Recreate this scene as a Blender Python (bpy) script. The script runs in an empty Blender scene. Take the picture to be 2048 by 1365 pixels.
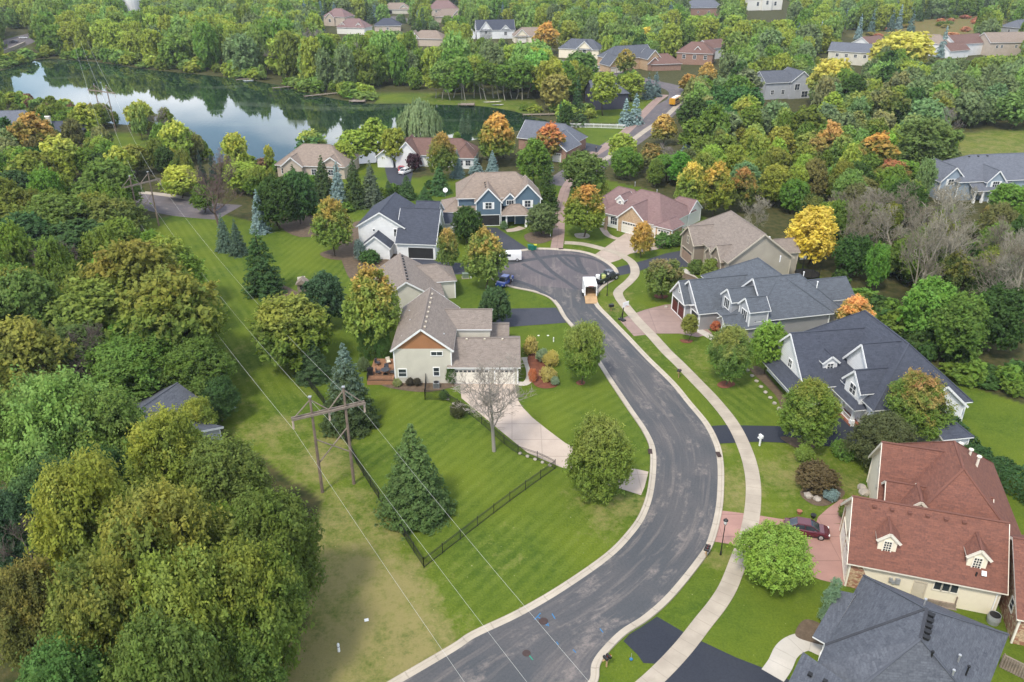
import bpy, bmesh, math, random
import numpy as np
from mathutils import Vector, Matrix
from mathutils.geometry import tessellate_polygon

# ------------------------------------------------------------------ camera, sky, sun, exposure
SC = bpy.context.scene
COL = SC.collection
CAM_H, PITCH, FPX = 56.0, math.radians(27.0), 1590.0
cam = bpy.data.cameras.new("Camera"); camo = bpy.data.objects.new("Camera", cam); COL.objects.link(camo)
camo.location = (0, 0, CAM_H); camo.rotation_euler = (math.pi/2 - PITCH, 0, 0)
cam.sensor_width = 36; cam.lens = FPX/2048*36; cam.clip_start = 0.5; cam.clip_end = 6000
SC.camera = camo
SUN_EL, SUN_AZ = math.radians(56), math.radians(-150)   # azimuth measured from +Y, clockwise seen from above
world = bpy.data.worlds.new("World"); SC.world = world; world.use_nodes = True
nt = world.node_tree; nt.nodes.clear()
def wn(t, **k):
    n = nt.nodes.new(t)
    for a, b in k.items(): setattr(n, a, b)
    return n
sky = wn('ShaderNodeTexSky', sky_type='NISHITA', sun_disc=False)
sky.sun_elevation = SUN_EL; sky.sun_rotation = SUN_AZ % (2*math.pi); sky.altitude = 200; sky.dust_density = 1.0
tc = wn('ShaderNodeTexCoord'); mp = wn('ShaderNodeMapping'); mp.inputs['Scale'].default_value = (1, 1, 3.2)
noi = wn('ShaderNodeTexNoise'); noi.inputs['Scale'].default_value = 2.3; noi.inputs['Detail'].default_value = 6
rmp = wn('ShaderNodeValToRGB'); rmp.color_ramp.elements[0].position = .46; rmp.color_ramp.elements[1].position = .62
mix = wn('ShaderNodeMix', data_type='RGBA'); mix.inputs[7].default_value = (10.5, 10.6, 10.9, 1)
bg = wn('ShaderNodeBackground'); bg.inputs[1].default_value = 0.145
out = wn('ShaderNodeOutputWorld')
L = nt.links.new
L(tc.outputs['Generated'], mp.inputs[0]); L(mp.outputs[0], noi.inputs['Vector']); L(noi.outputs['Fac'], rmp.inputs[0])
L(rmp.outputs[0], mix.inputs[0]); L(sky.outputs[0], mix.inputs[6]); L(mix.outputs[2], bg.inputs[0]); L(bg.outputs[0], out.inputs[0])
sun = bpy.data.lights.new("Sun", 'SUN'); sun.energy = 2.0; sun.angle = math.radians(9); sun.color = (1, .93, .80)
suno = bpy.data.objects.new("Sun", sun); COL.objects.link(suno); suno.location = (-40, -60, 120)
sd = Vector((math.sin(SUN_AZ)*math.cos(SUN_EL), math.cos(SUN_AZ)*math.cos(SUN_EL), math.sin(SUN_EL)))
suno.rotation_euler = sd.to_track_quat('Z', 'Y').to_euler()
SC.view_settings.view_transform = 'Standard'; SC.view_settings.look = 'None'
SC.view_settings.exposure = 0.84; SC.view_settings.gamma = 1
SC.cycles.max_bounces = 5; SC.cycles.diffuse_bounces = 3; SC.cycles.glossy_bounces = 2
SC.cycles.transmission_bounces = 2; SC.cycles.transparent_max_bounces = 4; SC.cycles.volume_bounces = 0
SC.cycles.caustics_reflective = False; SC.cycles.caustics_refractive = False

# ------------------------------------------------------------------ geometry helpers
CT, ST = math.cos(PITCH), math.sin(PITCH)
def at(px, py, z=0.0):
    """point of the place that lies at height z on the survey grid taken from the photograph"""
    u = (px-1024)/FPX; v = (682.5-py)/FPX
    dy, dz = CT+v*ST, -ST+v*CT
    t = (z-CAM_H)/dz
    return Vector((u*t, dy*t, z))
def proj(p):
    z = p[2]-CAM_H; d = p[1]*CT-z*ST; up = p[1]*ST+z*CT
    return (1024+FPX*p[0]/d, 682.5-FPX*up/d)
def hgt(bx, by, ty):
    b = at(bx, by); lo, hi = 0, 60
    for _ in range(40):
        m = (lo+hi)/2
        if proj((b.x, b.y, m))[1] > ty: lo = m
        else: hi = m
    return lo
def smooth(pts, n=6, closed=False):
    pts = [Vector(p).to_3d() if len(p) == 2 else Vector(p) for p in pts]
    N = len(pts); res = []
    rng = range(N) if closed else range(N-1)
    for i in rng:
        p0 = pts[(i-1) % N] if closed or i > 0 else pts[0]
        p1 = pts[i]; p2 = pts[(i+1) % N]; p3 = pts[(i+2) % N] if closed or i+2 < N else pts[-1]
        for k in range(n):
            t = k/n
            res.append(0.5*((2*p1)+(-p0+p2)*t+(2*p0-5*p1+4*p2-p3)*t*t+(-p0+3*p1-3*p2+p3)*t**3))
    if not closed: res.append(pts[-1])
    return res
class MB:
    """collects faces for ONE mesh object"""
    def __init__(s): s.v = []; s.f = []; s.m = []; s.uv = None
    def face(s, pts, m=0):
        i = len(s.v); s.v += [tuple(p) for p in pts]; s.f.append(tuple(range(i, i+len(pts)))); s.m.append(m)
    def mesh(s, vs, fs, m=0):
        i = len(s.v); s.v += [tuple(p) for p in vs]
        for f in fs: s.f.append(tuple(i+k for k in f)); s.m.append(m)
    def box(s, c, d, rz=0, m=0, M=None):
        x, y, z = [k/2 for k in d]
        vs = [Vector((a*x, b*y, e*z)) for a in (-1, 1) for b in (-1, 1) for e in (-1, 1)]
        if M is not None: vs = [M @ p + Vector(c) for p in vs]
        elif rz: R = Matrix.Rotation(rz, 3, 'Z'); vs = [R @ p + Vector(c) for p in vs]
        else: vs = [p+Vector(c) for p in vs]
        s.mesh(vs, [(0, 1, 3, 2), (4, 6, 7, 5), (0, 4, 5, 1), (2, 3, 7, 6), (0, 2, 6, 4), (1, 5, 7, 3)], m)
    def bar(s, a, b, w, h=None, m=0):
        a = Vector(a); b = Vector(b); d = b-a; h = h or w
        q = d.to_track_quat('X', 'Z').to_matrix()
        s.box((a+b)/2, (d.length, w, h), M=q, m=m)
    def tube(s, a, b, r0, r1=None, n=8, m=0, cap=True):
        a = Vector(a); b = Vector(b); r1 = r0 if r1 is None else r1
        q = (b-a).to_track_quat('Z', 'Y').to_matrix()
        vs = []
        for c, r in ((a, r0), (b, r1)):
            for k in range(n):
                t = 2*math.pi*k/n; vs.append(c+q @ Vector((r*math.cos(t), r*math.sin(t), 0)))
        fs = [(k, (k+1) % n, n+(k+1) % n, n+k) for k in range(n)]
        if cap: fs += [tuple(range(n-1, -1, -1)), tuple(range(n, 2*n))]
        s.mesh(vs, fs, m)
    def lathe(s, c, prof, n=12, m=0, q=None):
        vs = []; fs = []
        for r, z in prof:
            for k in range(n):
                t = 2*math.pi*k/n; p = Vector((r*math.cos(t), r*math.sin(t), z))
                vs.append(Vector(c)+(q @ p if q else p))
        for i in range(len(prof)-1):
            for k in range(n): fs.append((i*n+k, i*n+(k+1) % n, (i+1)*n+(k+1) % n, (i+1)*n+k))
        fs += [tuple(range(n-1, -1, -1)), tuple(range((len(prof)-1)*n, len(prof)*n))]
        s.mesh(vs, fs, m)
    def build(s, name, mats, parent=None, smooth=False, off=None):
        me = bpy.data.meshes.new(name)
        off = Vector(off) if off is not None else Vector((0, 0, 0))
        me.from_pydata([tuple(Vector(p)-off) for p in s.v], [], s.f)
        if not isinstance(mats, (list, tuple)): mats = [mats]
        for m in mats: me.materials.append(m)
        if len(mats) > 1: me.polygons.foreach_set('material_index', s.m)
        if s.uv is not None:
            ul = me.uv_layers.new(name='UVMap')
            for l in me.loops: ul.data[l.index].uv = s.uv[l.vertex_index]
        if smooth: me.polygons.foreach_set('use_smooth', [True]*len(me.polygons))
        me.update()
        o = bpy.data.objects.new(name, me); COL.objects.link(o)
        if parent is not None: o.parent = parent
        return o
def tag(o, label=None, cat=None, group=None, kind=None):
    if label: o['label'] = label
    if cat: o['category'] = cat
    if group: o['group'] = group
    if kind: o['kind'] = kind
    return o
def empty(name, loc, rz=0, label=None, cat=None, group=None):
    o = bpy.data.objects.new(name, None); COL.objects.link(o); o.empty_display_size = .5
    o.location = loc; o.rotation_euler = (0, 0, rz)
    return tag(o, label, cat, group)
def copy_tree(o, parent=None):
    c = o.copy(); COL.objects.link(c)
    if parent is not None: c.parent = parent
    for ch in list(o.children): copy_tree(ch, c)
    return c

# ------------------------------------------------------------------ materials
def newmat(name):
    m = bpy.data.materials.new(name); m.use_nodes = True; t = m.node_tree; t.nodes.clear(); return m, t
class NT:
    def __init__(s, t): s.t = t
    def n(s, ty, ins=None, **k):
        n = s.t.nodes.new(ty)
        for a, b in k.items(): setattr(n, a, b)
        for a, b in (ins or {}).items():
            if isinstance(b, bpy.types.NodeSocket): s.t.links.new(b, n.inputs[a])
            else: n.inputs[a].default_value = b
        return n
    def math(s, op, a, b=0.5, c=None, clamp=False):
        d = {0: a, 1: b}
        if c is not None: d[2] = c
        return s.n('ShaderNodeMath', d, operation=op, use_clamp=clamp).outputs[0]
    def mix(s, f, a, b, bt='MIX'):
        return s.n('ShaderNodeMix', {0: f, 6: a, 7: b}, data_type='RGBA', blend_type=bt).outputs[2]
    def noise(s, vec, sc, det=3, rough=.5):
        return s.n('ShaderNodeTexNoise', {'Vector': vec, 'Scale': sc, 'Detail': det, 'Roughness': rough}).outputs['Fac']
    def ramp(s, f, a, b):
        return s.n('ShaderNodeMapRange', {0: f, 1: a, 2: b}, clamp=True).outputs[0]
    def attr(s, name, ty='GEOMETRY', o='Fac'):
        return s.n('ShaderNodeAttribute', attribute_name=name, attribute_type=ty).outputs[o]
    def map(s, vec, scale=(1, 1, 1), rot=(0, 0, 0)):
        return s.n('ShaderNodeMapping', {'Vector': vec, 'Scale': scale, 'Rotation': rot}).outputs[0]
    def obj(s): return s.n('ShaderNodeTexCoord').outputs['Object']
    def pos(s): return s.n('ShaderNodeNewGeometry').outputs['Position']
    def out(s, col, rough=.8, metal=0, bump=None, spec=.3, bd=.02):
        d = {'Base Color': col, 'Roughness': rough, 'Metallic': metal, 'Specular IOR Level': spec}
        p = s.n('ShaderNodeBsdfPrincipled', d)
        if bump is not None:
            b = s.n('ShaderNodeBump', {'Height': bump, 'Distance': bd, 'Strength': .8}); s.t.links.new(b.outputs[0], p.inputs['Normal'])
        o = s.n('ShaderNodeOutputMaterial'); s.t.links.new(p.outputs[0], o.inputs[0])
def c4(c): return (c[0], c[1], c[2], 1)
def sc3(c, k): return (min(c[0]*k, 1), min(c[1]*k, 1), min(c[2]*k, 1), 1)
_mc = {}
def plain(name, c, rough=.6, metal=0, spec=.4, var=.25):
    k = ('p', name)
    if k in _mc: return _mc[k]
    m, t = newmat(name); N = NT(t); v = N.obj()
    f = N.noise(v, 1.7, 4); g = N.noise(v, 14, 2)
    f = N.math('ADD', N.math('MULTIPLY', f, .6), N.math('MULTIPLY', g, .4))
    N.out(N.mix(N.ramp(f, .3, .7), sc3(c, 1-var), sc3(c, 1+var*.7)), rough, metal, spec=spec)
    _mc[k] = m; return m
def shingle(name, c, c2=None):
    k = ('s', name)
    if k in _mc: return _mc[k]
    c2 = c2 or tuple(x*.62 for x in c)
    m, t = newmat(name); N = NT(t); v = N.obj()
    uv = N.n('ShaderNodeUVMap', uv_map='UVMap').outputs[0]
    br = N.n('ShaderNodeTexBrick', {'Vector': uv, 'Color1': (0, 0, 0, 1), 'Color2': (1, 1, 1, 1), 'Mortar': (.1, .1, .1, 1), 'Scale': 1.0,
             'Brick Width': .5, 'Row Height': .2, 'Mortar Size': .012, 'Bias': 0.0}, offset=.37)
    f1 = N.noise(uv, 5.5, 3); f2 = N.noise(v, .35, 4); f3 = N.noise(uv, 1.3, 3)
    f = N.math('ADD', N.math('MULTIPLY', br.outputs[0], .6), N.math('MULTIPLY', N.ramp(f1, .38, .62), .4))
    col = N.mix(f, c4(c2), sc3(c, 1.12))
    col = N.mix(N.math('MULTIPLY', N.ramp(f2, .35, .7), .35), col, sc3(c, .8))
    col = N.mix(N.math('MULTIPLY', N.ramp(f3, .4, .7), .25), col, sc3(c, 1.25))
    N.out(col, .85, spec=.25, bump=br.outputs['Fac'], bd=.01); _mc[k] = m; return m
def siding(name, c, step=.16):
    k = ('d', name)
    if k in _mc: return _mc[k]
    m, t = newmat(name); N = NT(t); v = N.obj()
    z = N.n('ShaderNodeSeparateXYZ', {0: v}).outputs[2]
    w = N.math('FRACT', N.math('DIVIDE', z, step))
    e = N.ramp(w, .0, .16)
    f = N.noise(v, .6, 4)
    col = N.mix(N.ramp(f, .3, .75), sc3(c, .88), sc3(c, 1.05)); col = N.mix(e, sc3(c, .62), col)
    N.out(col, .6, bump=w, bd=.015); _mc[k] = m; return m
def stone(name, cs, sc=1.0):
    k = ('t', name)
    if k in _mc: return _mc[k]
    m, t = newmat(name); N = NT(t); v = N.map(N.obj(), (1, 1, 1.6))
    vo = N.n('ShaderNodeTexVoronoi', {'Vector': v, 'Scale': 3.2*sc}); ve = N.n('ShaderNodeTexVoronoi', {'Vector': v, 'Scale': 3.2*sc}, feature='DISTANCE_TO_EDGE')
    r = N.n('ShaderNodeSeparateColor', {0: vo.outputs['Color']}).outputs[0]
    col = N.mix(r, c4(cs[0]), c4(cs[1])); col = N.mix(N.ramp(N.n('ShaderNodeSeparateColor', {0: vo.outputs['Color']}).outputs[1], .6, .7), col, c4(cs[2]))
    col = N.mix(N.ramp(ve.outputs['Distance'], .0, .06), sc3(cs[0], .5), col)
    N.out(col, .85, bump=ve.outputs['Distance'], bd=.03); _mc[k] = m; return m
def glassm():
    m, t = newmat('window_glass'); N = NT(t); v = N.obj(); f = N.noise(v, .7, 2)
    N.out(N.mix(f, (.012, .016, .02, 1), (.06, .07, .085, 1)), .08, spec=.7); return m
M = {}
M['glass'] = glassm()
M['white'] = plain('white_trim', (.78, .78, .76), .5, var=.06)
M['cream_trim'] = plain('cream_trim', (.72, .67, .56), .55, var=.06)
M['tan_trim'] = plain('tan_trim', (.52, .46, .36), .55, var=.08)
M['door_white'] = plain('garage_door_white', (.70, .66, .58), .5, var=.05)
M['door_maroon'] = plain('garage_door_maroon', (.10, .022, .018), .5, var=.2)
M['door_brown'] = plain('garage_door_brown', (.30, .21, .15), .55)
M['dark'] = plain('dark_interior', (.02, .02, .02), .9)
M['black'] = plain('black_metal', (.015, .015, .016), .5)
M['grey_metal'] = plain('grey_metal', (.35, .36, .37), .45, .3)
M['steel'] = plain('galvanised_steel', (.5, .5, .5), .4, .6)
M['wood_grey'] = plain('weathered_timber', (.23, .185, .145), .85, var=.45)
M['wood_pole'] = plain('pole_timber', (.20, .15, .115), .85, var=.4)
M['wood_deck'] = plain('cedar_deck', (.30, .155, .085), .7, var=.25)
M['wood_tan'] = plain('plywood_ramp', (.42, .27, .14), .7, var=.3)
M['rubber'] = plain('tyre_rubber', (.012, .012, .012), .8)
M['rock'] = plain('boulder_rock', (.36, .32, .27), .9, var=.4)
M['porcelain'] = plain('insulator_porcelain', (.42, .33, .25), .3)
M['wire'] = plain('aluminium_wire', (.5, .5, .46), .5, .2, var=.1)
M['brickred'] = plain('red_brick_step', (.28, .10, .06), .9, var=.3)
def groundm():
    m, t = newmat('grass_and_soil'); N = NT(t); p = N.pos()
    dry = N.attr('dry'); wood = N.attr('wood'); st = N.attr('stripe'); red = N.attr('red')
    n1 = N.noise(p, .09, 4); n2 = N.noise(p, .7, 5, .65); n3 = N.noise(p, 5, 4, .7); n4 = N.noise(N.map(p, (1, 1, 1), (0, 0, .6)), .28, 5, .6)
    n6 = N.noise(p, 2.2, 4, .7); g = N.mix(N.ramp(N.math('ADD', N.math('MULTIPLY', n2, .5), N.math('MULTIPLY', n6, .5)), .36, .62), (.045, .085, .010, 1), (.104, .148, .018, 1))
    g = N.mix(N.ramp(n1, .38, .66), g, (.122, .160, .016, 1))
    # mown stripes: alternating direction of the blades
    sw = N.math('SINE', N.math('MULTIPLY', st, 4.3)); sm = N.math('GREATER_THAN', N.math('ABSOLUTE', st), .001)
    sm2 = N.math('MULTIPLY', sm, N.ramp(sw, -.5, .5))
    g = N.mix(N.math('MULTIPLY', N.math('MULTIPLY', sm2, .34), N.ramp(n4, .3, .6)), g, (.175, .215, .035, 1))
    d = N.mix(N.ramp(n3, .3, .7), (.22, .18, .075, 1), (.36, .29, .13, 1))
    f = N.math('ADD', dry, N.math('MULTIPLY', N.math('SUBTRACT', N.math('ADD', N.math('ADD', N.math('MULTIPLY', n4, .35), N.math('MULTIPLY', n2, .35)), N.math('MULTIPLY', n6, .3)), .5), 2.9))
    g = N.mix(N.math('MULTIPLY', N.ramp(f, .25, .85), .85), g, d)
    g = N.mix(N.math('MULTIPLY', N.ramp(n3, .38, .66), .42), g, (.026, .055, .006, 1))
    fl = N.noise(p, 3.1, 1); g = N.mix(N.math('MULTIPLY', N.ramp(fl, .76, .80), .5), g, (.42, .40, .22, 1))
    w = N.mix(N.ramp(n2, .35, .65), (.035, .045, .014, 1), (.085, .075, .03, 1))
    r = N.mix(N.ramp(n2, .42, .6), (.10, .13, .03, 1), (.20, .11, .05, 1))
    g = N.mix(wood, g, w); g = N.mix(red, g, r)
    N.out(g, .95, spec=.1, bump=n3, bd=.08); return m
M['ground'] = groundm()
def asphaltm(name, a, b, streak=1.0, light=(.20, .172, .155)):
    m, t = newmat(name); N = NT(t); p = N.pos(); uv = N.n('ShaderNodeUVMap', uv_map='UVMap').outputs[0]
    n1 = N.noise(p, .12, 4); n2 = N.noise(p, 1.1, 5, .7); n3 = N.noise(p, 18, 2)
    s1 = N.noise(N.map(uv, (.9, .045, 1)), 1.6, 4, .6); s2 = N.noise(N.map(uv, (2.6, .10, 1)), 2.0, 3, .6)
    col = N.mix(N.ramp(n1, .36, .64), c4(a), c4(b))
    col = N.mix(N.math('MULTIPLY', N.ramp(s1, .53, .66), .5*streak), col, c4(light))
    col = N.mix(N.math('MULTIPLY', N.ramp(s2, .50, .72), .4*streak), col, sc3(a, .72))
    pt = N.math('MULTIPLY', N.ramp(N.noise(N.map(uv, (.5, .16, 1)), 1.0, 5, .62), .53, .60), N.ramp(n2, .40, .62))
    col = N.mix(N.math('MULTIPLY', pt, 0.85*streak), col, c4(tuple(x*1.1 for x in light)))
    vo = N.n('ShaderNodeTexVoronoi', {'Vector': N.n('ShaderNodeVectorMath', {0: p, 1: N.n('ShaderNodeTexNoise', {'Vector': p, 'Scale': .5}).outputs['Color']}, operation='ADD').outputs[0], 'Scale': .06}, feature='DISTANCE_TO_EDGE')
    col = N.mix(N.math('MULTIPLY', N.math('SUBTRACT', 1, N.ramp(vo.outputs['Distance'], .002, .007)), .0*streak), col, (.03, .03, .032, 1))
    col = N.mix(N.math('MULTIPLY', N.ramp(n3, .4, .7), .3), col, sc3(b, 1.5)); n5 = N.noise(p, 4.5, 3, .7); col = N.mix(N.math('MULTIPLY', N.ramp(n5, .45, .7), .35), col, sc3(a, .6))
    N.out(col, .9, spec=.2, bump=n3, bd=.01); return m
M['asphalt'] = asphaltm('road_asphalt', (.068, .073, .079), (.098, .094, .095))
M['asphalt_pink'] = asphaltm('aged_asphalt', (.095, .088, .094), (.130, .112, .116), .7)
M['asphalt_dark'] = asphaltm('driveway_asphalt', (.040, .044, .056), (.055, .058, .072), .25, (.09, .09, .10))
M['asphalt_new'] = asphaltm('sealed_asphalt', (.026, .030, .041), (.036, .040, .050), .1, (.04, .045, .06))
M['tar'] = plain('damp_asphalt', (.060, .062, .07), .8, var=.3)
def concretem(name, c, joint=1.5, vary=.2):
    m, t = newmat(name); N = NT(t); p = N.pos(); uv = N.n('ShaderNodeUVMap', uv_map='UVMap').outputs[0]
    n1 = N.noise(p, .5, 4); n2 = N.noise(p, 6, 3)
    s = N.n('ShaderNodeSeparateXYZ', {0: uv})
    fr = N.math('FRACT', N.math('DIVIDE', s.outputs[1], joint)); fx = N.math('FRACT', N.math('DIVIDE', s.outputs[0], joint*1.02))
    j = N.math('MULTIPLY', N.ramp(N.math('ABSOLUTE', N.math('SUBTRACT', fr, .5)), .47, .49), 1)
    if joint > 2: j = N.math('MAXIMUM', j, N.ramp(N.math('ABSOLUTE', N.math('SUBTRACT', fx, .5)), .48, .495))
    cell = N.n('ShaderNodeTexWhiteNoise', {'W': N.math('FLOOR', N.math('ADD', N.math('DIVIDE', s.outputs[1], joint), .5))}, noise_dimensions='1D').outputs['Value']
    col = N.mix(N.ramp(n1, .3, .7), sc3(c, 1-vary), sc3(c, 1+vary*.5)); col = N.mix(N.math('MULTIPLY', cell, .25), col, sc3(c, .75))
    col = N.mix(N.math('MULTIPLY', N.ramp(n2, .5, .8), .3), col, sc3(c, .7)); col = N.mix(N.math('MULTIPLY', j, .42), col, sc3(c, .45))
    N.out(col, .9, spec=.2, bump=n2, bd=.005); return m
M['walk'] = concretem('sidewalk_concrete', (.40, .345, .275), 1.5)
M['kerb'] = concretem('kerb_concrete', (.44, .385, .31), 3.0, .15)
M['drive_conc'] = concretem('driveway_concrete', (.47, .385, .315), 3.6, .12)
M['drive_tan'] = concretem('tan_concrete', (.42, .34, .28), 3.4, .15)
M['drive_pink'] = concretem('stamped_pink_concrete', (.36, .21, .175), 3.6, .14)
M['drive_agg'] = concretem('aggregate_concrete', (.30, .215, .185), 4.5, .15)
M['walk_white'] = concretem('pale_walk_concrete', (.48, .44, .38), 1.5, .1)
M['mulch'] = plain('red_mulch', (.16, .055, .03), .95, var=.5)
M['soil'] = plain('brown_mulch', (.12, .085, .055), .95, var=.4)
M['edging'] = plain('stone_edging', (.36, .32, .27), .9, var=.4)
def waterm():
    m, t = newmat('lake_water'); N = NT(t); p = N.pos()
    b = N.math('ADD', N.math('MULTIPLY', N.noise(N.map(p, (1, .45, 1)), .9, 3), .5), N.noise(N.map(p, (1, .3, 1)), .12, 3))
    al = N.ramp(N.noise(N.map(p, (.35, 1, 1)), .045, 4, .6), .58, .66)
    base = N.mix(N.math('MULTIPLY', al, .35), (.010, .026, .014, 1), (.12, .14, .10, 1))
    bn = N.n('ShaderNodeBump', {'Height': b, 'Distance': .02, 'Strength': .35})
    pr = N.n('ShaderNodeBsdfPrincipled', {'Base Color': base, 'Roughness': N.math('ADD', .03, N.math('MULTIPLY', al, .05)), 'IOR': 1.33, 'Specular IOR Level': .5, 'Normal': bn.outputs[0]})
    o = N.n('ShaderNodeOutputMaterial'); t.links.new(pr.outputs[0], o.inputs[0]); return m
M['water'] = waterm()
def leafm(fixed=None, nm='foliage'):
    m, t = newmat(nm); N = NT(t)
    oi = N.n('ShaderNodeObjectInfo'); rnd = N.attr('rnd'); blob = N.attr('blob'); hg = N.attr('hg')
    tip = N.attr('tip', 'OBJECT', 'Color'); ta = N.attr('tipa', 'OBJECT')
    nz = N.noise(N.obj(), 1.6, 2)
    f = N.math('ADD', N.math('ADD', hg, N.math('MULTIPLY', N.math('SUBTRACT', blob, .5), .55)), N.math('MULTIPLY', N.math('SUBTRACT', nz, .5), .9))
    f = N.math('ADD', f, N.math('MULTIPLY', N.math('SUBTRACT', rnd, .5), .25))
    th = N.math('SUBTRACT', 1.08, ta)
    k = N.n('ShaderNodeMapRange', {0: N.math('SUBTRACT', f, th), 1: -.26, 2: .34}, clamp=True).outputs[0]
    k = N.math('MULTIPLY', k, N.math('GREATER_THAN', ta, .01))
    col = N.mix(k, oi.outputs['Color'], tip) if fixed is None else N.mix(nz, sc3(fixed, .9), sc3(fixed, 1.15))
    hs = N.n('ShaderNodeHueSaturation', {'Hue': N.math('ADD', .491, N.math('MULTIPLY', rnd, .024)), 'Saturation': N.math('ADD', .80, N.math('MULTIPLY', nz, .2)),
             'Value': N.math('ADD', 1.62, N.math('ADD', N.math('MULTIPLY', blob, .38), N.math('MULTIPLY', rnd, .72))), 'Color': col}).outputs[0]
    hs = N.n('ShaderNodeHueSaturation', {'Hue': N.math('ADD', .485, N.math('MULTIPLY', oi.outputs['Random'], .03)), 'Saturation': 1, 'Value': N.math('ADD', .88, N.math('MULTIPLY', oi.outputs['Random'], .24)), 'Color': hs}).outputs[0]
    d = N.n('ShaderNodeBsdfDiffuse', {'Color': hs}); tr = N.n('ShaderNodeBsdfTranslucent', {'Color': hs})
    mx = N.n('ShaderNodeMixShader', {0: .40, 1: d.outputs[0], 2: tr.outputs[0]})
    o = N.n('ShaderNodeOutputMaterial'); t.links.new(mx.outputs[0], o.inputs[0]); return m
M['leaf'] = leafm()
def twigm():
    m, t = newmat('bark'); N = NT(t); oi = N.n('ShaderNodeObjectInfo'); f = N.noise(N.obj(), 3, 3)
    N.out(N.mix(f, oi.outputs['Color'], N.mix(.5, oi.outputs['Color'], (.02, .015, .01, 1))), .9, spec=.1); return m
M['bark'] = twigm()

# ------------------------------------------------------------------ sheets of the setting
def in_poly(x, y, poly):
    c = False; n = len(poly); j = n-1
    for i in range(n):
        xi, yi = poly[i][0], poly[i][1]; xj, yj = poly[j][0], poly[j][1]
        if (yi > y) != (yj > y) and x < (xj-xi)*(y-yi)/(yj-yi)+xi: c = not c
        j = i
    return c
def np_in(X, Y, poly):
    c = np.zeros(X.shape, bool); n = len(poly); j = n-1
    for i in range(n):
        xi, yi = poly[i][0], poly[i][1]; xj, yj = poly[j][0], poly[j][1]
        if yi != yj:
            c ^= ((yi > Y) != (yj > Y)) & (X < (xj-xi)*(Y-yi)/(yj-yi)+xi)
        j = i
    return c
def W(pl, z=0): return [at(x, y, z) for x, y in pl]
def sheet(name, pts, z, mat, kind='structure', sm=0, lab=None):
    P = [Vector((p[0], p[1], z)) for p in pts]
    if sm: P = [Vector((p.x, p.y, z)) for p in smooth(P, sm, True)]
    mb = MB(); tris = tessellate_polygon([P]); mb.mesh(P, tris)
    # make sure the sheet faces up
    fs = []
    for f in mb.f:
        a, b, c = [Vector(mb.v[i]) for i in f]
        fs.append(f if (b-a).cross(c-a).z > 0 else f[::-1])
    mb.f = fs; mb.uv = [(p[0], p[1]) for p in mb.v]
    o = mb.build(name, mat); tag(o, lab, None, None, kind); return o
def ribbon(name, line, prof, mat, kind='structure', z=0.0):
    """prof: list of (offset to the left of travel, height)"""
    mb = MB(); n = len(line); k = len(prof); vs = []; uv = []; s = 0
    for i, p in enumerate(line):
        a = line[max(i-1, 0)]; b = line[min(i+1, n-1)]; t = (b-a); t.z = 0; t.normalize(); nl = Vector((-t.y, t.x, 0))
        if i: s += (line[i]-line[i-1]).length
        for o_, h in prof: vs.append(Vector((p.x, p.y, 0))+nl*o_+Vector((0, 0, h+z))); uv.append((o_, s))
    fs = []
    for i in range(n-1):
        for j in range(k-1): fs.append((i*k+j, (i+1)*k+j, (i+1)*k+j+1, i*k+j+1))
    mb.mesh(vs, fs); mb.uv = uv
    fs2 = []
    for f in mb.f:
        a, b, c = [Vector(mb.v[i]) for i in f[:3]]
        fs2.append(f)
    o = mb.build(name, mat); me = o.data
    bm = bmesh.new(); bm.from_mesh(me); bmesh.ops.recalc_face_normals(bm, faces=bm.faces)
    if sum(f.normal.z for f in bm.faces) < 0: bmesh.ops.reverse_faces(bm, faces=bm.faces)
    bm.to_mesh(me); bm.free()
    if kind: o['kind'] = kind
    return o

# ground sheet with attributes for dry grass, woodland floor, prairie and mowing
LAWN = [W(p) for p in (
 [(250,478),(278,440),(420,425),(560,455),(700,380),(870,350),(1110,355),(1190,355),(1300,380),(1420,440),(1590,520),(1650,560),(1700,640),(1780,640),(1900,760),(2048,810),(2700,1000),(2700,1900),(500,1900),(440,1500),(470,1330),(610,1260),(640,1000),(430,850),(420,740),(330,560)],
 [(1890,268),(2300,240),(2300,345),(1960,338),(1900,300)], [(185,265),(290,270),(345,330),(240,335)],
 [(700,200),(1080,228),(1070,200),(880,190),(700,180)],[(1135,258),(1262,250),(1240,300),(1150,300)],[(1185,205),(1330,190),(1262,250),(1180,250)],
 [(640,300),(820,330),(830,390),(690,400)],[(0,88),(60,60),(60,85),(0,110)],[(1860,40),(1990,30),(2048,70),(1700,78)])]
CORR = W([(278,445),(430,440),(520,600),(600,740),(700,900),(848,1136),(925,1290),(700,1420),(300,1500),(620,1000),(430,850),(330,560)])
YARD = W([(770,785),(920,775),(960,830),(1110,935),(848,1136),(700,900)])
def stripes(dirpx, poly): a = at(*dirpx[0]); b = at(*dirpx[1]); d = (b-a); d.z = 0; d.normalize(); return (poly, Vector((-d.y, d.x, 0)))
STR = [stripes(((300,450),(600,1000)), CORR), stripes(((790,1000),(1050,800)), YARD),
       stripes(((1040,870),(1240,770)), W([(1040,780),(1250,780),(1310,950),(1130,890)])),
       stripes(((880,1240),(1250,900)), W([(850,1140),(1110,940),(1290,1000),(1240,1080),(925,1290)])),
       stripes(((1430,760),(1550,850)), W([(1400,700),(1560,740),(1600,850),(1460,848)])),
       stripes(((560,560),(720,430)), W([(560,470),(720,420),(760,560),(600,640),(560,560)])),
       stripes(((1460,870),(1500,1000)), W([(1360,770),(1440,850),(1500,1020),(1445,1020)])),
       stripes(((1500,900),(1700,900)), W([(1510,890),(1700,890),(1720,1020),(1515,1020)]))]
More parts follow.
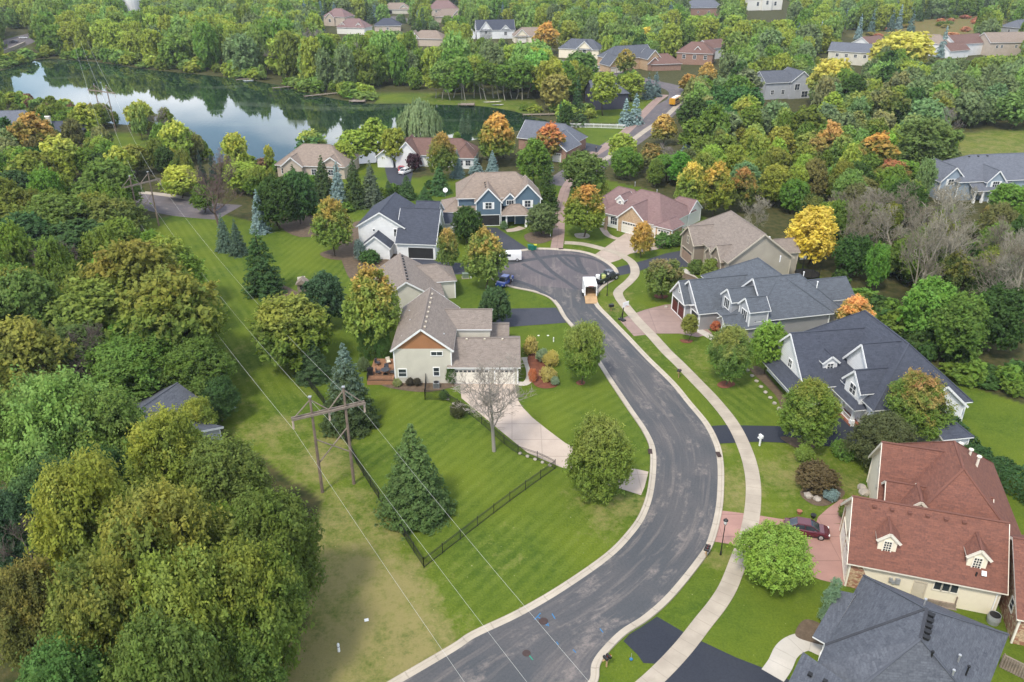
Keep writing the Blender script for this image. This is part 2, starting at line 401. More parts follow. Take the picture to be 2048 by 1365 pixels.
DRY = [(600,1130,7,.7),(700,1150,6,.75),(760,1200,6,.8),(820,1290,5,.75),(560,1260,8,.75),(660,1300,7,.8),(640,930,4,.55),(680,880,3,.6),(540,860,4,.4),(1180,1030,4,.35),(1225,1040,3,.6),(1000,1110,4,.25),(1640,940,5,.5),(1440,900,2,.6),(1560,960,6,.5),(700,1230,9,.55),(560,1330,10,.6),(640,1060,7,.45),(740,1100,4,.5),(1250,1020,4,.6),(1160,1000,3,.35),(1470,970,5,.65),(1600,950,7,.6),(1640,960,7,.55),(1475,1000,4,.7),(1730,990,5,.4),(1300,700,4,.35),(1420,740,6,.4),(740,1290,8,.35),(1230,620,5,.5),(640,560,5,.3),(380,590,6,.25),
       (470,700,6,.2),(1240,590,4,.4),(1330,650,3,.3),(1400,720,5,.35),(620,440,6,.4),(1160,490,4,.3),(560,880,5,.25),(600,1180,8,.5),(860,1210,5,.2),(800,930,4,.15),(1760,740,6,.4),(1950,300,70,.55),(1440,1120,2,.6),
       (1720,480,0,0),(880,470,4,.35),(980,200,60,.35),(230,290,20,.2),(830,1330,4,.5),(690,1350,8,.5),(1220,660,4,.2)]
def axis(lo, hi, flo, fhi, fine, g=1.12):
    r = list(np.arange(flo, fhi+fine, fine)); s = fine; x = r[-1]
    while x < hi: s = min(s*g, 60); x += s; r.append(x)
    s = fine; x = r[0]
    while x > lo: s = min(s*g, 60); x -= s; r.insert(0, x)
    return np.array(r)
xs = axis(-2600, 2600, -55, 72, .6, 1.06); ys = axis(-300, 4200, 34, 178, .6, 1.05)
X, Y = np.meshgrid(xs, ys); nx, ny = len(xs), len(ys)
wood = np.ones(X.shape); dry = np.zeros(X.shape); st = np.zeros(X.shape); red = np.zeros(X.shape)
for pl in LAWN: wood[np_in(X, Y, pl)] = 0
for pl, d in STR:
    k = np_in(X, Y, pl); st[k] = (X*d.x+Y*d.y)[k]+.37
for px, py, r, a in DRY:
    if r:
        p = at(px, py); dry = np.maximum(dry, a*np.exp(-((X-p.x)**2+(Y-p.y)**2)/(r*r)))
red[np_in(X, Y, W([(1690,78),(1780,48),(1880,30),(2000,40),(2040,75),(1960,95),(1800,70)]))] = 1
inc = np_in(X, Y, CORR); far_ = np.clip((112-Y)/45, 0, 1)
dry = np.where(inc, np.clip(dry*.75+.24*far_+.05, 0, .85), dry*.85)
me = bpy.data.meshes.new('ground'); co = np.stack([X.ravel(), Y.ravel(), np.zeros(X.size)], 1)
me.vertices.add(len(co)); me.vertices.foreach_set('co', co.ravel())
i = (np.arange(ny-1)[:, None]*nx+np.arange(nx-1)[None]).ravel(); q = np.stack([i, i+1, i+1+nx, i+nx], 1)
me.loops.add(q.size); me.loops.foreach_set('vertex_index', q.ravel()); me.polygons.add(len(q))
me.polygons.foreach_set('loop_start', np.arange(len(q))*4); me.polygons.foreach_set('loop_total', np.full(len(q), 4)); me.update()
for nme, arr in (('wood', wood), ('dry', dry), ('stripe', st), ('red', red)):
    a = me.attributes.new(nme, 'FLOAT', 'POINT'); a.data.foreach_set('value', arr.ravel().astype('f'))
me.materials.append(M['ground']); go = bpy.data.objects.new('ground', me); COL.objects.link(go); go['kind'] = 'structure'

# lake
LAKE_PX = [(-120,165),(0,142),(60,125),(100,118),(200,126),(300,140),(400,150),(480,158),(560,172),(620,188),(690,202),(740,208),(800,208),(880,210),(960,213),(1020,222),(1075,236),(1100,246),(1060,258),(1000,268),(930,285),(880,300),(800,320),(700,330),(640,335),(520,335),(440,335),(400,300),(370,268),(320,250),(250,250),(185,240),(120,215),(40,200),(-120,215)]
LAKE = smooth(W(LAKE_PX), 4, True)
sheet('lake_water', LAKE, .03, M['water'])

# road through the neighbourhood
RL = W([(330,1700),(480,1560),(640,1445),(776,1365),(900,1293),(943,1265),(1032,1223),(1120,1172),(1209,1110),(1253,1066),(1280,1026),(1296,973),(1300,906),(1286,866),(1254,818),(1218,764),(1180,705),(1147,661),(1125,635),(1112,612),(1096,596),(1067,585),(1028,577),(1008,571),(988,562),(975,550)])
RR = W([(900,1760),(1010,1560),(1120,1430),(1191,1372),(1200,1332),(1218,1305),(1253,1270),(1300,1239),(1350,1193),(1407,1122),(1429,1084),(1444,1024),(1448,975),(1447,926),(1439,889),(1418,848),(1384,807),(1350,766),(1299,716),(1262,677),(1223,637),(1199,612),(1194,596),(1199,585),(1213,571),(1231,559),(1237,549),(1233,538),(1219,526),(1194,512),(1164,503),(1125,499),(1076,497),(1039,501)])
RL = smooth(RL, 5); RR = smooth(RR, 5)
bulb = W([(1039,501),(1010,506),(960,515),(930,520),(930,548),(975,552)])
poly = RL + bulb[::-1] + RR[::-1]
road = sheet('road', poly, .012, M['asphalt'])
# uv of the road follows its direction so that wear runs along it
ul = road.data.uv_layers[0]; mid = []
for k in range(60):
    a = RL[int(k/59*(len(RL)-1))]; 
    b = min(RR[:95], key=lambda p: (p-a).length); mid.append((a+b)/2)
ml = [0]
for a, b in zip(mid, mid[1:]): ml.append(ml[-1]+(b-a).length)
wear = MB(); 
def strip_between(A, B, n):
    mb = MB(); uv = []; vs = []; s = 0; last = None
    for i in range(n):
        a = A[int(round(i/(n-1)*(len(A)-1)))]; b = B[int(round(i/(n-1)*(len(B)-1)))]
        c = (a+b)/2
        if last is not None: s += (c-last).length
        last = c
        for k in range(9):
            p = a.lerp(b, .06+.88*k/8); vs.append((p.x, p.y, .016)); uv.append((k*1.0, s))
    fs = [(i*9+k, i*9+k+1, (i+1)*9+k+1, (i+1)*9+k) for i in range(n-1) for k in range(8)]
    mb.mesh(vs, fs); mb.uv = uv; return mb
A_ = [p for p in RL if p.y < at(1112,612).y]; B_ = [p for p in RR[:110] if p.y < at(1199,612).y]
w_ = strip_between(A_, B_, 70).build('road_surface', M['asphalt']); w_['kind'] = 'structure'
bmx = bmesh.new(); bmx.from_mesh(w_.data); bmesh.ops.recalc_face_normals(bmx, faces=bmx.faces)
if sum(f.normal.z for f in bmx.faces) < 0: bmesh.ops.reverse_faces(bmx, faces=bmx.faces)
bmx.to_mesh(w_.data); bmx.free()
sheet('turning_circle', W([(1035,506),(1080,501),(1130,503),(1190,516),(1222,534),(1228,549),(1205,570),(1188,590),(1150,580),(1110,575),(1060,570),(1010,560),(985,545),(985,520)]), .016, M['asphalt_pink'], sm=4)
KP = [(-.75, .0), (-.72, .02), (-.3, .035), (-.24, .13), (0, .14), (.02, .0)]
ribbon('kerb', RL[:-2], [(-a, h) for a, h in KP][::-1] if False else [(a*1.0, h) for a, h in KP], M['kerb'])
ribbon('kerb', RR, [(-a, h) for a, h in KP][::-1], M['kerb'])
# damp tracks and sealed cracks in the turning circle
for k, (pl, wd) in enumerate(((((1064,502),(1085,525),(1105,545),(1130,562),(1155,580)),.9),(((930,540),(985,532),(1060,520),(1115,512),(1150,512)),1.3),(((1115,512),(1135,530),(1160,545)),.9),(((1130,515),(1148,530),(1165,548)),.6),
      (((1152,510),(1160,530),(1172,550)),1.0),(((1045,528),(1070,542),(1110,560)),.8),(((975,545),(1010,556),(1060,572),(1110,600)),1.0),(((1150,512),(1185,518),(1210,530),(1222,548),(1205,562)),.8))):
    ribbon('damp_track', smooth(W(pl), 6), [(-wd/2*(1), .020+.0015*k), (wd/2, .020+.0015*k)], M['tar'])
SW1 = smooth(W([(1129,486),(1150,487),(1173,490),(1208,499),(1225,504),(1241,510),(1264,526),(1270,547),(1258,564),(1238,582),(1238,594),(1252,614),(1276,643),(1305,673),(1334,705),(1358,728),(1395,766),(1430,803),(1467,851),(1494,909),(1506,963),(1505,1020),(1494,1076),(1480,1114),(1458,1171),(1436,1208),(1406,1246),(1361,1303),(1300,1365),(1200,1450),(1080,1600),(1000,1760)]), 6)
ribbon('sidewalk', SW1, [(-.85, .0), (-.84, .055), (.84, .055), (.85, .0)], M['walk'])
# path to the collector road
PT = smooth(W([(1113,499),(1117,470),(1118,445),(1121,415),(1127,392),(1133,375),(1150,352),(1180,325),(1200,315)]), 5)
ribbon('path', PT, [(-1.25, .03), (1.25, .03)], M['drive_agg'])
# driveways
DK = [0]
def drive(pl, mat, z=.024, sm=0, name='driveway'):
    DK[0] += 1; z += DK[0]*.0004; return sheet(name, W(pl), z, M[mat], sm=sm)
drive([(920,762),(921,780),(923,797),(954,823),(1008,868),(1055,906),(1112,931),(1140,942),(1200,965),(1282,991),(1289,975),(1297,944),(1250,934),(1190,915),(1131,887),(1095,860),(1065,836),(1045,815),(1036,801),(1028,762)], 'drive_conc', .02)
drive([(985,622),(1015,618),(1112,616),(1124,632),(1133,646),(1080,650),(1010,655),(985,650)], 'asphalt_dark')
drive([(800,508),(855,516),(875,524),(930,527),(1003,521),(1005,552),(930,549),(870,551),(800,530)], 'asphalt_dark', .028)
drive([(962,455),(994,456),(1020,474),(1058,499),(1030,503),(1003,508),(985,485)], 'asphalt_dark')
drive([(1188,511),(1215,492),(1252,466),(1290,458),(1345,470),(1345,488),(1312,500),(1260,508),(1240,520),(1219,527)], 'drive_tan')
drive([(1232,536),(1260,529),(1290,521),(1330,508),(1372,500),(1402,528),(1380,534),(1340,536),(1300,536),(1270,545),(1238,552)], 'asphalt_dark')
drive([(1238,640),(1262,630),(1290,620),(1330,610),(1368,607),(1412,655),(1425,668),(1395,675),(1360,668),(1310,668),(1268,673)], 'drive_agg')
drive([(1417,853),(1450,851),(1560,853),(1640,850),(1700,800),(1760,860),(1760,910),(1700,905),(1662,894),(1600,888),(1520,884),(1437,888)], 'asphalt_new')
drive([(1444,1022),(1500,1029),(1570,1040),(1632,1045),(1702,1050),(1712,1165),(1720,1180),(1640,1160),(1600,1144),(1480,1092),(1429,1084)], 'drive_pink')
drive([(1632,1047),(1636,1035),(1655,1018),(1680,1000),(1715,996),(1715,1048)], 'drive_pink', .028)
drive([(1247,1283),(1258,1270),(1281,1256),(1314,1234),(1396,1282),(1350,1330),(1287,1327),(1275,1310)], 'asphalt_new'); drive([(1396,1280),(1470,1315),(1560,1350),(1640,1400),(1560,1480),(1210,1480),(1312,1352)], 'asphalt_new')
def strip_walk(pl, w, mat='walk_white', name='garden_walk', z=.036): ribbon(name, smooth(W(pl), 6), [(-w/2, z), (w/2, z)], M[mat])
strip_walk([(1545,1352),(1560,1330),(1572,1305),(1590,1290),(1615,1285),(1650,1300)], 2.0)
strip_walk([(1028,766),(1050,768),(1060,755),(1058,735),(1050,715)], 1.1)
strip_walk([(1205,456),(1215,470),(1235,478),(1252,474)], 1.4, 'drive_tan')
strip_walk([(1365,538),(1378,548),(1395,562)], 1.2)
strip_walk([(1395,660),(1410,668),(1430,680)], 1.4)
strip_walk([(1012,462),(1030,460),(1045,455)], 2.0, 'drive_tan')
# collector road, side road, highway, far turning circle
def roadline(name, pl, w, mat='asphalt_pink', z=.01): return ribbon(name, smooth(W(pl), 8), [(-w/2, z), (w/2, z)], M[mat])
roadline('collector_road', [(1120,372),(1180,330),(1215,305),(1262,275),(1300,245),(1340,213),(1362,197),(1352,178),(1280,160),(1200,140),(1100,120)], 10)
ribbon('path', smooth(W([(1170,318),(1210,295),(1250,265),(1280,235),(1310,205),(1330,190)]), 8), [(-1.6, .02), (1.6, .02)], M['drive_agg'])
ribbon('path', smooth(W([(1200,325),(1235,303),(1290,262),(1330,235),(1360,205)]), 8), [(-1, .024), (1, .024)], M['walk'])
drive([(1138,280),(1165,284),(1205,293),(1195,305),(1160,300),(1140,297)], 'asphalt_dark')
roadline('side_road', [(60,440),(180,412),(250,403),(300,402),(380,418),(460,425)], 11, 'asphalt_pink')
ribbon('sidewalk', smooth(W([(60,402),(180,390),(250,384),(320,389),(380,398)]), 8), [(-1, .024), (1, .024)], M['walk'])
roadline('highway', [(-300,190),(-120,135),(0,98),(55,76),(120,60)], 20, 'asphalt_pink')
ribbon('retaining_edge', smooth(W([(-300,205),(-120,147),(0,110),(50,90)]), 8), [(-.5, .0), (-.4, 1.6), (.4, 1.6), (.5, 0)], M['kerb'])
sheet('turning_circle', W([(760,38),(790,33),(815,38),(810,48),(780,52),(758,47)]), .02, M['asphalt_pink'], sm=4)
drive([(768,330),(800,328),(826,345),(820,372),(790,378),(775,360)], 'asphalt_dark')
drive([(1700,362),(1760,358),(1765,380),(1715,385)], 'asphalt_dark')
drive([(2000,480),(2100,470),(2100,530),(2010,520)], 'asphalt_dark')
drive([(1190,128),(1240,126),(1240,142),(1190,143)], 'drive_tan')
# planting beds
def bed(pl, mat='mulch', z=.034):
    DK[0] += 1; sheet('mulch_bed', W(pl), z+DK[0]*.0007, M[mat], sm=5)
bed([(1055,715),(1075,705),(1092,735),(1100,755),(1115,772),(1090,778),(1068,770),(1062,745)])
bed([(1152,766),(1160,761),(1170,764),(1168,770),(1158,771)])
bed([(1434,770),(1445,763),(1465,764),(1470,771),(1455,777),(1440,776)])
bed([(1500,740),(1520,735),(1550,770),(1575,800),(1600,840),(1575,850),(1556,800),(1535,775)], 'soil')
bed([(1560,875),(1610,880),(1630,895),(1600,900)], 'soil')
bed([(1600,985),(1640,960),(1690,985),(1660,1010),(1625,1010)], 'soil')
bed([(1590,1270),(1610,1240),(1650,1255),(1660,1290),(1620,1285)], 'soil')
bed([(772,775),(850,785),(920,770),(915,755),(780,765)], 'soil')
bed([(640,508),(668,500),(705,508),(690,520),(655,518)], 'soil')
bed([(1050,470),(1085,463),(1105,478),(1080,488),(1055,484)], 'soil')
bed([(1340,540),(1400,560),(1420,580),(1380,590)], 'soil')
bed([(1150,468),(1175,468),(1178,476),(1155,477)], 'edging')
bed([(1310,590),(1335,592),(1330,598),(1312,597)])
bed([(1360,680),(1385,681),(1380,687),(1365,686)])
bed([(540,565),(600,590),(560,620),(530,600)], 'soil')
bed([(560,440),(680,430),(700,455),(600,475)], 'soil')
bed([(690,450),(860,440),(880,480),(740,560),(690,540)], 'soil')
# utility paint marks and covers on the road
M['blue_paint'] = plain('blue_marking_paint', (.03, .16, .33), .8); M['green_paint'] = plain('green_marking_paint', (.02, .22, .14), .8)
M['iron'] = plain('cast_iron', (.07, .045, .04), .7, .3)
for a, b in (((1069,1240),(1081,1227)),((1075,1234),(1083,1239)),((1084,1240),(1094,1252)),((1094,1243),(1097,1253)),((1104,1228),(1110,1238)),((1146,1300),(1152,1306)),((1113,1284),(1117,1290)),((1200,1258),(1206,1266))):
    ribbon('paint_mark', W([a, b]), [(-.05, .024), (.05, .024)], M['blue_paint'])
ribbon('paint_mark', W([(1058,1311),(1066,1321)]), [(-.05, .024), (.05, .024)], M['green_paint'])
def disc(px, py, r, mat, lab):
    p = at(px, py); mb = MB(); mb.tube((0, 0, 0), (0, 0, .012), r, r*.97, 20); mb.tube((0, 0, .012), (0, 0, .02), r*.8, r*.8, 20)
    o = mb.build('manhole_cover', M[mat]); o.location = (p.x, p.y, .018); tag(o, lab, 'manhole cover')
disc(1053,1307,.38,'iron','round iron manhole cover in the road near the green paint mark')
disc(1087,1243,.45,'iron','round manhole cover in the road beside the blue painted arrow')
for px, py, rz, lab in ((1300,905,1.5,'rusty red storm drain in the left kerb of the road bend'),(1437,911,1.6,'rusty red storm drain in the right kerb beside the sidewalk'),(1122,499,0,'rusty red storm drain in the kerb at the top of the turning circle')):
    p = at(px, py); mb = MB(); mb.box((0, 0, .03), (1.0, .5, .06))
    for k in range(6): mb.box((-.4+k*.16, 0, .065), (.05, .45, .03))
    o = mb.build('storm_drain', M['iron']); o.location = (p.x, p.y, .11); o.rotation_euler.z = rz; tag(o, lab, 'storm drain')

# ------------------------------------------------------------------ houses
class House:
    def __init__(s, name, x, y, deg, label, roof, wall, trim=None, group=None, cat='house'):
        s.th = math.radians(deg); s.o = Vector((x, y, 0)); s.root = empty(name, (x, y, 0), s.th, label, cat, group)
        s.roof, s.wall, s.trim = roof, wall, trim or M['white']; s.R = MB(); s.Ruv = []; s.Wm = {}; s.F = MB(); s.vols = []
        s.nv = 0
    def loc(s, x, y):
        d = Vector((x-s.o.x, y-s.o.y)); c, n = math.cos(s.th), math.sin(s.th)
        return Vector((d.x*c+d.y*n, -d.x*n+d.y*c))
    def wm(s, mat):
        if mat.name not in s.Wm: s.Wm[mat.name] = (MB(), mat)
        return s.Wm[mat.name][0]
    def roofface(s, pts, t=.16):
        """a roof plane: shingles on top, trim board round its edge and soffit below"""
        pts = [Vector(p) for p in pts]; n = (pts[1]-pts[0]).cross(pts[2]-pts[0])
        if n.z < 0: pts = pts[::-1]; n = -n
        n.normalize(); h = Vector((n.x, n.y, 0)); h = h.normalized() if h.length > 1e-4 else Vector((1, 0, 0))
        ax = Vector((-h.y, h.x, 0)); up = n.cross(ax)
        s.R.face(pts); s.Ruv += [(p.dot(ax), p.dot(up)) for p in pts]
        low = [p-Vector((0, 0, t)) for p in pts]; s.F.face(low[::-1])
        for i in range(len(pts)):
            j = (i+1) % len(pts); s.F.face([pts[i]-Vector((0, 0, .012)), low[i], low[j], pts[j]-Vector((0, 0, .012))])
    def vol(s, A, Ln, w, ze, zr, ends='gg', dr=0, oh=.4, walls=True, base=0.0, wall=None, gable=None, hip=None, wl=None, wr=None, loc=False):
        """ridge starts at A (place coordinates) and runs Ln along local direction dr*90deg; w = half width to the eaves"""
        a = Vector(A[:2]) if loc else s.loc(A[0], A[1]); ang = dr*math.pi/2; d = Vector((math.cos(ang), math.sin(ang))); l = Vector((-d.y, d.x))
        s.nv += 1; e = s.nv*.0023; ze += e; zr += e
        wl = w if wl is None else wl; wr = w if wr is None else wr; hip = hip if hip is not None else min(w*.9, Ln*.48)
        def P(t, o, z): q = a+d*t+l*o; return Vector((q.x, q.y, z))
        ra = P(hip if ends[0] == 'h' else 0, 0, zr); rb = P(Ln-(hip if ends[1] == 'h' else 0), 0, zr)
        zl = ze; al, bl_, ar, br_ = P(0, wl, ze), P(Ln, wl, ze), P(0, -wr, ze), P(Ln, -wr, ze)
        s.roofface([al, bl_, rb, ra]); s.roofface([br_, ar, ra, rb])
        if ends[0] == 'h': s.roofface([ar, al, ra])
        if ends[1] == 'h': s.roofface([bl_, br_, rb])
        s.cap(ra, rb)
        if ends[0] == 'h': s.cap(al, ra); s.cap(ar, ra)
        if ends[1] == 'h': s.cap(bl_, rb); s.cap(br_, rb)
        v = dict(a=a, d=d, l=l, Ln=Ln, wl=wl-oh, wr=wr-oh, oh=oh, ze=ze, zr=zr, w=w, base=base, ang=ang); s.vols.append(v)
        if walls:
            wmb = s.wm(wall or s.wall); t = .14
            zs = ze+(zr-ze)/w*oh-t-.03
            c = [P(oh, wl-oh, 0), P(Ln-oh, wl-oh, 0), P(Ln-oh, -wr+oh, 0), P(oh, -wr+oh, 0)]
            for i in range(4):
                p, q = c[i], c[(i+1) % 4]; z = lambda k, zz: Vector((k.x, k.y, zz))
                if i == 1 and ends[1] == 'g' or i == 3 and ends[0] == 'g':
                    m = P(Ln-oh if i == 1 else oh, 0, zr-t-.05)
                    if gable is not None:
                        wmb.face([z(p, base), z(q, base), z(q, zs), z(p, zs)]); s.wm(gable).face([z(p, zs), z(q, zs), m])
                    else: wmb.face([z(p, base), z(q, base), z(q, zs), m, z(p, zs)])
                else: wmb.face([z(p, base), z(q, base), z(q, zs), z(p, zs)])
            if base == 0 and not loc or walls == 2:
                for i in range(4):   # corner boards
                    k = c[i]; cc = (c[0]+c[2])/2; o_ = (k-cc); 
                    s.F.box((k.x, k.y, base+(zs-base)/2+.01), (.16, .16, zs-base-.05), rz=0)
            # rake boards on the gable ends
            for E_, tt, sg in ((ends[0], 0, 1), (ends[1], Ln, -1)):
                if E_ == 'g':
                    for ww, sw in ((wl, 1), (wr, -1)):
                        p0 = P(tt+sg*.05, sw*ww, ze-.16); p1 = P(tt+sg*.05, 0, zr-.16)
                        s.F.bar(p0, p1, .06, .26)
        return v
    def side(s, v, side):
        """origin, direction along wall, outward normal and length of one wall of a volume: A, B ends; L, R sides"""
        a, d, l, oh = v['a'], v['d'], v['l'], v['oh']
        if side == 'A': return a+d*oh+l*v['wl'], -l, -d, v['wl']+v['wr']
        if side == 'B': return a+d*(v['Ln']-oh)-l*v['wr'], l, d, v['wl']+v['wr']
        if side == 'L': return a+d*(v['Ln']-oh)+l*v['wl'], -d, l, v['Ln']-2*oh
        return a+d*oh-l*v['wr'], d, -l, v['Ln']-2*oh
    def opening(s, v, side, t, z, w, h, kind='window', mull=(2, 2), frame=None, pane=None, trimw=.11, shut=None, out=0.0):
        """t: position 0..1 from the left as seen from outside"""
        o, u, n, ln = s.side(v, side); u = -u if False else u
        c = o+u*(ln*t)+n*out; q = Matrix(((u.x, n.x, 0), (u.y, n.y, 0), (0, 0, 1)))
        fm = frame or s.trim
        def wp(x, y, zz): r = c+u*x+n*y; return Vector((r.x, r.y, zz))
        fb = MB()
        for x in (-w/2-trimw/2, w/2+trimw/2): fb.box(wp(x, .03, z), (trimw, .10, h+2*trimw), M=q)
        for zz in (z-h/2-trimw/2, z+h/2+trimw/2): fb.box(wp(0, .03, zz), (w, .10, trimw), M=q)
        if kind == 'window':
            for k in range(1, mull[0]): fb.box(wp(-w/2+w*k/mull[0], .035, z), (.05, .05, h), M=q)
            for k in range(1, mull[1]): fb.box(wp(0, .03, z-h/2+h*k/mull[1]), (w, .05, .045), M=q)
            f = fb.build('window', fm, s.root); pb = MB(); pb.box(wp(0, .0, z), (w, .05, h), M=q); pb.build('pane', pane or M['glass'], f)
            if shut is not None:
                for sg in (-1, 1):
                    sb = MB(); sb.box(wp(sg*(w/2+trimw+.24), .05, z), (.42, .06, h+.2), M=q)
                    for k in range(int(h/.2)): sb.box(wp(sg*(w/2+trimw+.24), .085, z-h/2+.1+k*.2), (.34, .02, .05), M=q)
                    sb.build('shutter', shut, f)
        elif kind == 'garage':
            f = fb.build('garage_door', fm, s.root); pb = MB(); rows = 4
            for k in range(rows): pb.box(wp(0, .0, z-h/2+h*(k+.5)/rows), (w, .05, h/rows-.03), M=q)
            npn = max(2, int(round(w/.62)))
            for k in range(rows-1):
                for j in range(npn): pb.box(wp(-w/2+w*(j+.5)/npn, .03, z-h/2+h*(k+.5)/rows), (w/npn-.14, .02, h/rows-.16), M=q)
            pp = pb.build('door_panel', pane or M['door_white'], f); gb = MB()
            for j in range(npn): gb.box(wp(-w/2+w*(j+.5)/npn, .03, z+h/2-h/rows/2), (w/npn-.16, .03, h/rows-.24), M=q)
            gb.build('door_window', M['glass'], pp)
        elif kind == 'open_garage':
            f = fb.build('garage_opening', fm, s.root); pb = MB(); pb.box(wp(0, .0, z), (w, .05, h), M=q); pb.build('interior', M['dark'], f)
        else:
            f = fb.build('door', fm, s.root); pb = MB(); pb.box(wp(0, .0, z), (w, .06, h), M=q)
            for zz in (-.25, .25): pb.box(wp(0, .035, z+zz*h), (w*.6, .02, h*.32), M=q)
            pb.build('door_leaf', pane or M['door_brown'], f); kb = MB(); kb.box(wp(w*.38, .07, z-.05), (.05, .08, .05), M=q); kb.build('handle', M['steel'], f)
        return f
    def dormer(s, v, side, t, out, w, zb, ze, zr, Ln=3.0, win=(.8, 1.1), wall=None, mull=(2, 2), oh=.25):
        """gabled dormer standing on a roof side of volume v; out = distance of its face from the eave line inwards"""
        a, d, l = v['a'], v['d'], v['l']; sg = 1 if side == 'L' else -1
        ww = v['wl'] if side == 'L' else v['wr']; p = a+d*(v['Ln']*t)+l*sg*(ww+v['oh']-out)
        ang = math.atan2(-l.y*sg, -l.x*sg); dr = ang/(math.pi/2)
        vv = s.vol((p.x, p.y), Ln, w, ze, zr, 'gg', dr, oh=oh, base=zb, wall=wall, loc=True)
        if win: s.opening(vv, 'A', .5, zb+(ze-zb)*.55+.1, win[0], win[1], mull=mull)
        return vv
    def vents(s, v, side, n, t0=.15, t1=.85, down=.7, mat=None, size=.38):
        a, d, l = v['a'], v['d'], v['l']; sg = 1 if side == 'L' else -1; sl = (v['zr']-v['ze'])/v['w']
        for k in range(n):
            t = t0+(t1-t0)*k/max(n-1, 1); p = a+d*(v['Ln']*t)+l*sg*down; mb = MB()
            mb.box((p.x, p.y, v['zr']-sl*down+.08), (size, size, .16), rz=v['ang']); mb.box((p.x, p.y, v['zr']-sl*down+.19), (size*1.15, size*1.15, .05), rz=v['ang']); mb.build('roof_vent', mat or M['black'], s.root)
    def pipe(s, x, y, z, h=.6, r=.07, mat=None, cap=True, loc=False):
        p = Vector((x, y)) if loc else s.loc(x, y); mb = MB(); mb.tube((p.x, p.y, z-.5), (p.x, p.y, z+h), r, r, 8)
        if cap: mb.tube((p.x, p.y, z+h), (p.x, p.y, z+h+.1), r*1.9, r*1.7, 8)
        mb.build('vent_pipe', mat or M['steel'], s.root)
    def chimney(s, x, y, z0, z1, w, d, mat):
        p = s.loc(x, y); mb = MB(); mb.box((p.x, p.y, (z0+z1)/2), (w, d, z1-z0)); c = mb.build('chimney', mat, s.root)
        mb = MB(); mb.box((p.x, p.y, z1+.06), (w+.2, d+.2, .14)); mb.tube((p.x, p.y, z1+.1), (p.x, p.y, z1+.5), .14); mb.build('chimney_cap', M['grey_metal'], c)
    def posts(s, pts, h, r=.14, mat=None, zb=0.0, square=True):
        for p in pts:
            q = s.loc(*p[:2]) ; mb = MB()
            mb.box((q.x, q.y, (zb+h)/2), (r*2, r*2, h-zb)); mb.box((q.x, q.y, zb+.45), (r*3.0, r*3.0, .9)); mb.box((q.x, q.y, h-.1), (r*2.8, r*2.8, .2)); mb.build('porch_post', mat or s.trim, s.root)
    def cap(s, a, b):
        a = Vector(a); b = Vector(b); i = len(s.R.v); s.R.bar(a+Vector((0, 0, .0)), b+Vector((0, 0, .0)), .26, .05); s.Ruv += [(k*.07, k*.05) for k in range(8)]
    def done(s):
        s.R.uv = s.Ruv
        s.R.build('roof', s.roof, s.root); s.F.build('fascia', s.trim, s.root)
        for k, (mb, mat) in s.Wm.items(): mb.build('wall', mat, s.root)
        return s.root
SH_BROWN = shingle('taupe_shingle', (.235, .185, .155)); SH_GREY = shingle('grey_shingle', (.10, .112, .13)); SH_NAVY = shingle('navy_shingle', (.062, .069, .090), (.038, .043, .058))
SH_SLATE = shingle('slate_shingle', (.105, .113, .13), (.055, .06, .075)); SH_RED = shingle('red_shingle', (.19, .080, .054), (.105, .048, .038)); SH_PINK = shingle('mauve_shingle', (.205, .135, .122), (.145, .088, .09))
SH_TAUPE = shingle('warm_taupe_shingle', (.235, .195, .165)); SH_TAN = shingle('tan_shingle', (.26, .205, .165)); SH_RUST = shingle('rust_shingle', (.17, .10, .082)); SH_BLUE = shingle('blue_grey_shingle', (.13, .14, .165))
SD_CREAM = siding('cream_siding', (.60, .57, .48)); SD_WHITE = siding('white_siding', (.74, .74, .73), .3); SD_BLUE = siding('blue_siding', (.10, .155, .205), .2); SD_GREY = siding('grey_siding', (.30, .29, .295)); SD_LGREY = siding('light_grey_siding', (.40, .41, .43))
SD_TAUPE = siding('taupe_siding', (.42, .375, .30)); SD_TAUPE2 = siding('brown_taupe_siding', (.27, .22, .17)); SD_RUST = siding('cedar_shakes', (.36, .17, .08), .22); SD_PBLUE = siding('pale_blue_siding', (.30, .36, .42), .2); SD_DARK = siding('dark_siding', (.055, .055, .08)); SD_BEIGE = siding('beige_siding', (.50, .42, .34))
ST_CREAM = plain('cream_stucco', (.72, .65, .50), .9, var=.06); ST_STONE = stone('tan_stone', ((.38, .25, .15), (.52, .38, .24), (.30, .14, .09))); ST_BRICK = stone('brick_red', ((.30, .18, .13), (.38, .25, .18), (.26, .15, .12)), 2.2); ST_WHITE = plain('white_stucco', (.70, .68, .62), .9, var=.06); ST_TAN = stone('tan_brick', ((.48, .34, .20), (.56, .42, .28), (.40, .26, .16)), 2.0)

# 1 centre: cream two-storey house with the cedar gable and the three-car garage
h = House('two_storey_house', -12.3, 97, 0, 'cream two-storey house with brown cedar gable and three-car garage at the centre', SH_TAUPE, SD_CREAM)
v = h.vol((-12.35, 96.4), 14.4, 4.35, 5.35, 8.7, 'gg', 1, gable=SD_RUST, oh=.4)
h.opening(v, 'A', .30-.0, 1.55, 1.0, 1.15, mull=(1, 2)) if False else None
h.opening(v, 'A', .13, 1.7, 1.05, 1.15, mull=(1, 2)); h.opening(v, 'A', .73, 1.9, .75, 1.25, mull=(1, 2)); h.opening(v, 'A', .75, 4.75, 1.5, .55, mull=(2, 1))
h.vents(v, 'R', 8, .08, .86, .45, M['tan_trim'], .24)
for x, y, z in ((-15.3, 99, 6.0), (-14.6, 103, 6.6), (-15.2, 107, 6.2), (-9.5, 99.3, 6.2)): h.pipe(x, y, z, .3)
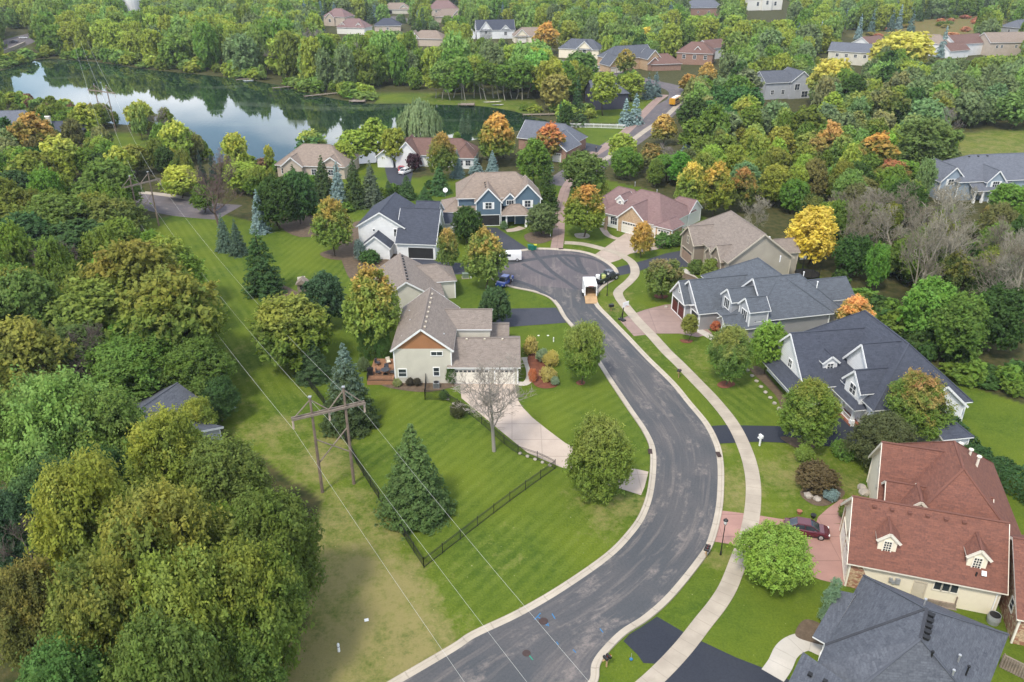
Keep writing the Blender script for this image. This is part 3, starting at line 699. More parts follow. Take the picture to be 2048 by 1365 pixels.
g = h.vol((-9.0, 101.3), 10.2, 4.9, 2.75, 4.9, 'gg', 0, oh=.4)
h.opening(g, 'R', .315, 1.15, 4.75, 2.15, 'garage'); h.opening(g, 'R', .80, 1.15, 2.6, 2.15, 'garage'); h.vents(g, 'R', 3, .25, .75, .35, M['tan_trim'], .24)
u = h.vol((-10.5, 106.8), 7.6, 3.6, 5.3, 6.9, 'gg', 0, oh=.3, base=2.5)
e = h.vol((-7.0, 107.2), 6.6, 3.4, 2.9, 4.2, 'gg', 0, oh=.35)
mb = MB(); mb.box((-2.9+.9, .0, 1.5), (.1, .1, .1))
h.done()

# 2 brown-roofed house behind it
h = House('single_storey_house', -17, 117, 11.5, 'low cream house with long taupe ridge between the white house and the cream one', SH_TAUPE, SD_CREAM)
v = h.vol((-16.9, 117.2), 13.2, 5.0, 3.7, 6.9, 'gg', 1, oh=.4); h.vents(v, 'R', 9, .1, .9, .35, M['black'], .3)
v2 = h.vol((-14.6, 119.6), 11.5, 3.6, 3.0, 4.6, 'gh', 1, oh=.35)
v3 = h.vol((-19.5, 127.5), 9.6, 3.4, 3.4, 5.4, 'hh', 0, oh=.35)
h.opening(v, 'A', .7, 1.8, 1.2, 1.2); h.done()

# 3 white house with the navy roof
h = House('white_farmhouse', -25.5, 148, -6, 'white two-storey house with navy roof and open garage left of the turning circle', SH_NAVY, SD_WHITE)
v = h.vol((-25.6, 147.6), 13.5, 4.9, 5.6, 8.6, 'gg', 1, oh=.45)
h.opening(v, 'A', .84, 4.4, .9, 1.5, mull=(1, 2)); h.opening(v, 'A', .34, 4.8, .4, .4, mull=(1, 1))
v2 = h.vol((-22.0, 151.2), 8.2, 6.2, 3.2, 8.4, 'gg', 0, oh=.45, wl=4.0)
h.opening(v2, 'R', .62, 1.25, 4.9, 2.2, 'open_garage'); h.opening(v2, 'B', .5, 4.4, .8, 1.5, mull=(1, 2)); h.opening(v2, 'B', .36, 1.6, .8, 1.3)
v3 = h.vol((-26.4, 144.6), 4.2, 3.0, 2.4, 4.8, 'gg', 1, oh=.35); 
v4 = h.vol((-19.4, 156.5), 5.0, 4.2, 5.2, 8.2, 'gg', 0, oh=.4); h.opening(v4, 'B', .5, 4.2, .8, 1.4)
v5 = h.vol((-15.2, 160.5), 3.4, 2.3, 2.8, 4.4, 'gg', 0, oh=.3)
for x, y in ((-21.2, 153.4), (-20.4, 153.2)): h.pipe(x, y, 6.9, .25, mat=M['white'])
h.done()

# 4 blue house
h = House('blue_house', -3, 166, 4, 'blue two-storey house with tan shingle roof and white shutters behind the white van', SH_TAN, SD_BLUE)
v = h.vol((-12.5, 172.6), 17.8, 6.2, 5.6, 9.6, 'hh', 0, oh=.45, hip=4.5)
a1 = h.vol((-5.0, 164.6), 8.4, 3.0, 5.2, 8.4, 'gg', 1, oh=.35); h.opening(a1, 'A', .5, 4.5, 1.3, 1.3, shut=M['white']); h.opening(a1, 'A', .52, 1.25, 4.4, 2.3, 'open_garage')
a2 = h.vol((3.4, 166.0), 7.5, 3.1, 5.6, 8.9, 'gg', 1, oh=.35); h.opening(a2, 'A', .5, 4.5, 1.2, 1.4, shut=M['white']); h.opening(a2, 'A', .6, 1.5, 2.0, 2.0, mull=(3, 2))
a3 = h.vol((-.4, 166.2), 6, 1.8, 5.1, 6.9, 'gg', 1, oh=.25, base=4.0); h.opening(a3, 'A', .5, 4.75, 1.5, .95, mull=(3, 1))
a4 = h.vol((-2.4, 165.6), 6.4, 2.6, 2.9, 4.6, 'hh', 0, oh=.3, walls=False); h.posts([(-1.2, 163.7), (3.0, 164.2)], 2.8, .16)
a5 = h.vol((-15.6, 169.5), 12, 4.6, 3.0, 5.2, 'hg', 0, oh=.35); h.opening(a5, 'A', .3, 1.6, .9, 1.3); h.opening(a5, 'A', .6, 1.6, .9, 1.3)
a6 = h.vol((-11.0, 176.5), 5.0, 3.6, 5.0, 8.0, 'hg', 0, oh=.3); h.vents(a1, 'L', 3, .3, .7, .5, M['black'], .3)
h.opening(v, 'B', .4, 4.4, 1, 1.3)
h.done()

# 5 mauve-roofed bungalow
h = House('stone_bungalow', 29, 165, -40, 'cream stone bungalow with mauve hip roof above the turning circle', SH_PINK, ST_WHITE)
v = h.vol((23.6, 170.9), 15.5, 7.2, 3.0, 7.4, 'hh', 0, oh=.45, hip=5.5)
v0 = h.vol((20.4, 174.0), 12.0, 4.6, 3.0, 6.9, 'hh', 0, oh=.45, hip=4.0)
g1 = h.vol((24.8, 159.3), 8, 3.7, 3.0, 6.2, 'gg', 1, oh=.35, wall=ST_TAN); h.opening(g1, 'A', .5, 1.25, 4.4, 2.2, 'garage')
g3 = h.vol((30.8, 154.9), 5, 2.3, 2.95, 4.2, 'hg', 1, oh=.35, wall=ST_TAN); h.opening(g3, 'A', .5, 1.25, 2.6, 2.2, 'garage')
g4 = h.vol((34.5, 170.6), 7, 3, 3.0, 5.4, 'hg', 0, oh=.3)
p4 = h.vol((18.6, 168.2), 5.5, 3.0, 3.0, 4.8, 'gg', 1, oh=.35, wall=ST_TAN)
h.opening(v, 'R', .2, 1.6, 1.6, 1.6, mull=(3, 2)); h.opening(v, 'R', .07, 1.3, 1.0, 2.1, 'door'); h.opening(v, 'B', .4, 1.6, .9, 1.2); h.opening(v, 'B', .15, 1.7, .7, .9)
h.dormer(v, 'R', .20, 2.6, 1.15, 4.2, 5.6, 6.7, 4.2, (.6, .55)); h.posts([(20.0, 162.6)], 2.9, .18, ST_TAN)
h.pipe(27, 171, 7.5, .4); h.pipe(31, 166, 7.2, .4); h.done()

# 6 taupe two-storey house
h = House('taupe_house', 43, 138, 12, 'taupe two-storey house with steep brown roof right of the turning circle', SH_TAUPE, SD_TAUPE, M['tan_trim'])
v = h.vol((44.3, 132.2), 19.5, 6.5, 4.7, 9.6, 'gh', 1, oh=.5, gable=None)
h.opening(v, 'A', .28, 3.2, 1.5, 1.5, mull=(2, 2)); h.vents(v, 'R', 2, .12, .2, 2.2, M['white'], .28)
w1 = h.vol((33.2, 143.6), 9, 3.2, 4.4, 7.2, 'gg', 0, oh=.4, wall=SD_TAUPE2); h.opening(w1, 'A', .5, 1.3, 4.4, 2.3, 'garage', pane=M['door_brown']); h.opening(w1, 'A', .5, 4.5, .8, 1.3, mull=(2, 2))
w2 = h.vol((36.6, 134.7), 8, 2.3, 4.2, 6.6, 'gg', 0, oh=.35, wall=SD_TAUPE2); h.opening(w2, 'A', .5, 3.2, 1.0, 1.6, mull=(2, 2))
w3 = h.vol((36.2, 138.4), 8, 1.6, 3.4, 5.0, 'gg', 0, oh=.3, wall=SD_TAUPE2); h.opening(w3, 'A', .5, 1.3, 1.1, 2.1, 'door', pane=M['dark'])
w4 = h.vol((36.4, 141.0), 8, 1.7, 4.6, 6.3, 'hg', 0, oh=.3, wall=SD_TAUPE2); h.opening(w4, 'A', .5, 4.0, 1.3, .7, mull=(3, 1))
w5 = h.vol((48.2, 139.0), 4.2, 2.8, 4.4, 6.2, 'gg', 0, oh=.3)
h.done()

# 7 grey house with the charcoal roof and maroon garage doors
h = House('charcoal_roof_house', 38, 116, 13, 'grey house with charcoal roof, white gables and maroon garage doors', SH_GREY, SD_GREY)
v = h.vol((43.4, 110.2), 19.0, 6.8, 3.9, 8.8, 'hh', 1, oh=.5, hip=6)
s1 = h.vol((37.4, 114.6), 13.6, 5.2, 3.95, 8.6, 'gh', 0, oh=.45, hip=5.5) ; h.opening(s1, 'A', .40, 6.1, .5, .8, mull=(1, 2))
g1 = h.vol((28.3, 117.9), 12.5, 4.3, 3.1, 6.9, 'gg', 0, oh=.45, wall=SD_LGREY)
g2 = h.vol((27.0, 119.4), 6, 2.9, 3.1, 6.1, 'gg', 0, oh=.45, wall=SD_LGREY)
h.opening(g2, 'A', .27, 1.35, 2.2, 2.4, 'garage', pane=M['door_maroon']); h.opening(g2, 'A', .75, 1.35, 2.2, 2.4, 'garage', pane=M['door_maroon']); h.opening(g2, 'A', .5, 4.4, .4, .7, mull=(1, 2))
g3 = h.vol((29.0, 115.2), 4, 1.9, 2.95, 3.9, 'gg', 0, oh=.3); h.opening(g3, 'A', .5, 1.3, 2.4, 2.3, 'open_garage')
d1 = h.vol((33.4, 113.7), 8, 1.9, 5.6, 7.2, 'gg', 0, oh=.3, base=3, wall=SD_LGREY); h.opening(d1, 'A', .5, 4.7, 1.6, 1.5, mull=(3, 1))
d2 = h.vol((35.2, 110.0), 3.6, 1.9, 5.6, 7.3, 'gg', 0, oh=.3, base=0, wall=SD_LGREY); h.opening(d2, 'A', .5, 4.4, 1.6, 1.6, mull=(3, 1))
d3 = h.vol((33.0, 111.3), 8, 3.8, 3.0, 5.0, 'hh', 0, oh=.35)
d4 = h.vol((32.2, 110.6), 4, 1.4, 3.0, 4.0, 'gg', 0, oh=.3, walls=False); h.posts([(32.7, 110.0), (32.9, 111.6)], 2.9, .15)
h.opening(s1, 'R', .56, 2.3, 1.1, 1.8, mull=(1, 1)); h.opening(s1, 'R', .72, 2.3, .9, 1.8, mull=(1, 1))
b1 = h.vol((48.5, 120.5), 7.0, 3.6, 3.4, 5.8, 'gg', 0, oh=.3); b2 = h.vol((50.2, 114.5), 4.5, 2.2, 3.0, 4.4, 'gg', 0, oh=.3)
h.opening(h.vols[0], 'L', .12, 2.6, .9, 1.4)
for x, y in ((44.6, 124), (46.2, 117), (47.0, 113)): h.pipe(x, y, 8.1, .5, mat=M['white'])
h.done()

# 8 white-gabled house with slate roof and porch
h = House('white_gabled_house', 45, 92, 9, 'white-trimmed house with steep slate-blue roof and front porch right of the road bend', SH_NAVY, SD_WHITE)
v = h.vol((51.2, 84.4), 21.0, 6.8, 3.9, 9.9, 'hh', 1, oh=.5, hip=5.4)
w = h.vol((37.2, 95.2), 14, 5.6, 3.3, 8.7, 'gg', 0, oh=.5); h.opening(w, 'A', .55, 4.3, .9, 1.1, mull=(2, 2))
lw = h.vol((36.2, 95.2), 1.2, 5.2, 2.8, 3.3, 'gg', 0, walls=False, oh=.3) if False else None
a, b = h.loc(35.2, 99.3), h.loc(36.6, 90.0)
h.roofface([(a.x, a.y, 2.55), (b.x, b.y, 2.55), (b.x+1.9, b.y+.2, 3.55), (a.x+1.9, a.y, 3.55)])
cg = h.vol((44.5, 90.1), 6.2, 4.1, 5.0, 9.7, 'gg', 0, oh=.55)
en = h.vol((43.1, 87.5), 5, 2.2, 5.0, 7.3, 'gg', 0, oh=.4, base=2.8); h.opening(en, 'A', .5, 4.5, 1.3, 1.3, mull=(2, 2))
pc = h.vol((42.4, 88.6), 9, 3.7, 2.9, 4.9, 'hh', 0, oh=.35, walls=False, hip=3.0)
h.posts([(42.9, 91.2), (43.1, 88.6), (43.5, 86.0), (46.3, 86.4)], 2.8, .17)
se = h.vol((50.0, 82.4), 4.0, 4.5, 3.2, 4.6, 'gh', 0, oh=.35, wl=3)
h.dormer(w, 'R', .31, 1.6, 1.25, 4.4, 5.9, 6.9, 4.8, (.8, .7)); 
h.opening(v, 'A', .4, 1.6, 1.0, 1.4); h.opening(v, 'A', .6, 5.6, 1.2, 1.2)
s_ = h.vol((53.3, 84.0), 9, 3.7, 3.7, 7.0, 'gg', 1, oh=.45); h.opening(s_, 'A', .5, 4.4, 1.2, 1.1); 
pr = MB()
for q0, q1 in (((43.0, 91.0), (43.15, 88.8)), ((43.15, 88.4), (43.5, 86.2))):
    p0, p1 = h.loc(*q0), h.loc(*q1)
    for z in (.95, .35): pr.bar((p0.x, p0.y, z), (p1.x, p1.y, z), .07, .07)
    for k in range(12): q = p0.lerp(p1, k/11); pr.box((q.x, q.y, .63), (.035, .035, .6))
pr.build('porch_railing', M['white'], h.root)
pf = MB(); c0 = h.loc(45.4, 88.9); pf.box((c0.x, c0.y, .16), (5.2, 5.6, .3)); pf.build('porch_floor', M['brickred'], h.root)
h.done()

# 9 red-roofed house
h = House('red_roof_house', 39, 60, -17, 'cream stucco and stone house with large red shingle roof beside the pink driveway', SH_RED, ST_CREAM, M['cream_trim'])
v = h.vol((33.0, 61.9), 13.7, 4.65, 3.15, 7.6, 'gg', 0, oh=.45)
h.opening(v, 'A', .28, 1.3, 2.7, 2.3, 'garage'); h.opening(v, 'A', .70, 1.3, 4.0, 2.3, 'garage')
h.opening(v, 'R', .49, 1.15, .95, 2.1, 'door', pane=M['tan_trim'], frame=M['tan_trim'])
for t in (.60, .655, .71): h.opening(v, 'R', t, 2.25, .58, .95, mull=(1, 1))
h.dormer(v, 'R', .245, 1.1, 1.05, 3.8, 5.65, 6.65, 3.9, (.62, 1.15), mull=(3, 4)); h.dormer(v, 'R', .80, 1.1, 1.05, 3.8, 5.65, 6.65, 3.9, (.62, 1.15), mull=(3, 4))
h.vents(v, 'R', 6, .15, .72, .55, shingle('red_shingle', (0, 0, 0)), .32)
n = h.vol((39.2, 70.3), 11, 4.6, 3.2, 8.2, 'gh', 0, oh=.45); h.opening(n, 'A', .5, 5.2, .8, 1.2)
n2 = h.vol((44.0, 76.2), 9, 5.2, 3.2, 8.6, 'hh', 3, oh=.45) if False else None
big = h.vol((43.0, 58.7), 17.0, 6.2, 3.4, 9.0, 'hh', 1, oh=.45, hip=6)
m2 = h.vol((38.2, 66.0), 10, 3.6, 3.1, 6.4, 'gg', 0, oh=.4); h.opening(m2, 'A', .5, 1.3, 1.1, 2.1, 'door')
h.dormer(m2, 'R', .3, 0.6, 1.6, 4.0, 5.0, 6.6, 3.2, None)
r1 = h.vol((45.6, 56.4), 9, 6.2, 3.2, 7.2, 'gg', 0, oh=.45, wall=ST_STONE)
h.opening(r1, 'R', .3, 1.1, .8, 1.3, mull=(1, 1)); h.opening(r1, 'R', .55, 1.1, .8, 1.3, mull=(1, 1)); h.opening(r1, 'A', .8, 2.4, .8, 1.1, mull=(1, 2))
for x, y, z in ((47.9, 70.6, 7.0), (48.3, 69.3, 7.1), (48.4, 67.9, 7.2)): h.pipe(x, y, z, .75, .14, M['cream_trim'])
for x, y, z in ((42.4, 55.0, 4.0),): h.pipe(x, y, z, .3, .08, M['black'], False)
sk = h.loc(43.0, 54.9); 
mb = MB(); mb.box((sk.x, sk.y, 4.25), (.4, .45, .12), M=Matrix.Rotation(math.radians(43), 3, 'X')); mb.build('skylight', M['white'], h.root)
# stone facing at the garage corner
st_ = MB(); o, uu, nn, ln = h.side(v, 'R')
def wq(x, z): q = o+uu*x+nn*.03; return (q.x, q.y, z)
st_.face([wq(0, 0), wq(1.9, 0), wq(1.7, 1.3), wq(1.3, 2.3), wq(.7, 3.2), wq(0, 3.3)]); st_.build('stone_facing', ST_STONE, h.root)
o2, u2, n2_, l2 = h.side(v, 'A')
for x0, x1 in ((0, .9), (l2-.9, l2), (l2*.46, l2*.5)):
    st_ = MB(); st_.face([tuple((o2+u2*x0+n2_*.03).to_3d()), tuple((o2+u2*x1+n2_*.03).to_3d()), tuple((o2+u2*x1+n2_*.03).to_3d()+Vector((0, 0, 3.2))), tuple((o2+u2*x0+n2_*.03).to_3d()+Vector((0, 0, 3.2)))]); st_.build('stone_facing', ST_STONE, h.root)
dp = MB(); q = o+uu*(ln-.25)+nn*.08; dp.box((q.x, q.y, 1.6), (.1, .1, 3.1)); q = o; dp.build('downpipe', M['white'], h.root)
mt = MB(); 
for x, z, s_2 in ((4.0-.3, 1.9, .3), (4.25-.3, 1.7, .22), (4.6-.3, 1.9, .42)): q = o+uu*x+nn*.12; mt.box((q.x, q.y, z), (s_2, .2, s_2*1.4))
mt.build('utility_meter', M['grey_metal'], h.root); h.done()

# 10 nearest house, grey shingles, lower right corner
h = House('grey_hip_roof_house', 33, 46, -37, 'nearest house with big grey hip roof in the lower right corner', SH_SLATE, ST_WHITE)
def hp(px, py, z): p = at(px, py, z); q = h.loc(p.x, p.y); return Vector((q.x, q.y, z))
NW, SWc, P1, P2 = hp(1727, 1150, 3.2), hp(1650, 1291, 3.0), hp(1854, 1218, 7.9), hp(1841, 1277, 7.6)
NE, S2, S1, SE = hp(2018, 1269, 3.1), hp(1690, 1400, 3.0), hp(1632, 1332, 2.9), hp(1960, 1420, 3.0)
h.roofface([NW, SWc, P1]); h.roofface([SWc, S1, S2, P2, P1]); h.roofface([S2, SE, P2]); h.roofface([P2, SE, NE, P1]); h.roofface([P1, NE, NW])
for q0, q1 in ((SWc, P1), (P1, P2), (P2, S2), (P2, SE), (P1, NE), (P1, NW)): h.cap(q0, q1)
for q0, q1 in ((SWc, P1), (P2, P1)):
    mb = MB(); mb.bar(q0+Vector((0, 0, .04)), q1+Vector((0, 0, .04)), .22, .08); mb.build('ridge_cap', M['grey_cap'] if 'grey_cap' in M else M.setdefault('grey_cap', plain('dark_ridge_cap', (.04, .042, .05), .8)), h.root)
wmb = h.wm(ST_WHITE); cen = (NW+SE)/2
rim = [NW, SWc, S1, S2, SE, NE]; ins = [p.lerp(Vector((cen.x, cen.y, p.z)), .06) for p in rim]
for i in range(6):
    a, b = ins[i], ins[(i+1) % 6]; wmb.face([(a.x, a.y, 0), (b.x, b.y, 0), (b.x, b.y, b.z+.05), (a.x, a.y, a.z+.05)])
a, b, c, d = hp(1678, 1181, 3.2), hp(1625, 1273, 2.5), hp(1652, 1288, 2.9), hp(1712, 1188, 3.6)
h.roofface([a, b, c, d]); 
h.posts([tuple(at(1650, 1297, 1.5))[:2]], 2.5, .18, M['white'])
# lower left garage roof
g0, g1_, g2_, g3_ = hp(1588, 1348, 3.0), hp(1606, 1303, 3.4), hp(1640, 1322, 4.6), hp(1690, 1368, 4.6)
h.roofface([hp(1560, 1400, 3.0), hp(1606, 1304, 3.0), hp(1700, 1370, 4.9), hp(1690, 1440, 4.9)]); h.roofface([hp(1606, 1304, 3.0), hp(1640, 1330, 3.0), hp(1700, 1370, 4.9)])
ga, gb = hp(1575, 1400, 2.9), hp(1612, 1312, 2.9); wmb.face([(ga.x, ga.y, 0), (gb.x, gb.y, 0), gb, ga])
ridge = P1.lerp(P2, .1)
for k in range(5):
    q = P1.lerp(P2, .12+.19*k)+Vector((.35, 0, -.22)); mb = MB(); mb.box((q.x, q.y, q.z+.12), (.5, .34, .2)); mb.box((q.x+.03, q.y, q.z+.24), (.56, .4, .06)); mb.build('roof_vent', M['black'], h.root)
for px, py, z in ((1620, 1350, 3.7), (1650, 1364, 4.1)):
    q = hp(px, py, z); mb = MB(); mb.box((q.x, q.y, z+.05), (.34, .34, .22)); mb.build('roof_vent', M['black'], h.root)
for px, py, z, mt_ in ((1849, 1208, 7.5, M['steel']), (1863, 1313, 6.4, M['black']), (1917, 1320, 5.4, M['steel']), (1935, 1342, 5.0, M['black']), (1905, 1350, 5.2, M['steel'])):
    q = hp(px, py, z); h.pipe(q.x, q.y, z, .45, .07, mt_, loc=True)
h.done()

# 11 pale blue house at the right edge
h = House('pale_blue_house', 110, 186, 8, 'pale blue house with grey roof and white shutters at the right edge', SH_BLUE, SD_PBLUE)
v = h.vol((103.5, 190.2), 32, 7.6, 4.6, 9.0, 'hh', 0, oh=.5)
a1 = h.vol((104.2, 184.0), 9, 3.5, 4.4, 7.8, 'gg', 1, oh=.4); h.opening(a1, 'A', .42, 4.2, 1.3, 1.3, shut=M['white']); h.opening(a1, 'A', .25, 1.5, 1.2, 1.2, shut=M['white'])
a2 = h.vol((113.6, 182.6), 9, 2.6, 4.6, 7.4, 'gg', 1, oh=.35); h.opening(a2, 'A', .5, 4.0, 1.6, 1.4, mull=(3, 2), shut=M['white'])
a3 = h.vol((107.5, 183.6), 11, 2.6, 2.9, 4.4, 'gg', 0, oh=.3, walls=False); h.posts([(108.4, 181.4), (110.4, 181.7), (112.4, 182)], 2.8, .16)
h.opening(v, 'R', .3, 1.4, 1.2, 2.0, mull=(2, 2)); h.opening(v, 'R', .6, 1.6, 1.6, 1.4, mull=(3, 2)); h.vents(v, 'R', 3, .2, .35, .6, M['black'], .35); h.done()

# farther houses: each from one to three volumes
def far_house(name, px, py, deg, label, roof, wall, vols, trim=None, openings=(), z0=0, group=None):
    p = at(px, py); h = House(name, p.x, p.y, deg, label, roof, wall, trim, group); vs = []
    for (x, y, Ln, w, ze, zr, ends, dr) in vols:
        vs.append(h.vol((x, y), Ln, w, ze, zr, ends, dr, oh=.45, loc=True))
    for (i, side, t, z, w, hh, kind) in openings: h.opening(vs[i], side, t, z, w, hh, kind, mull=(2, 2))
    h.done(); TREEKEEP.append((p.x, p.y, 13)); return h
TREEKEEP = []
W2 = lambda i, s, ts, z=1.6, w=1.3, hh=1.4: [(i, s, t, z, w, hh, 'window') for t in ts]
far_house('lakeside_house', 625, 352, -8, 'tan-roofed beige house by the lake behind the row of blue spruces', SH_TAN, SD_BEIGE, [(-9, 4, 19, 6.5, 3.2, 7.4, 'hh', 0), (6, -2, 9, 3.6, 3.2, 5.6, 'gg', 1), (-4, -3.5, 8, 3.0, 3.2, 5.6, 'gg', 1)], openings=W2(0, 'R', (.1, .3, .55, .8))+W2(1, 'A', (.3, .7)))
far_house('rust_roof_house', 880, 333, -5, 'white house with rust-red roof between orange maples near the lake', SH_RUST, SD_WHITE, [(-14, 4, 24, 5, 3.2, 6.8, 'hh', 0), (-8.5, -3, 9, 3.6, 3.2, 7.2, 'gg', 1), (-14.5, -3, 7, 2.6, 3, 5, 'gg', 1), (7, -2.5, 6, 3, 3, 6, 'hg', 1)], openings=W2(0, 'R', (.5, .62, .8), 1.7, 1.4, 1.8)+W2(3, 'A', (.3, .7)))
far_house('brick_garage_house', 1105, 305, -28, 'blue-grey roofed brick house beside the dark driveway by the collector road', SH_BLUE, ST_BRICK, [(-11, 4, 18, 5.5, 3.4, 7.6, 'gh', 0), (4, 0, 10, 5, 3.4, 7.0, 'gg', 3)], openings=[(1, 'B', .3, 1.3, 2.4, 2.2, 'garage'), (1, 'B', .7, 1.3, 2.4, 2.2, 'garage')])
far_house('dark_house', 1218, 218, 10, 'dark navy house half hidden by a tall yellow-green tree near the lake', SH_SLATE, SD_DARK, [(-7, 4, 14, 6, 5.5, 9.5, 'gh', 0), (0, -1, 6, 3.5, 5.2, 8.5, 'gg', 1)], trim=M['black'])
far_house('twin_gable_house', 1248, 140, 24, 'tan slate-roofed house with twin gables and a white double garage, below the yellow maple', SH_SLATE, ST_TAN, [(-8, 6, 24, 6.5, 5.2, 10, 'hg', 0), (-8, 3, 10, 4, 3.2, 7.5, 'gg', 3), (12, 2, 9, 4, 5, 9, 'gg', 3)], openings=[(1, 'B', .28, 1.3, 2.6, 2.3, 'garage'), (1, 'B', .72, 1.3, 2.6, 2.3, 'garage')]+W2(2, 'B', (.5,), 3.8, 1.6, 1.8))
far_house('arched_gable_house', 1160, 118, -20, 'cream gabled house with slate roof just left of the twin-gabled one', SH_SLATE, ST_CREAM, [(-12, 6, 22, 6, 4.6, 9, 'hh', 0), (2, 0, 8, 4.5, 4.6, 8.6, 'gg', 1)], openings=W2(1, 'A', (.5,), 3.2, 1.6, 2.4))
far_house('brown_bungalow', 1335, 140, 12, 'brown-roofed low house with a small brick gable left of the rust-roofed brick one', SH_RUST, ST_BRICK, [(-9, 3, 15, 6, 3, 7, 'hh', 0), (-7, -1, 6, 3.4, 3, 6, 'gg', 1)], openings=W2(1, 'A', (.5,), 2.5))
far_house('brick_house', 1385, 128, -18, 'brick house with rust-brown hip roof in front of a white gabled house', SH_RUST, ST_BRICK, [(-8, 3, 18, 7, 5.4, 10, 'hh', 0), (2, -2, 6, 3, 5.4, 8.5, 'gg', 1)], openings=W2(0, 'R', (.2, .5, .8), 3.6, 1.4, 1.8))
far_house('white_gable_house', 1420, 116, 35, 'white gabled house with rust roof right behind the brick one', SH_RUST, SD_WHITE, [(-7, 0, 14, 5.5, 5.4, 9, 'gg', 0)], openings=W2(0, 'A', (.3, .7), 3.8))
far_house('white_navy_house', 985, 78, 8, 'white house with navy steep roof and several gables beyond the lake wood', SH_NAVY, SD_WHITE, [(-10, 5, 24, 6, 5, 10.5, 'gg', 0), (-4, -1, 8, 4, 5, 10, 'gg', 1), (8, -1, 8, 3.6, 4.6, 8, 'gg', 1), (-13, 0, 6, 3, 3.2, 6, 'gg', 1)], openings=W2(1, 'A', (.5,), 4, 1.6, 2)+W2(2, 'A', (.5,), 3, 1.6, 2))
far_house('tan_gable_house', 1060, 85, 5, 'tan-roofed house with a cream gable right of the white navy-roofed house', SH_TAN, ST_CREAM, [(-10, 4, 22, 6, 3.6, 8, 'hh', 0), (-5, -2, 8, 4.2, 3.6, 7.5, 'gg', 1), (12, 4, 9, 5, 4, 8, 'gg', 3)], openings=[(1, 'A', .5, 1.3, 4.6, 2.3, 'garage')])
far_house('pink_stucco_house', 672, 52, -20, 'pale stucco house with rose-red roof at the top left beyond the lake', SH_PINK, SD_BEIGE, [(-9, 5, 18, 7, 6, 11, 'hh', 0), (-3, -3, 8, 4, 5, 8.5, 'gg', 1)], openings=W2(1, 'A', (.5,), 3.5, 1.6, 2))
far_house('rose_roof_house', 706, 68, -15, 'smaller rose-red roofed house right in front of the pale stucco one', SH_PINK, ST_WHITE, [(-10, 3, 20, 6.5, 4, 9, 'hh', 0), (-6, -2, 6, 3, 4, 7, 'gg', 1), (5, -2, 6, 3, 4, 7, 'gg', 1)], openings=W2(1, 'A', (.5,), 2.8))
far_house('garage_bungalow', 793, 28, 2, 'cream bungalow with two dark garage doors behind the far turning circle', SH_TAN, SD_CREAM, [(-12, 5, 24, 7, 3.4, 8, 'hh', 0), (6, -1, 8, 4.4, 3.4, 7, 'gg', 1)], openings=[(0, 'R', .25, 1.4, 5, 2.4, 'open_garage'), (1, 'A', .5, 1.4, 4.6, 2.4, 'open_garage')])
far_house('mauve_hip_house', 885, 32, 0, 'hip-roofed mauve grey house at the top edge right of the cream bungalow', SH_PINK, SD_BEIGE, [(-12, 5, 24, 8, 5, 11, 'hh', 0)], openings=W2(0, 'R', (.3, .7), 3.4))
far_house('grey_gabled_house', 898, 45, 10, 'tan roofed house with pale gable peeping above the wood', SH_TAN, SD_BEIGE, [(-10, 4, 20, 6.5, 4, 9, 'hg', 0), (6, -2, 8, 4, 4, 8, 'gg', 1)], openings=W2(1, 'A', (.5,), 3))
far_house('cream_roof_house', 855, 92, -12, 'low cream house half hidden in the wood above the lake', SH_TAN, SD_BEIGE, [(-10, 4, 20, 6, 4, 8, 'hh', 0), (-8, -2, 6, 4, 4, 8, 'gg', 1)], openings=W2(1, 'A', (.5,), 3))
far_house('navy_roof_cottage', 776, 62, 5, 'dark navy roof just below the far turning circle', SH_NAVY, SD_BEIGE, [(-9, 4, 18, 7, 3.4, 7.5, 'hh', 0)], openings=W2(0, 'R', (.5,)))
far_house('grey_deck_house', 1578, 196, 14, 'grey house with slate roof and white deck among yellow trees', SH_SLATE, SD_LGREY, [(-12, 4, 16, 6, 6.2, 9.8, 'gh', 0), (3, -3, 12, 5, 6.4, 10.2, 'gg', 1)], openings=W2(0, 'R', (.2, .5), 2.6, 1.2, 1.6)+[(1, 'A', .3, 4.4, 2, 2.2, 'window'), (1, 'A', .7, 1.6, 2.6, 2.2, 'window')])
far_house('cream_colonial', 1692, 128, -30, 'cream two-storey house with blue-grey roof left of the yellow trees', SH_BLUE, SD_CREAM, [(-9, 3, 22, 6.5, 6, 9.5, 'gg', 0), (12, 1, 8, 4.5, 3.4, 6.5, 'gg', 0)], openings=W2(0, 'R', (.2, .4, .6, .8), 4.2)+W2(0, 'A', (.5,), 4.2))
far_house('white_rear_house', 1745, 112, 35, 'white house with red-brown roof half behind the big yellow tree', SH_RUST, SD_WHITE, [(-8, 3, 16, 6, 6, 9.5, 'gg', 0)], openings=W2(0, 'A', (.3, .7), 4.2))
far_house('tan_colonial', 1855, 110, -25, 'white house with tan roof right of the big yellow tree', SH_TAN, SD_WHITE, [(-12, 3, 22, 7, 6, 10, 'gh', 0)], openings=W2(0, 'R', (.3, .6), 4.2))
far_house('white_twin_house', 1915, 112, 25, 'white house with rust-red roof and two gables at the upper right', SH_RUST, SD_WHITE, [(-6, 4, 24, 6.5, 6, 10, 'gg', 0), (-14, -1, 15, 5, 3.6, 7, 'gg', 0)], openings=W2(0, 'A', (.3, .7), 4.2)+W2(1, 'A', (.5,), 2))
far_house('beige_colonial', 2010, 110, 8, 'beige two-storey house with tan gable roof at the right edge of the far row', SH_TAN, SD_BEIGE, [(-13, 3, 34, 7, 6.6, 11, 'gg', 0)], openings=W2(0, 'R', (.12, .2, .45, .6, .8), 4.6)+W2(0, 'A', (.5,), 4.6))
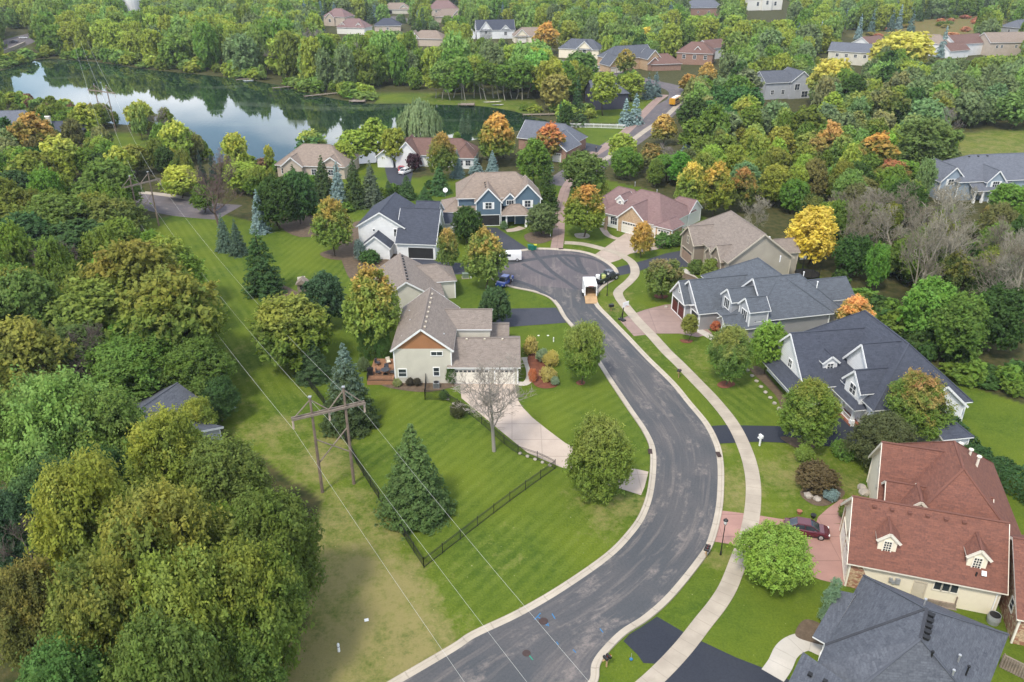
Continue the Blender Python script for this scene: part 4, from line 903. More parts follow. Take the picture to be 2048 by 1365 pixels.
far_house('grey_corner_house', 2040, 75, 30, 'light grey house in the far upper right corner', SH_BLUE, SD_LGREY, [(-9, 3, 22, 7, 6, 10, 'hh', 0)], openings=W2(0, 'A', (.5,), 4))
far_house('slate_manor', 1530, 20, 15, 'large white house with dark blue roof at the very top right of centre', SH_NAVY, ST_WHITE, [(-20, 5, 34, 9, 9, 16, 'hh', 0), (-2, -6, 10, 5, 9, 15, 'gg', 1)], openings=W2(0, 'R', (.3, .6, .8), 5, 2, 3)+W2(1, 'A', (.5,), 6, 2, 3))
far_house('slate_cottage', 1405, 32, 8, 'slate-roofed brick house at the top edge left of the large white one', SH_BLUE, ST_BRICK, [(-14, 5, 30, 8, 6, 12, 'hh', 0)], openings=W2(0, 'R', (.3, .6), 3))
far_house('dark_lake_house', 108, 287, 6, 'dark-roofed house with a cream chimney at the left by the lake', SH_NAVY, SD_DARK, [(-11, 3, 20, 6, 3.6, 6, 'hh', 0)], trim=M['wood_grey'])
far_house('grey_edge_house', -6, 275, 10, 'grey house cut off by the left edge of the photo', SH_BLUE, SD_LGREY, [(-9, 3, 18, 6, 4, 7.5, 'gg', 0)], openings=W2(0, 'R', (.5, .8), 2))
hh_ = House('pavilion_house', -52, 96, -20, 'slate-roofed house almost buried in the trees of the left wood', SH_SLATE, SD_LGREY)
p = at(205, 812, 5.5); v = hh_.vol((p.x-6, p.y+1), 18, 6, 3.2, 6.4, 'hh', 0, oh=.5); p = at(290, 825, 4.6); v = hh_.vol((p.x-1.0, p.y-3.0), 9, 4.6, 3.1, 5.6, 'gg', 1, oh=.5)
hh_.vol((p.x+2, p.y-2.2), 6.5, 4.0, 3.0, 4.8, 'gg', 0, oh=.4); q = hh_.loc(*at(300, 822, 5.6)[:2]); hh_.pipe(q.x, q.y, 4.8, .5, .12, M['black'], loc=True); hh_.done()

# ------------------------------------------------------------------ trees
TR = np.random.default_rng(7); RND = random.Random(11)
def quads_mesh(name, C, A, B, attrs, mat):
    """C centres, A/B half axes -> one diamond leaf per row"""
    n = len(C); co = np.empty((n, 4, 3)); co[:, 0] = C-A; co[:, 1] = C-B; co[:, 2] = C+A; co[:, 3] = C+B
    me = bpy.data.meshes.new(name); me.vertices.add(n*4); me.vertices.foreach_set('co', co.ravel().astype('f'))
    me.loops.add(n*4); me.loops.foreach_set('vertex_index', np.arange(n*4, dtype='i')); me.polygons.add(n)
    me.polygons.foreach_set('loop_start', np.arange(n, dtype='i')*4); me.polygons.foreach_set('loop_total', np.full(n, 4, 'i')); me.update()
    for k, a in attrs.items():
        at_ = me.attributes.new(k, 'FLOAT', 'POINT'); at_.data.foreach_set('value', np.repeat(a, 4).astype('f'))
    me.materials.append(mat); return me
def unit(v): return v/np.maximum(np.linalg.norm(v, axis=1, keepdims=True), 1e-9)
def axes_from_normals(Nn, size, rng, asp=.62):
    t = unit(np.cross(Nn, rng.normal(size=Nn.shape))); b = np.cross(Nn, t)
    return t*size[:, None], b*size[:, None]*asp
ASP = {'oval': 2.3, 'round': 1.75, 'broad': 1.55, 'shrub': 1.3, 'wild': 2.0, 'ash': 2.0, 'column': 5.0}
LOD = {0: (42000, .030), 1: (15000, .052), 2: (4200, .098), 3: (1000, .20)}
def crown_mesh(shape, lod, seed):
    rng = np.random.default_rng(seed*31+hash_(shape)+lod*7); asp = ASP[shape]; n, ls = LOD[lod]
    nb = {'oval': 84, 'round': 76, 'broad': 78, 'shrub': 22, 'wild': 70, 'ash': 60, 'column': 30}[shape]
    u = rng.random(nb)**.9; z = .08+.86*u
    if shape == 'oval': env = np.sin(np.pi*np.clip(z, 0, 1)**.72)**.62
    elif shape == 'column': env = np.sin(np.pi*np.clip(z, 0, 1)**.6)**.45
    elif shape in ('round', 'shrub'): env = np.sqrt(np.clip(1-(2*z-1)**2, 0.05, 1))
    elif shape == 'broad': env = np.sqrt(np.clip(1-(2*z**1.15-1)**2, 0.05, 1))*(.8+.35*rng.random(nb))
    else: env = np.sqrt(np.clip(1-(2*z**.9-1)**2, .06, 1))*(.70+.42*rng.random(nb))
    br = {'oval': .21, 'round': .23, 'broad': .24, 'shrub': .38, 'wild': .23, 'ash': .21, 'column': .42}[shape]*(.65+.7*rng.random(nb))
    th = np.arange(nb)*2.399+rng.normal(size=nb)*.5; rr = np.maximum(env-br*.75, 0)*(.55+.45*rng.random(nb)**.5)
    bc = np.stack([rr*np.cos(th), rr*np.sin(th), z*asp*.92+.02], 1)
    bc[0] = (0, 0, asp*.45); br[0] = .62 if shape != 'column' else .5
    bc[1] = (0, 0, asp*.70); br[1] = .42
    bcol = rng.random(nb)
    w = br**2; w /= w.sum(); per = {0: 16, 1: 11, 2: 6, 3: 4}[lod]; m = n*2//per; k = rng.choice(nb, m, p=w)
    d = unit(rng.normal(size=(m, 3))); d[:, 2] = np.where(d[:, 2] < -.45, -d[:, 2], d[:, 2])
    rad = br[k]*(.72+.62*rng.random(m)**1.7)
    P = bc[k]+d*rad[:, None]
    keep = np.ones(m, bool)
    for j in range(nb):
        dd = np.linalg.norm(P-bc[j], axis=1); keep &= ~((dd < br[j]*.72) & (k != j))
    gap = np.sin(P[:, 0]*5+seed)*np.sin(P[:, 1]*5.3+2*seed)*np.sin(P[:, 2]*4.1)
    keep &= gap < .36+.45*rng.random(m)
    idx = np.nonzero(keep)[0][:n//per]; P = P[idx]; d = d[idx]; k = k[idx]; m = len(P)
    # every spray of leaves grows along its own twig, outward and a little up
    tw = unit(d+np.array([0, 0, .35])+rng.normal(size=d.shape)*.55); ln = .075+.12*rng.random(m); srnd = rng.random(m)
    rep = lambda a: np.repeat(a, per, axis=0)
    t = rng.random(m*per); P = rep(P)+rep(tw)*((t-.35)*rep(ln))[:, None]*1.5+rng.normal(size=(m*per, 3))*.030; d = rep(d); k = rep(k)
    Nn = unit(d*.55+np.array([0, 0, .45])+rep(rng.normal(size=(m, 3)))*.35+rng.normal(size=d.shape)*.35)
    sz = ls*(.6+.75*rng.random(len(P))); A, B = axes_from_normals(Nn, sz, rng)
    rn = np.clip(rep(srnd)*.65+rng.random(len(P))*.35, 0, 1)
    return quads_mesh(shape+'_crown', P, A, B, {'rnd': rn, 'blob': bcol[k], 'hg': np.clip(P[:, 2]/asp, 0, 1)}, M['leaf'])
def hash_(s): return sum(ord(c)*(i+3) for i, c in enumerate(s)) % 9973
def spruce_mesh(lod, seed, pine=False):
    rng = np.random.default_rng(seed*17+lod+(500 if pine else 0)); asp = 2.6
    nb = {0: 420, 1: 230, 2: 110, 3: 60}[lod]; per = {0: 70, 1: 36, 2: 17, 3: 11}[lod]; ls = {0: .036, 1: .062, 2: .12, 3: .18}[lod]
    z = 1-(rng.random(nb)**.56)*.97; z.sort(); th = np.arange(nb)*2.399+rng.normal(size=nb)*.25
    R = ((1-z)**(.62 if pine else .86))*(.82+.32*rng.random(nb))+.03
    C = []; Nn = []; bl = []
    cb = rng.random(nb)
    for i in range(nb):
        m = max(5, int(per*(R[i]+.25))); t = np.sqrt(rng.random(m))*1.0
        side = (rng.random(m)-.5)*.42*R[i]*(1.15-t)*2.0+rng.normal(size=m)*.02
        zz = z[i]*asp-t*R[i]*.42+t**2*R[i]*.16+rng.normal(size=m)*.022-np.abs(side)*.45
        c, s = math.cos(th[i]), math.sin(th[i]); r = t*R[i]
        C.append(np.stack([r*c-side*s, r*s+side*c, zz+.06], 1)); 
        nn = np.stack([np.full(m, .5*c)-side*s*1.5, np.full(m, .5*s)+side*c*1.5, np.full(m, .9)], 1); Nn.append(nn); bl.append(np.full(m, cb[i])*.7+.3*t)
    C = np.concatenate(C); Nn = unit(np.concatenate(Nn)+rng.normal(size=C.shape)*.38); bl = np.concatenate(bl)
    sz = ls*(.55+.8*rng.random(len(C))); A, B = axes_from_normals(Nn, sz, rng, .5)
    return quads_mesh('spruce_crown', C, A, B, {'rnd': rng.random(len(C)), 'blob': bl, 'hg': np.clip(C[:, 2]/asp, 0, 1)}, M['leaf'])
def willow_mesh(lod, seed):
    rng = np.random.default_rng(seed+77); asp = 1.9; C = []; A = []; B = []; bl = []
    ns = 620 if lod < 2 else 420
    for i in range(ns):
        th = rng.random()*6.283; r = rng.random()**.5*.95; top = asp*(.97-.42*r**2)+rng.normal()*.07; ln = (.35+.75*rng.random())*asp*(.35+.6*r)
        clump = math.sin(th*5)*.5+math.sin(r*9+th*2)*.5; m = 20; t = np.linspace(0, 1, m)
        x = (r+.10*t)*math.cos(th)+rng.normal(size=m)*.015; y = (r+.10*t)*math.sin(th)+rng.normal(size=m)*.015; z = np.maximum(top-t**1.3*ln, .02)+rng.normal(size=m)*.01
        C.append(np.stack([x, y, z], 1)); A.append(np.tile([.0, .0, .07], (m, 1))+rng.normal(size=(m, 3))*.014); B.append(np.tile([-math.sin(th)*.03, math.cos(th)*.03, 0], (m, 1))+rng.normal(size=(m, 3))*.008); bl.append(np.full(m, .5+.35*clump+.1*rng.normal()))
    C = np.concatenate(C); n = len(C)
    return quads_mesh('willow_crown', C, np.concatenate(A), np.concatenate(B), {'rnd': rng.random(n), 'blob': np.clip(np.concatenate(bl), 0, 1), 'hg': C[:, 2]/asp}, M['leaf'])
def tree_skeleton(seed, levels, spread, droop=0.0, r0=.022, kids=(4, 4, 4, 4), bend=.25, upward=.35, low=.3, minr=.0022):
    """tapered branching wood in a unit-high space, one mesh"""
    rng = random.Random(seed); mb = MB()
    def grow(p, d, ln, r, lev):
        seg = 3 if lev < 2 else 2; pts = [p]; dd = d.copy()
        for s in range(seg):
            dd = (dd+Vector((rng.gauss(0, bend), rng.gauss(0, bend), rng.gauss(0, bend*.5)+(upward*.3 if lev else .1)-droop*lev*.1))).normalized()
            pts.append(pts[-1]+dd*ln/seg)
        rs = [r*(1-.55*i/seg) for i in range(seg+1)]
        for i in range(seg): mb.tube(pts[i], pts[i+1], rs[i], rs[i+1], 6 if lev == 0 else 3, cap=False)
        if lev >= levels: return
        for k in range(kids[min(lev, len(kids)-1)]):
            t = low+(1-low)*(k+rng.random())/kids[min(lev, len(kids)-1)] if lev == 0 else .25+.75*rng.random()
            i = min(int(t*seg), seg-1); q = pts[i].lerp(pts[i+1], t*seg-i)
            a = rng.random()*6.283+k*2.4; perp = Vector((math.cos(a), math.sin(a), 0)); perp = (perp-perp.project(dd)).normalized()
            nd = (dd*(1-spread)+perp*spread+Vector((0, 0, upward*.4))).normalized()
            grow(q, nd, ln*(.42+.22*rng.random())*(1.25-.45*t), max(rs[i]*.5, minr), lev+1)
    grow(Vector((0, 0, 0)), Vector((0, 0, 1)), (.78 if levels > 3 else .62) if levels > 1 else .8, r0, 0)
    return mb
_tm = {}
def cached(key, fn):
    if key not in _tm: _tm[key] = fn()
    return _tm[key]
def as_mesh(mb, name, mat):
    me = bpy.data.meshes.new(name); me.from_pydata([tuple(p) for p in mb.v], [], mb.f); me.materials.append(mat)
    me.polygons.foreach_set('use_smooth', [True]*len(me.polygons)); me.update(); return me
def trunk_mesh(v): return cached(('trunk', v), lambda: as_mesh(tree_skeleton(v, 2, .62, 0, .020, (7, 3), low=.35), 'trunk', M['bark']))
def pole_trunk(): return cached('ptrunk', lambda: as_mesh(tree_skeleton(3, 0, .5, 0, .02, (1,), bend=.02), 'trunk', M['bark']))
def bare_mesh(v, lod):
    return cached(('bare', v, lod), lambda: as_mesh(tree_skeleton(40+v, 4, .62, 0, .019, (9, 7, 5, 4) if lod < 1 else (9, 6, 5, 3), bend=.22, upward=.42, low=.2, minr=.0022 if lod < 1 else .0030), 'branches', M['bark']))
GREEN=(.075,.125,.012); OLIVE=(.090,.125,.013); DKGREEN=(.034,.066,.013); YGREEN=(.155,.190,.016); YELLOW=(.40,.28,.02); BLUEG=(.13,.185,.175); SPRUCE=(.042,.068,.022)
LTGREEN=(.11,.165,.028); GREYG=(.095,.130,.045); ORANGE=(.36,.14,.02); RED=(.40,.07,.03); RUST=(.24,.10,.025); BROWNG=(.10,.10,.03); GOLD=(.30,.22,.02)
BARK=(.11,.085,.06); GREYBARK=(.27,.23,.20); PINKBARK=(.30,.24,.20); WHITEBARK=(.40,.37,.31)
def put(me, name, parent, loc, scale, rz, color, tip=None, tipa=0):
    o = bpy.data.objects.new(name, me); COL.objects.link(o); o.parent = parent; o.location = loc; o.scale = scale; o.rotation_euler = (0, 0, rz)
    o.color = c4(color)
    if tip is not None: tip = tuple(a*.60+b*.40 for a, b in zip(tip, color)); o['tip'] = [float(x) for x in tip]; o['tipa'] = float(tipa)
    return o
TREES = []   # x, y, r of everything planted, for spacing
KINDS = {'oval': 'maple_tree', 'round': 'deciduous_tree', 'broad': 'broadleaf_tree', 'shrub': 'shrub', 'wild': 'woodland_tree', 'ash': 'ash_tree', 'column': 'arborvitae', 'spruce': 'spruce_tree', 'pine': 'pine_tree', 'willow': 'willow_tree', 'bare': 'bare_tree'}
CATS = {'shrub': 'shrub', 'column': 'arborvitae', 'spruce': 'spruce', 'pine': 'pine tree', 'willow': 'willow', 'bare': 'bare tree', 'oval': 'maple tree'}
def plant(shape, x, y, h, r, color, label, tip=None, tipa=0, cb=None, group=None, lod=None, seed=None, bark=BARK, lean=0):
    D = math.hypot(x, math.hypot(y, CAM_H)); seed = RND.randrange(1, 4) if seed is None else seed
    if lod is None: lod = 0 if D < 118 else 1 if D < 215 else 2
    if shape == 'shrub': lod = min(lod+1, 3)
    root = empty(KINDS[shape], (x, y, 0), RND.random()*6.28, label, CATS.get(shape, 'tree'), group)
    TREES.append((x, y, r))
    if shape == 'bare':
        s = h/.98; put(bare_mesh(seed, 0 if D < 150 else 1), 'branches', root, (0, 0, 0), (s*r/h*2.5, s*r/h*2.5, s), 0, bark); return root
    if cb is None: cb = {'oval': .14, 'round': .12, 'broad': .12, 'shrub': 0.0, 'wild': .16, 'ash': .25, 'column': 0, 'spruce': .02, 'pine': .05, 'willow': .04}[shape]
    if shape in ('spruce', 'pine'): me = cached((shape, lod, seed), lambda: spruce_mesh(lod, seed, shape == 'pine')); asp = 2.6
    elif shape == 'willow': me = cached(('willow', lod), lambda: willow_mesh(lod, seed)); asp = 1.9
    else: me = cached((shape, lod, seed), lambda: crown_mesh(shape, lod, seed)); asp = ASP[shape]
    put(me, 'crown', root, (0, 0, cb*h), (r, r, h*(1-cb)/asp), 0, color, tip, tipa)
    if shape not in ('shrub', 'column'):
        if shape in ('spruce', 'pine'): put(pole_trunk(), 'trunk', root, (0, 0, 0), (h*.75, h*.75, h*1.15), 0, bark)
        else: put(trunk_mesh(seed), 'trunk', root, (0, 0, 0), (min(h, r*2.0)*1.0, min(h, r*2.0)*1.0, h*1.05), 0, bark)
    return root
def T(shape, bx, by, ty, wpx, color, label, tip=None, tipa=0, **k):
    """tree whose foot stands at survey point (bx,by); ty = row of its top, wpx = crown width"""
    f = {'spruce': .62, 'pine': .7, 'round': .45, 'broad': .5, 'wild': .45, 'shrub': .6, 'willow': .6}.get(shape, 0)*(0 if k.get('cb', 0) > .15 else 1)
    by = by-wpx*.5*math.sin(PITCH+math.atan((by-682)/FPX))*f
    b = at(bx, by); h = hgt(bx, by, ty); d = b.y*CT-(h*.5-CAM_H)*ST; r = wpx/2*d/FPX
    return plant(shape, b.x, b.y, h, r, color, label, tip, tipa, **k)
def TH(shape, cx, ty, h, wpx, color, label, tip=None, tipa=0, **k):
    """tree of known height whose top is seen at (cx,ty)"""
    p = at(cx, ty, h*.97); d = p.y*CT-(h*.5-CAM_H)*ST; r = wpx/2*d/FPX
    return plant(shape, p.x, p.y, h, r, color, label, tip, tipa, **k)

# ------------------------------------------------------------------ trees one can tell apart
# centre and foreground
T('spruce', 832, 1058, 850, 165, (.050,.078,.020), 'big dark spruce inside the corner of the black fence', tip=(.075,.11,.03), tipa=.5)
T('spruce', 702, 872, 690, 128, SPRUCE, 'spruce with pale tip behind the timber power pole frame', tip=BLUEG, tipa=.42)
T('round', 1194, 1008, 852, 132, OLIVE, 'dense olive-green linden beside the curving concrete driveway', tip=(.16,.16,.03), tipa=.25, cb=.04)
T('bare', 988, 903, 732, 165, GREYG, 'leafless pale tree standing by the cream driveway', bark=(.38,.34,.29), seed=2)
for k, (x, t) in enumerate(((724, 655), (734, 648), (745, 652), (757, 650), (768, 655), (778, 660))):
    T('column', x, 722, t, 15, (.055,.105,.02), 'narrow bright green arborvitae in the hedge row behind the deck', group='narrow bright green arborvitae in the hedge row behind the deck', lod=1)
T('round', 592, 752, 606, 150, GREEN, 'broad green tree with yellowing top left of the round dark one', tip=(.20,.20,.03), tipa=.32)
T('spruce', 628, 770, 668, 84, (.045,.085,.03), 'dull green spruce in front of the broad green tree by the power line')
T('round', 655, 664, 556, 86, (.036,.066,.028), 'round dark blue-green tree beside the wooden playhouse')
T('oval', 752, 705, 532, 112, (.12,.15,.018), 'tall maple turning orange-red in front of the arborvitae row', tip=(.34,.11,.04), tipa=.26)
T('oval', 670, 512, 396, 78, (.105,.135,.018), 'maple with russet top standing in the lawn left of the white house', tip=RUST, tipa=.33)
T('pine', 530, 598, 462, 88, (.034,.070,.020), 'large dark pine in the lawn right of the power line corridor')
T('spruce', 452, 506, 428, 42, (.06,.095,.06), 'leftmost small grey-green spruce at the edge of the corridor')
T('spruce', 478, 515, 440, 44, (.05,.08,.05), 'grey-green spruce right against the large dark pine')
T('spruce', 523, 470, 380, 46, BLUEG, 'pale blue spruce standing before the dark pines')
T('round', 560, 465, 362, 84, DKGREEN, 'dark green round tree right of the pale blue spruce'); T('round', 602, 455, 352, 78, (.034,.070,.018), 'dark green tree between the blue spruce and the russet maple')
T('spruce', 650, 405, 312, 56, SPRUCE, 'dark spruce in front of the tan-roofed lakeside house'); T('spruce', 592, 400, 330, 46, SPRUCE, 'dark spruce at the left end of the tan-roofed lakeside house')
T('spruce', 680, 418, 322, 46, BLUEG, 'blue spruce below the right end of the tan-roofed house'); T('spruce', 712, 420, 314, 56, SPRUCE, 'tall dark spruce right of the blue spruce by the tan-roofed house')
T('spruce', 745, 418, 322, 54, (.075,.10,.06), 'thin grey-green spruce left of the dark curved driveway'); T('spruce', 778, 398, 360, 30, (.05,.09,.03), 'small spruce at the bottom of the dark curved driveway')
T('bare', 438, 452, 335, 105, GREYG, 'wide leafless brown tree beside the side road', bark=(.19,.135,.115), seed=1)
T('wild', 365, 402, 334, 80, YGREEN, 'yellow-green tree on the corner of the side road', tip=(.32,.28,.03), tipa=.6); T('wild', 492, 392, 326, 84, YGREEN, 'yellow-green tree between the leafless brown tree and the dark pines')
T('wild', 410, 430, 372, 50, GREEN, 'small green tree at the foot of the leafless brown tree')
T('willow', 842, 312, 202, 96, (.135,.185,.075), 'big pale weeping willow on the near lake shore')
for x, y, t, w in ((712, 330, 262, 78), (755, 322, 240, 70), (790, 335, 258, 60), (690, 345, 285, 50)):
    T('wild', x, y, t, w, YGREEN, 'yellow-green tree on the near shore left of the willow', group='yellow-green tree on the near shore left of the willow')
T('oval', 995, 332, 228, 74, (.10,.14,.016), 'tall maple with orange crown beyond the blue house', tip=(.50,.24,.04), tipa=.5)
T('oval', 886, 362, 264, 58, (.09,.125,.02), 'green maple with orange top in front of the rust-red roof', tip=(.28,.14,.03), tipa=.38)
T('oval', 1068, 372, 276, 70, GREEN, 'green maple behind the right end of the blue house'); T('oval', 1098, 322, 248, 62, (.11,.12,.02), 'red-topped maple in front of the brick garage house', tip=RED, tipa=.62)
T('wild', 1165, 402, 306, 92, (.075,.125,.022), 'green ash tree beside the path to the collector road'); T('spruce', 1094, 425, 326, 56, DKGREEN, 'dark green tree left of the path above the olive shrub tree')
T('oval', 1168, 475, 370, 88, (.11,.16,.014), 'bright maple with orange top left of the mauve-roofed bungalow', tip=(.42,.17,.03), tipa=.26)
T('round', 935, 492, 420, 62, DKGREEN, 'round dark green tree in front of the blue house garage'); T('round', 1084, 476, 414, 64, (.075,.095,.03), 'round olive ornamental tree by the blue house front walk')
T('oval', 972, 578, 458, 86, (.105,.145,.022), 'large maple with orange patch by the blue car on the turning circle', tip=(.34,.15,.04), tipa=.26); T('oval', 897, 545, 456, 46, (.09,.12,.022), 'slim maple with orange top in front of the white house garage', tip=(.30,.14,.04), tipa=.36)
T('round', 990, 662, 580, 60, (.042,.072,.024), 'dark green tree at the end of the cream house near the asphalt driveway')
T('round', 1163, 768, 654, 84, OLIVE, 'olive-green young tree in the mulch ring of the centre front lawn', cb=.2, tip=(.16,.15,.03), tipa=.35)
T('oval', 1282, 515, 444, 48, (.20,.17,.02), 'small golden-orange maple by the bungalow driveway', tip=(.38,.20,.03), tipa=.6); T('ash', 1325, 598, 520, 78, (.085,.125,.022), 'round tree with thinning reddish top beside the sidewalk bend', tip=(.22,.13,.08), tipa=.2, cb=.12)
T('oval', 1376, 684, 628, 36, (.13,.135,.02), 'small young tree in the lawn below the pink aggregate driveway', cb=.3)
T('round', 1452, 770, 662, 88, (.075,.115,.018), 'olive-green tree in a red mulch ring beside the sidewalk', cb=.2, tip=(.17,.13,.03), tipa=.3); T('round', 1528, 748, 652, 74, (.10,.17,.014), 'bright green round tree left of the white-gabled house', cb=.18)
T('oval', 1607, 893, 762, 116, (.085,.145,.016), 'large bright maple beside the sealed black driveway', tip=(.22,.17,.03), tipa=.16)
T('oval', 1812, 885, 742, 128, (.085,.135,.016), 'maple with red-tinged top in front of the white-gabled house', tip=(.30,.10,.05), tipa=.26)
T('broad', 1755, 950, 842, 118, (.060,.072,.026), 'low wide dark olive tree beside the red-roofed house', cb=.03)
T('broad', 1540, 1192, 1068, 136, (.125,.185,.018), 'yellow-green honeylocust overhanging the pink driveway', cb=.12)
T('column', 1652, 1246, 1152, 38, (.10,.155,.085), 'pale blue-green upright juniper at the corner of the nearest house', lod=0)
T('shrub', 1607, 925, 897, 38, (.11,.155,.02), 'round yellow-green shrub below the large bright maple'); T('shrub', 1685, 922, 888, 46, (.085,.155,.02), 'bright green shrub against the dark olive tree')
T('shrub', 1632, 988, 940, 76, (.075,.055,.024), 'spreading brown-red shrub tree in the front lawn bed'); T('shrub', 1661, 1004, 984, 30, BLUEG, 'low blue juniper beside the brown-red shrub tree'); T('shrub', 1690, 1040, 1008, 26, (.09,.12,.02), 'flowering shrub in the stone bed beside the red-roofed house')
T('oval', 1615, 532, 412, 104, (.40,.33,.016), 'brilliant golden-yellow tree behind the taupe house', tip=(.30,.25,.03), tipa=.3)
T('oval', 1702, 672, 592, 72, (.14,.14,.025), 'orange and pink topped tree between the two slate-roofed houses', tip=(.50,.15,.05), tipa=.5)
T('shrub', 1432, 664, 646, 24, (.28,.10,.03), 'rust-orange shrub by the charcoal-roofed house entry'); T('shrub', 1325, 498, 472, 34, (.06,.11,.02), 'green shrub between bungalow and dark driveway'); T('shrub', 1352, 495, 470, 32, (.06,.11,.02), 'green shrub at the bungalow side wall')
T('shrub', 1390, 550, 524, 28, (.07,.10,.02), 'green shrub before the taupe house porch'); T('shrub', 1422, 565, 528, 42, (.10,.13,.02), 'yellow-green ball shrub before the taupe house')
for x, y, t, w, c, lb in ((1060, 712, 680, 28, (.26,.22,.05), 'yellow-cream shrub nearest the garage corner of the cream house'), (1084, 728, 704, 26, (.14,.19,.10), 'pale grey-green shrub in the mulch bed'), (1102, 735, 708, 30, (.28,.24,.05), 'yellow flowering shrub at the right of the mulch bed'), (1096, 764, 740, 34, (.24,.20,.05), 'yellow-orange shrub at the lower end of the mulch bed'), (1065, 765, 742, 16, (.30,.10,.03), 'small rust-red grass clump in the mulch bed'), (1110, 772, 758, 18, (.14,.19,.11), 'small sage-green plant at the tip of the mulch bed'),
   (903, 770, 738, 20, (.05,.09,.02), 'upright green shrub left of the garage doors'), (795, 775, 762, 18, (.16,.18,.06), 'pale green hosta clump at the corner of the deck'), (820, 774, 760, 17, (.05,.045,.03), 'dark round bush under the cream wall'), (834, 774, 760, 16, (.05,.045,.03), 'dark bush beside the air conditioner'), (917, 838, 810, 28, (.05,.055,.02), 'dark brown-green shrub by the bend of the driveway'), (889, 802, 785, 20, (.05,.08,.02), 'small shrub by the black garden gate'),
   (728, 745, 722, 24, (.09,.13,.05), 'leafy shrub behind the wooden deck'), (892, 575, 548, 28, (.28,.26,.06), 'yellow-green shrub in front of the taupe ridge house'), (1008, 460, 446, 14, (.08,.13,.05), 'small shrub by the blue house garage'), (928, 470, 444, 30, (.14,.17,.03), 'yellow-green shrub beside the white house'), (862, 512, 470, 14, (.03,.07,.02), 'narrow dark cypress at the white house corner'), (882, 505, 462, 16, (.035,.07,.02), 'narrow evergreen right of the white house corner'),
   (722, 525, 488, 22, (.10,.14,.12), 'small blue-green spruce at the white house wall'), (740, 530, 506, 40, (.045,.09,.02), 'green bush under the white gable wall'), (1210, 395, 372, 18, (.14,.16,.02), 'small yellow-green conifer at the mauve-roofed bungalow')):
    T('shrub' if h_ else 'shrub', x, y, t, w, c, lb) if (h_ := 1) else None
# between the bungalow and the right wood
for x, y, t, w, c, tp, a, lb in ((1376, 432, 324, 66, (.12,.15,.016), (.42,.24,.04), .3, 'yellow-green maple directly behind the taupe house, leftmost of three'), (1424, 435, 326, 76, (.13,.155,.014), (.42,.22,.03), .3, 'broad yellow-green maple, middle one of three behind the taupe house'), (1480, 425, 336, 60, (.085,.115,.018), (.38,.15,.04), .3, 'green maple with orange edge, rightmost of three behind the taupe house'),
  (1652, 335, 245, 62, (.16,.15,.02), (.33,.15,.04), .5, 'orange-red maple in the middle of the right wood'), (1622, 345, 278, 60, (.085,.10,.02), (.24,.13,.03), .35, 'brownish maple left of the orange-red one'), (1742, 358, 268, 84, (.085,.115,.016), (.50,.26,.03), .42, 'maple with golden-orange left top'), (1708, 362, 298, 52, (.085,.105,.02), (.22,.13,.03), .3, 'small dull maple below the golden-orange topped one'), (1775, 395, 320, 74, (.08,.11,.016), (.36,.10,.05), .34, 'maple with red crown right of the bare wood'),
  (1325, 290, 230, 50, (.13,.13,.02), (.36,.19,.05), .6, 'orange maple beside the collector road'), (1092, 108, 46, 52, (.16,.14,.02), (.42,.18,.03), .65, 'orange maple above the cream gabled houses'), (1250, 150, 98, 40, (.10,.12,.02), (.30,.17,.03), .4, 'maple with orange top between the two slate-roofed tan houses'), (1290, 100, 55, 44, YGREEN, (.5,.36,.04), .8, 'yellow maple at the top right of the twin-gabled house'), (1375, 185, 148, 40, (.14,.12,.02), (.34,.17,.03), .6, 'rust-orange maple at the bend of the collector road'), (1412, 178, 125, 38, (.16,.13,.03), (.36,.19,.04), .6, 'taller orange maple right of the rust-orange one')):
    T('oval', x, y, t, w, c, lb, tip=tp, tipa=a)
T('round', 1850, 388, 336, 66, (.10,.165,.014), 'clipped yellow-green round tree left of the pale blue house'); T('round', 2010, 432, 373, 74, (.085,.145,.014), 'round bright green tree in front of the pale blue house')
T('ash', 1840, 352, 240, 130, (.075,.120,.026), 'huge feathery green tree at the edge of the meadow', lod=1, cb=.1); T('wild', 2020, 262, 182, 70, (.09,.15,.03), 'tall green tree beyond the meadow at the right edge')
T('wild', 1640, 360, 325, 100, (.11,.17,.04), 'wide light green tree between the orange maples and the bare wood') 
T('broad', 1800, 148, 68, 108, (.27,.24,.03), 'very large yellow tree in front of the far row of houses'); T('broad', 1762, 145, 85, 60, (.25,.23,.03), 'yellow tree overlapping the far white house'); T('broad', 1652, 215, 122, 80, (.16,.18,.03), 'yellow-topped tree right of the grey deck house', tip=(.36,.28,.03), tipa=.45)
for k, (x, y, t, w) in enumerate(((1395, 235, 172, 46), (1430, 245, 175, 50), (1470, 250, 172, 56), (1505, 235, 178, 44), (1410, 275, 205, 70), (1450, 285, 215, 60))):
    T('wild', x, y, t, w, (.045,.10,.022), 'dark green poplar in the grove right of the collector road', group='dark green poplar in the grove right of the collector road')
T('spruce', 1495, 275, 228, 36, (.06,.09,.07), 'grey-blue spruce below the dark green poplar grove'); T('spruce', 1512, 280, 238, 28, BLUEG, 'pale blue spruce next to the grey-blue one below the poplars')
T('spruce', 1375, 305, 268, 30, BLUEG, 'small blue spruce right of the collector road'); T('spruce', 1412, 330, 272, 50, SPRUCE, 'dark spruce group tree beside the collector road')
for x, y, t in ((1250, 253, 198), (1270, 250, 188)): T('spruce', x, y, t, 36, BLUEG, 'blue spruce at the white fence by the collector road', group='blue spruce at the white fence by the collector road')
for x, y, t in ((1295, 200, 148), (1310, 195, 142)): T('spruce', x, y, t, 30, (.08,.12,.11), 'blue-grey spruce beside the dark navy house lawn', group='blue-grey spruce beside the dark navy house lawn')
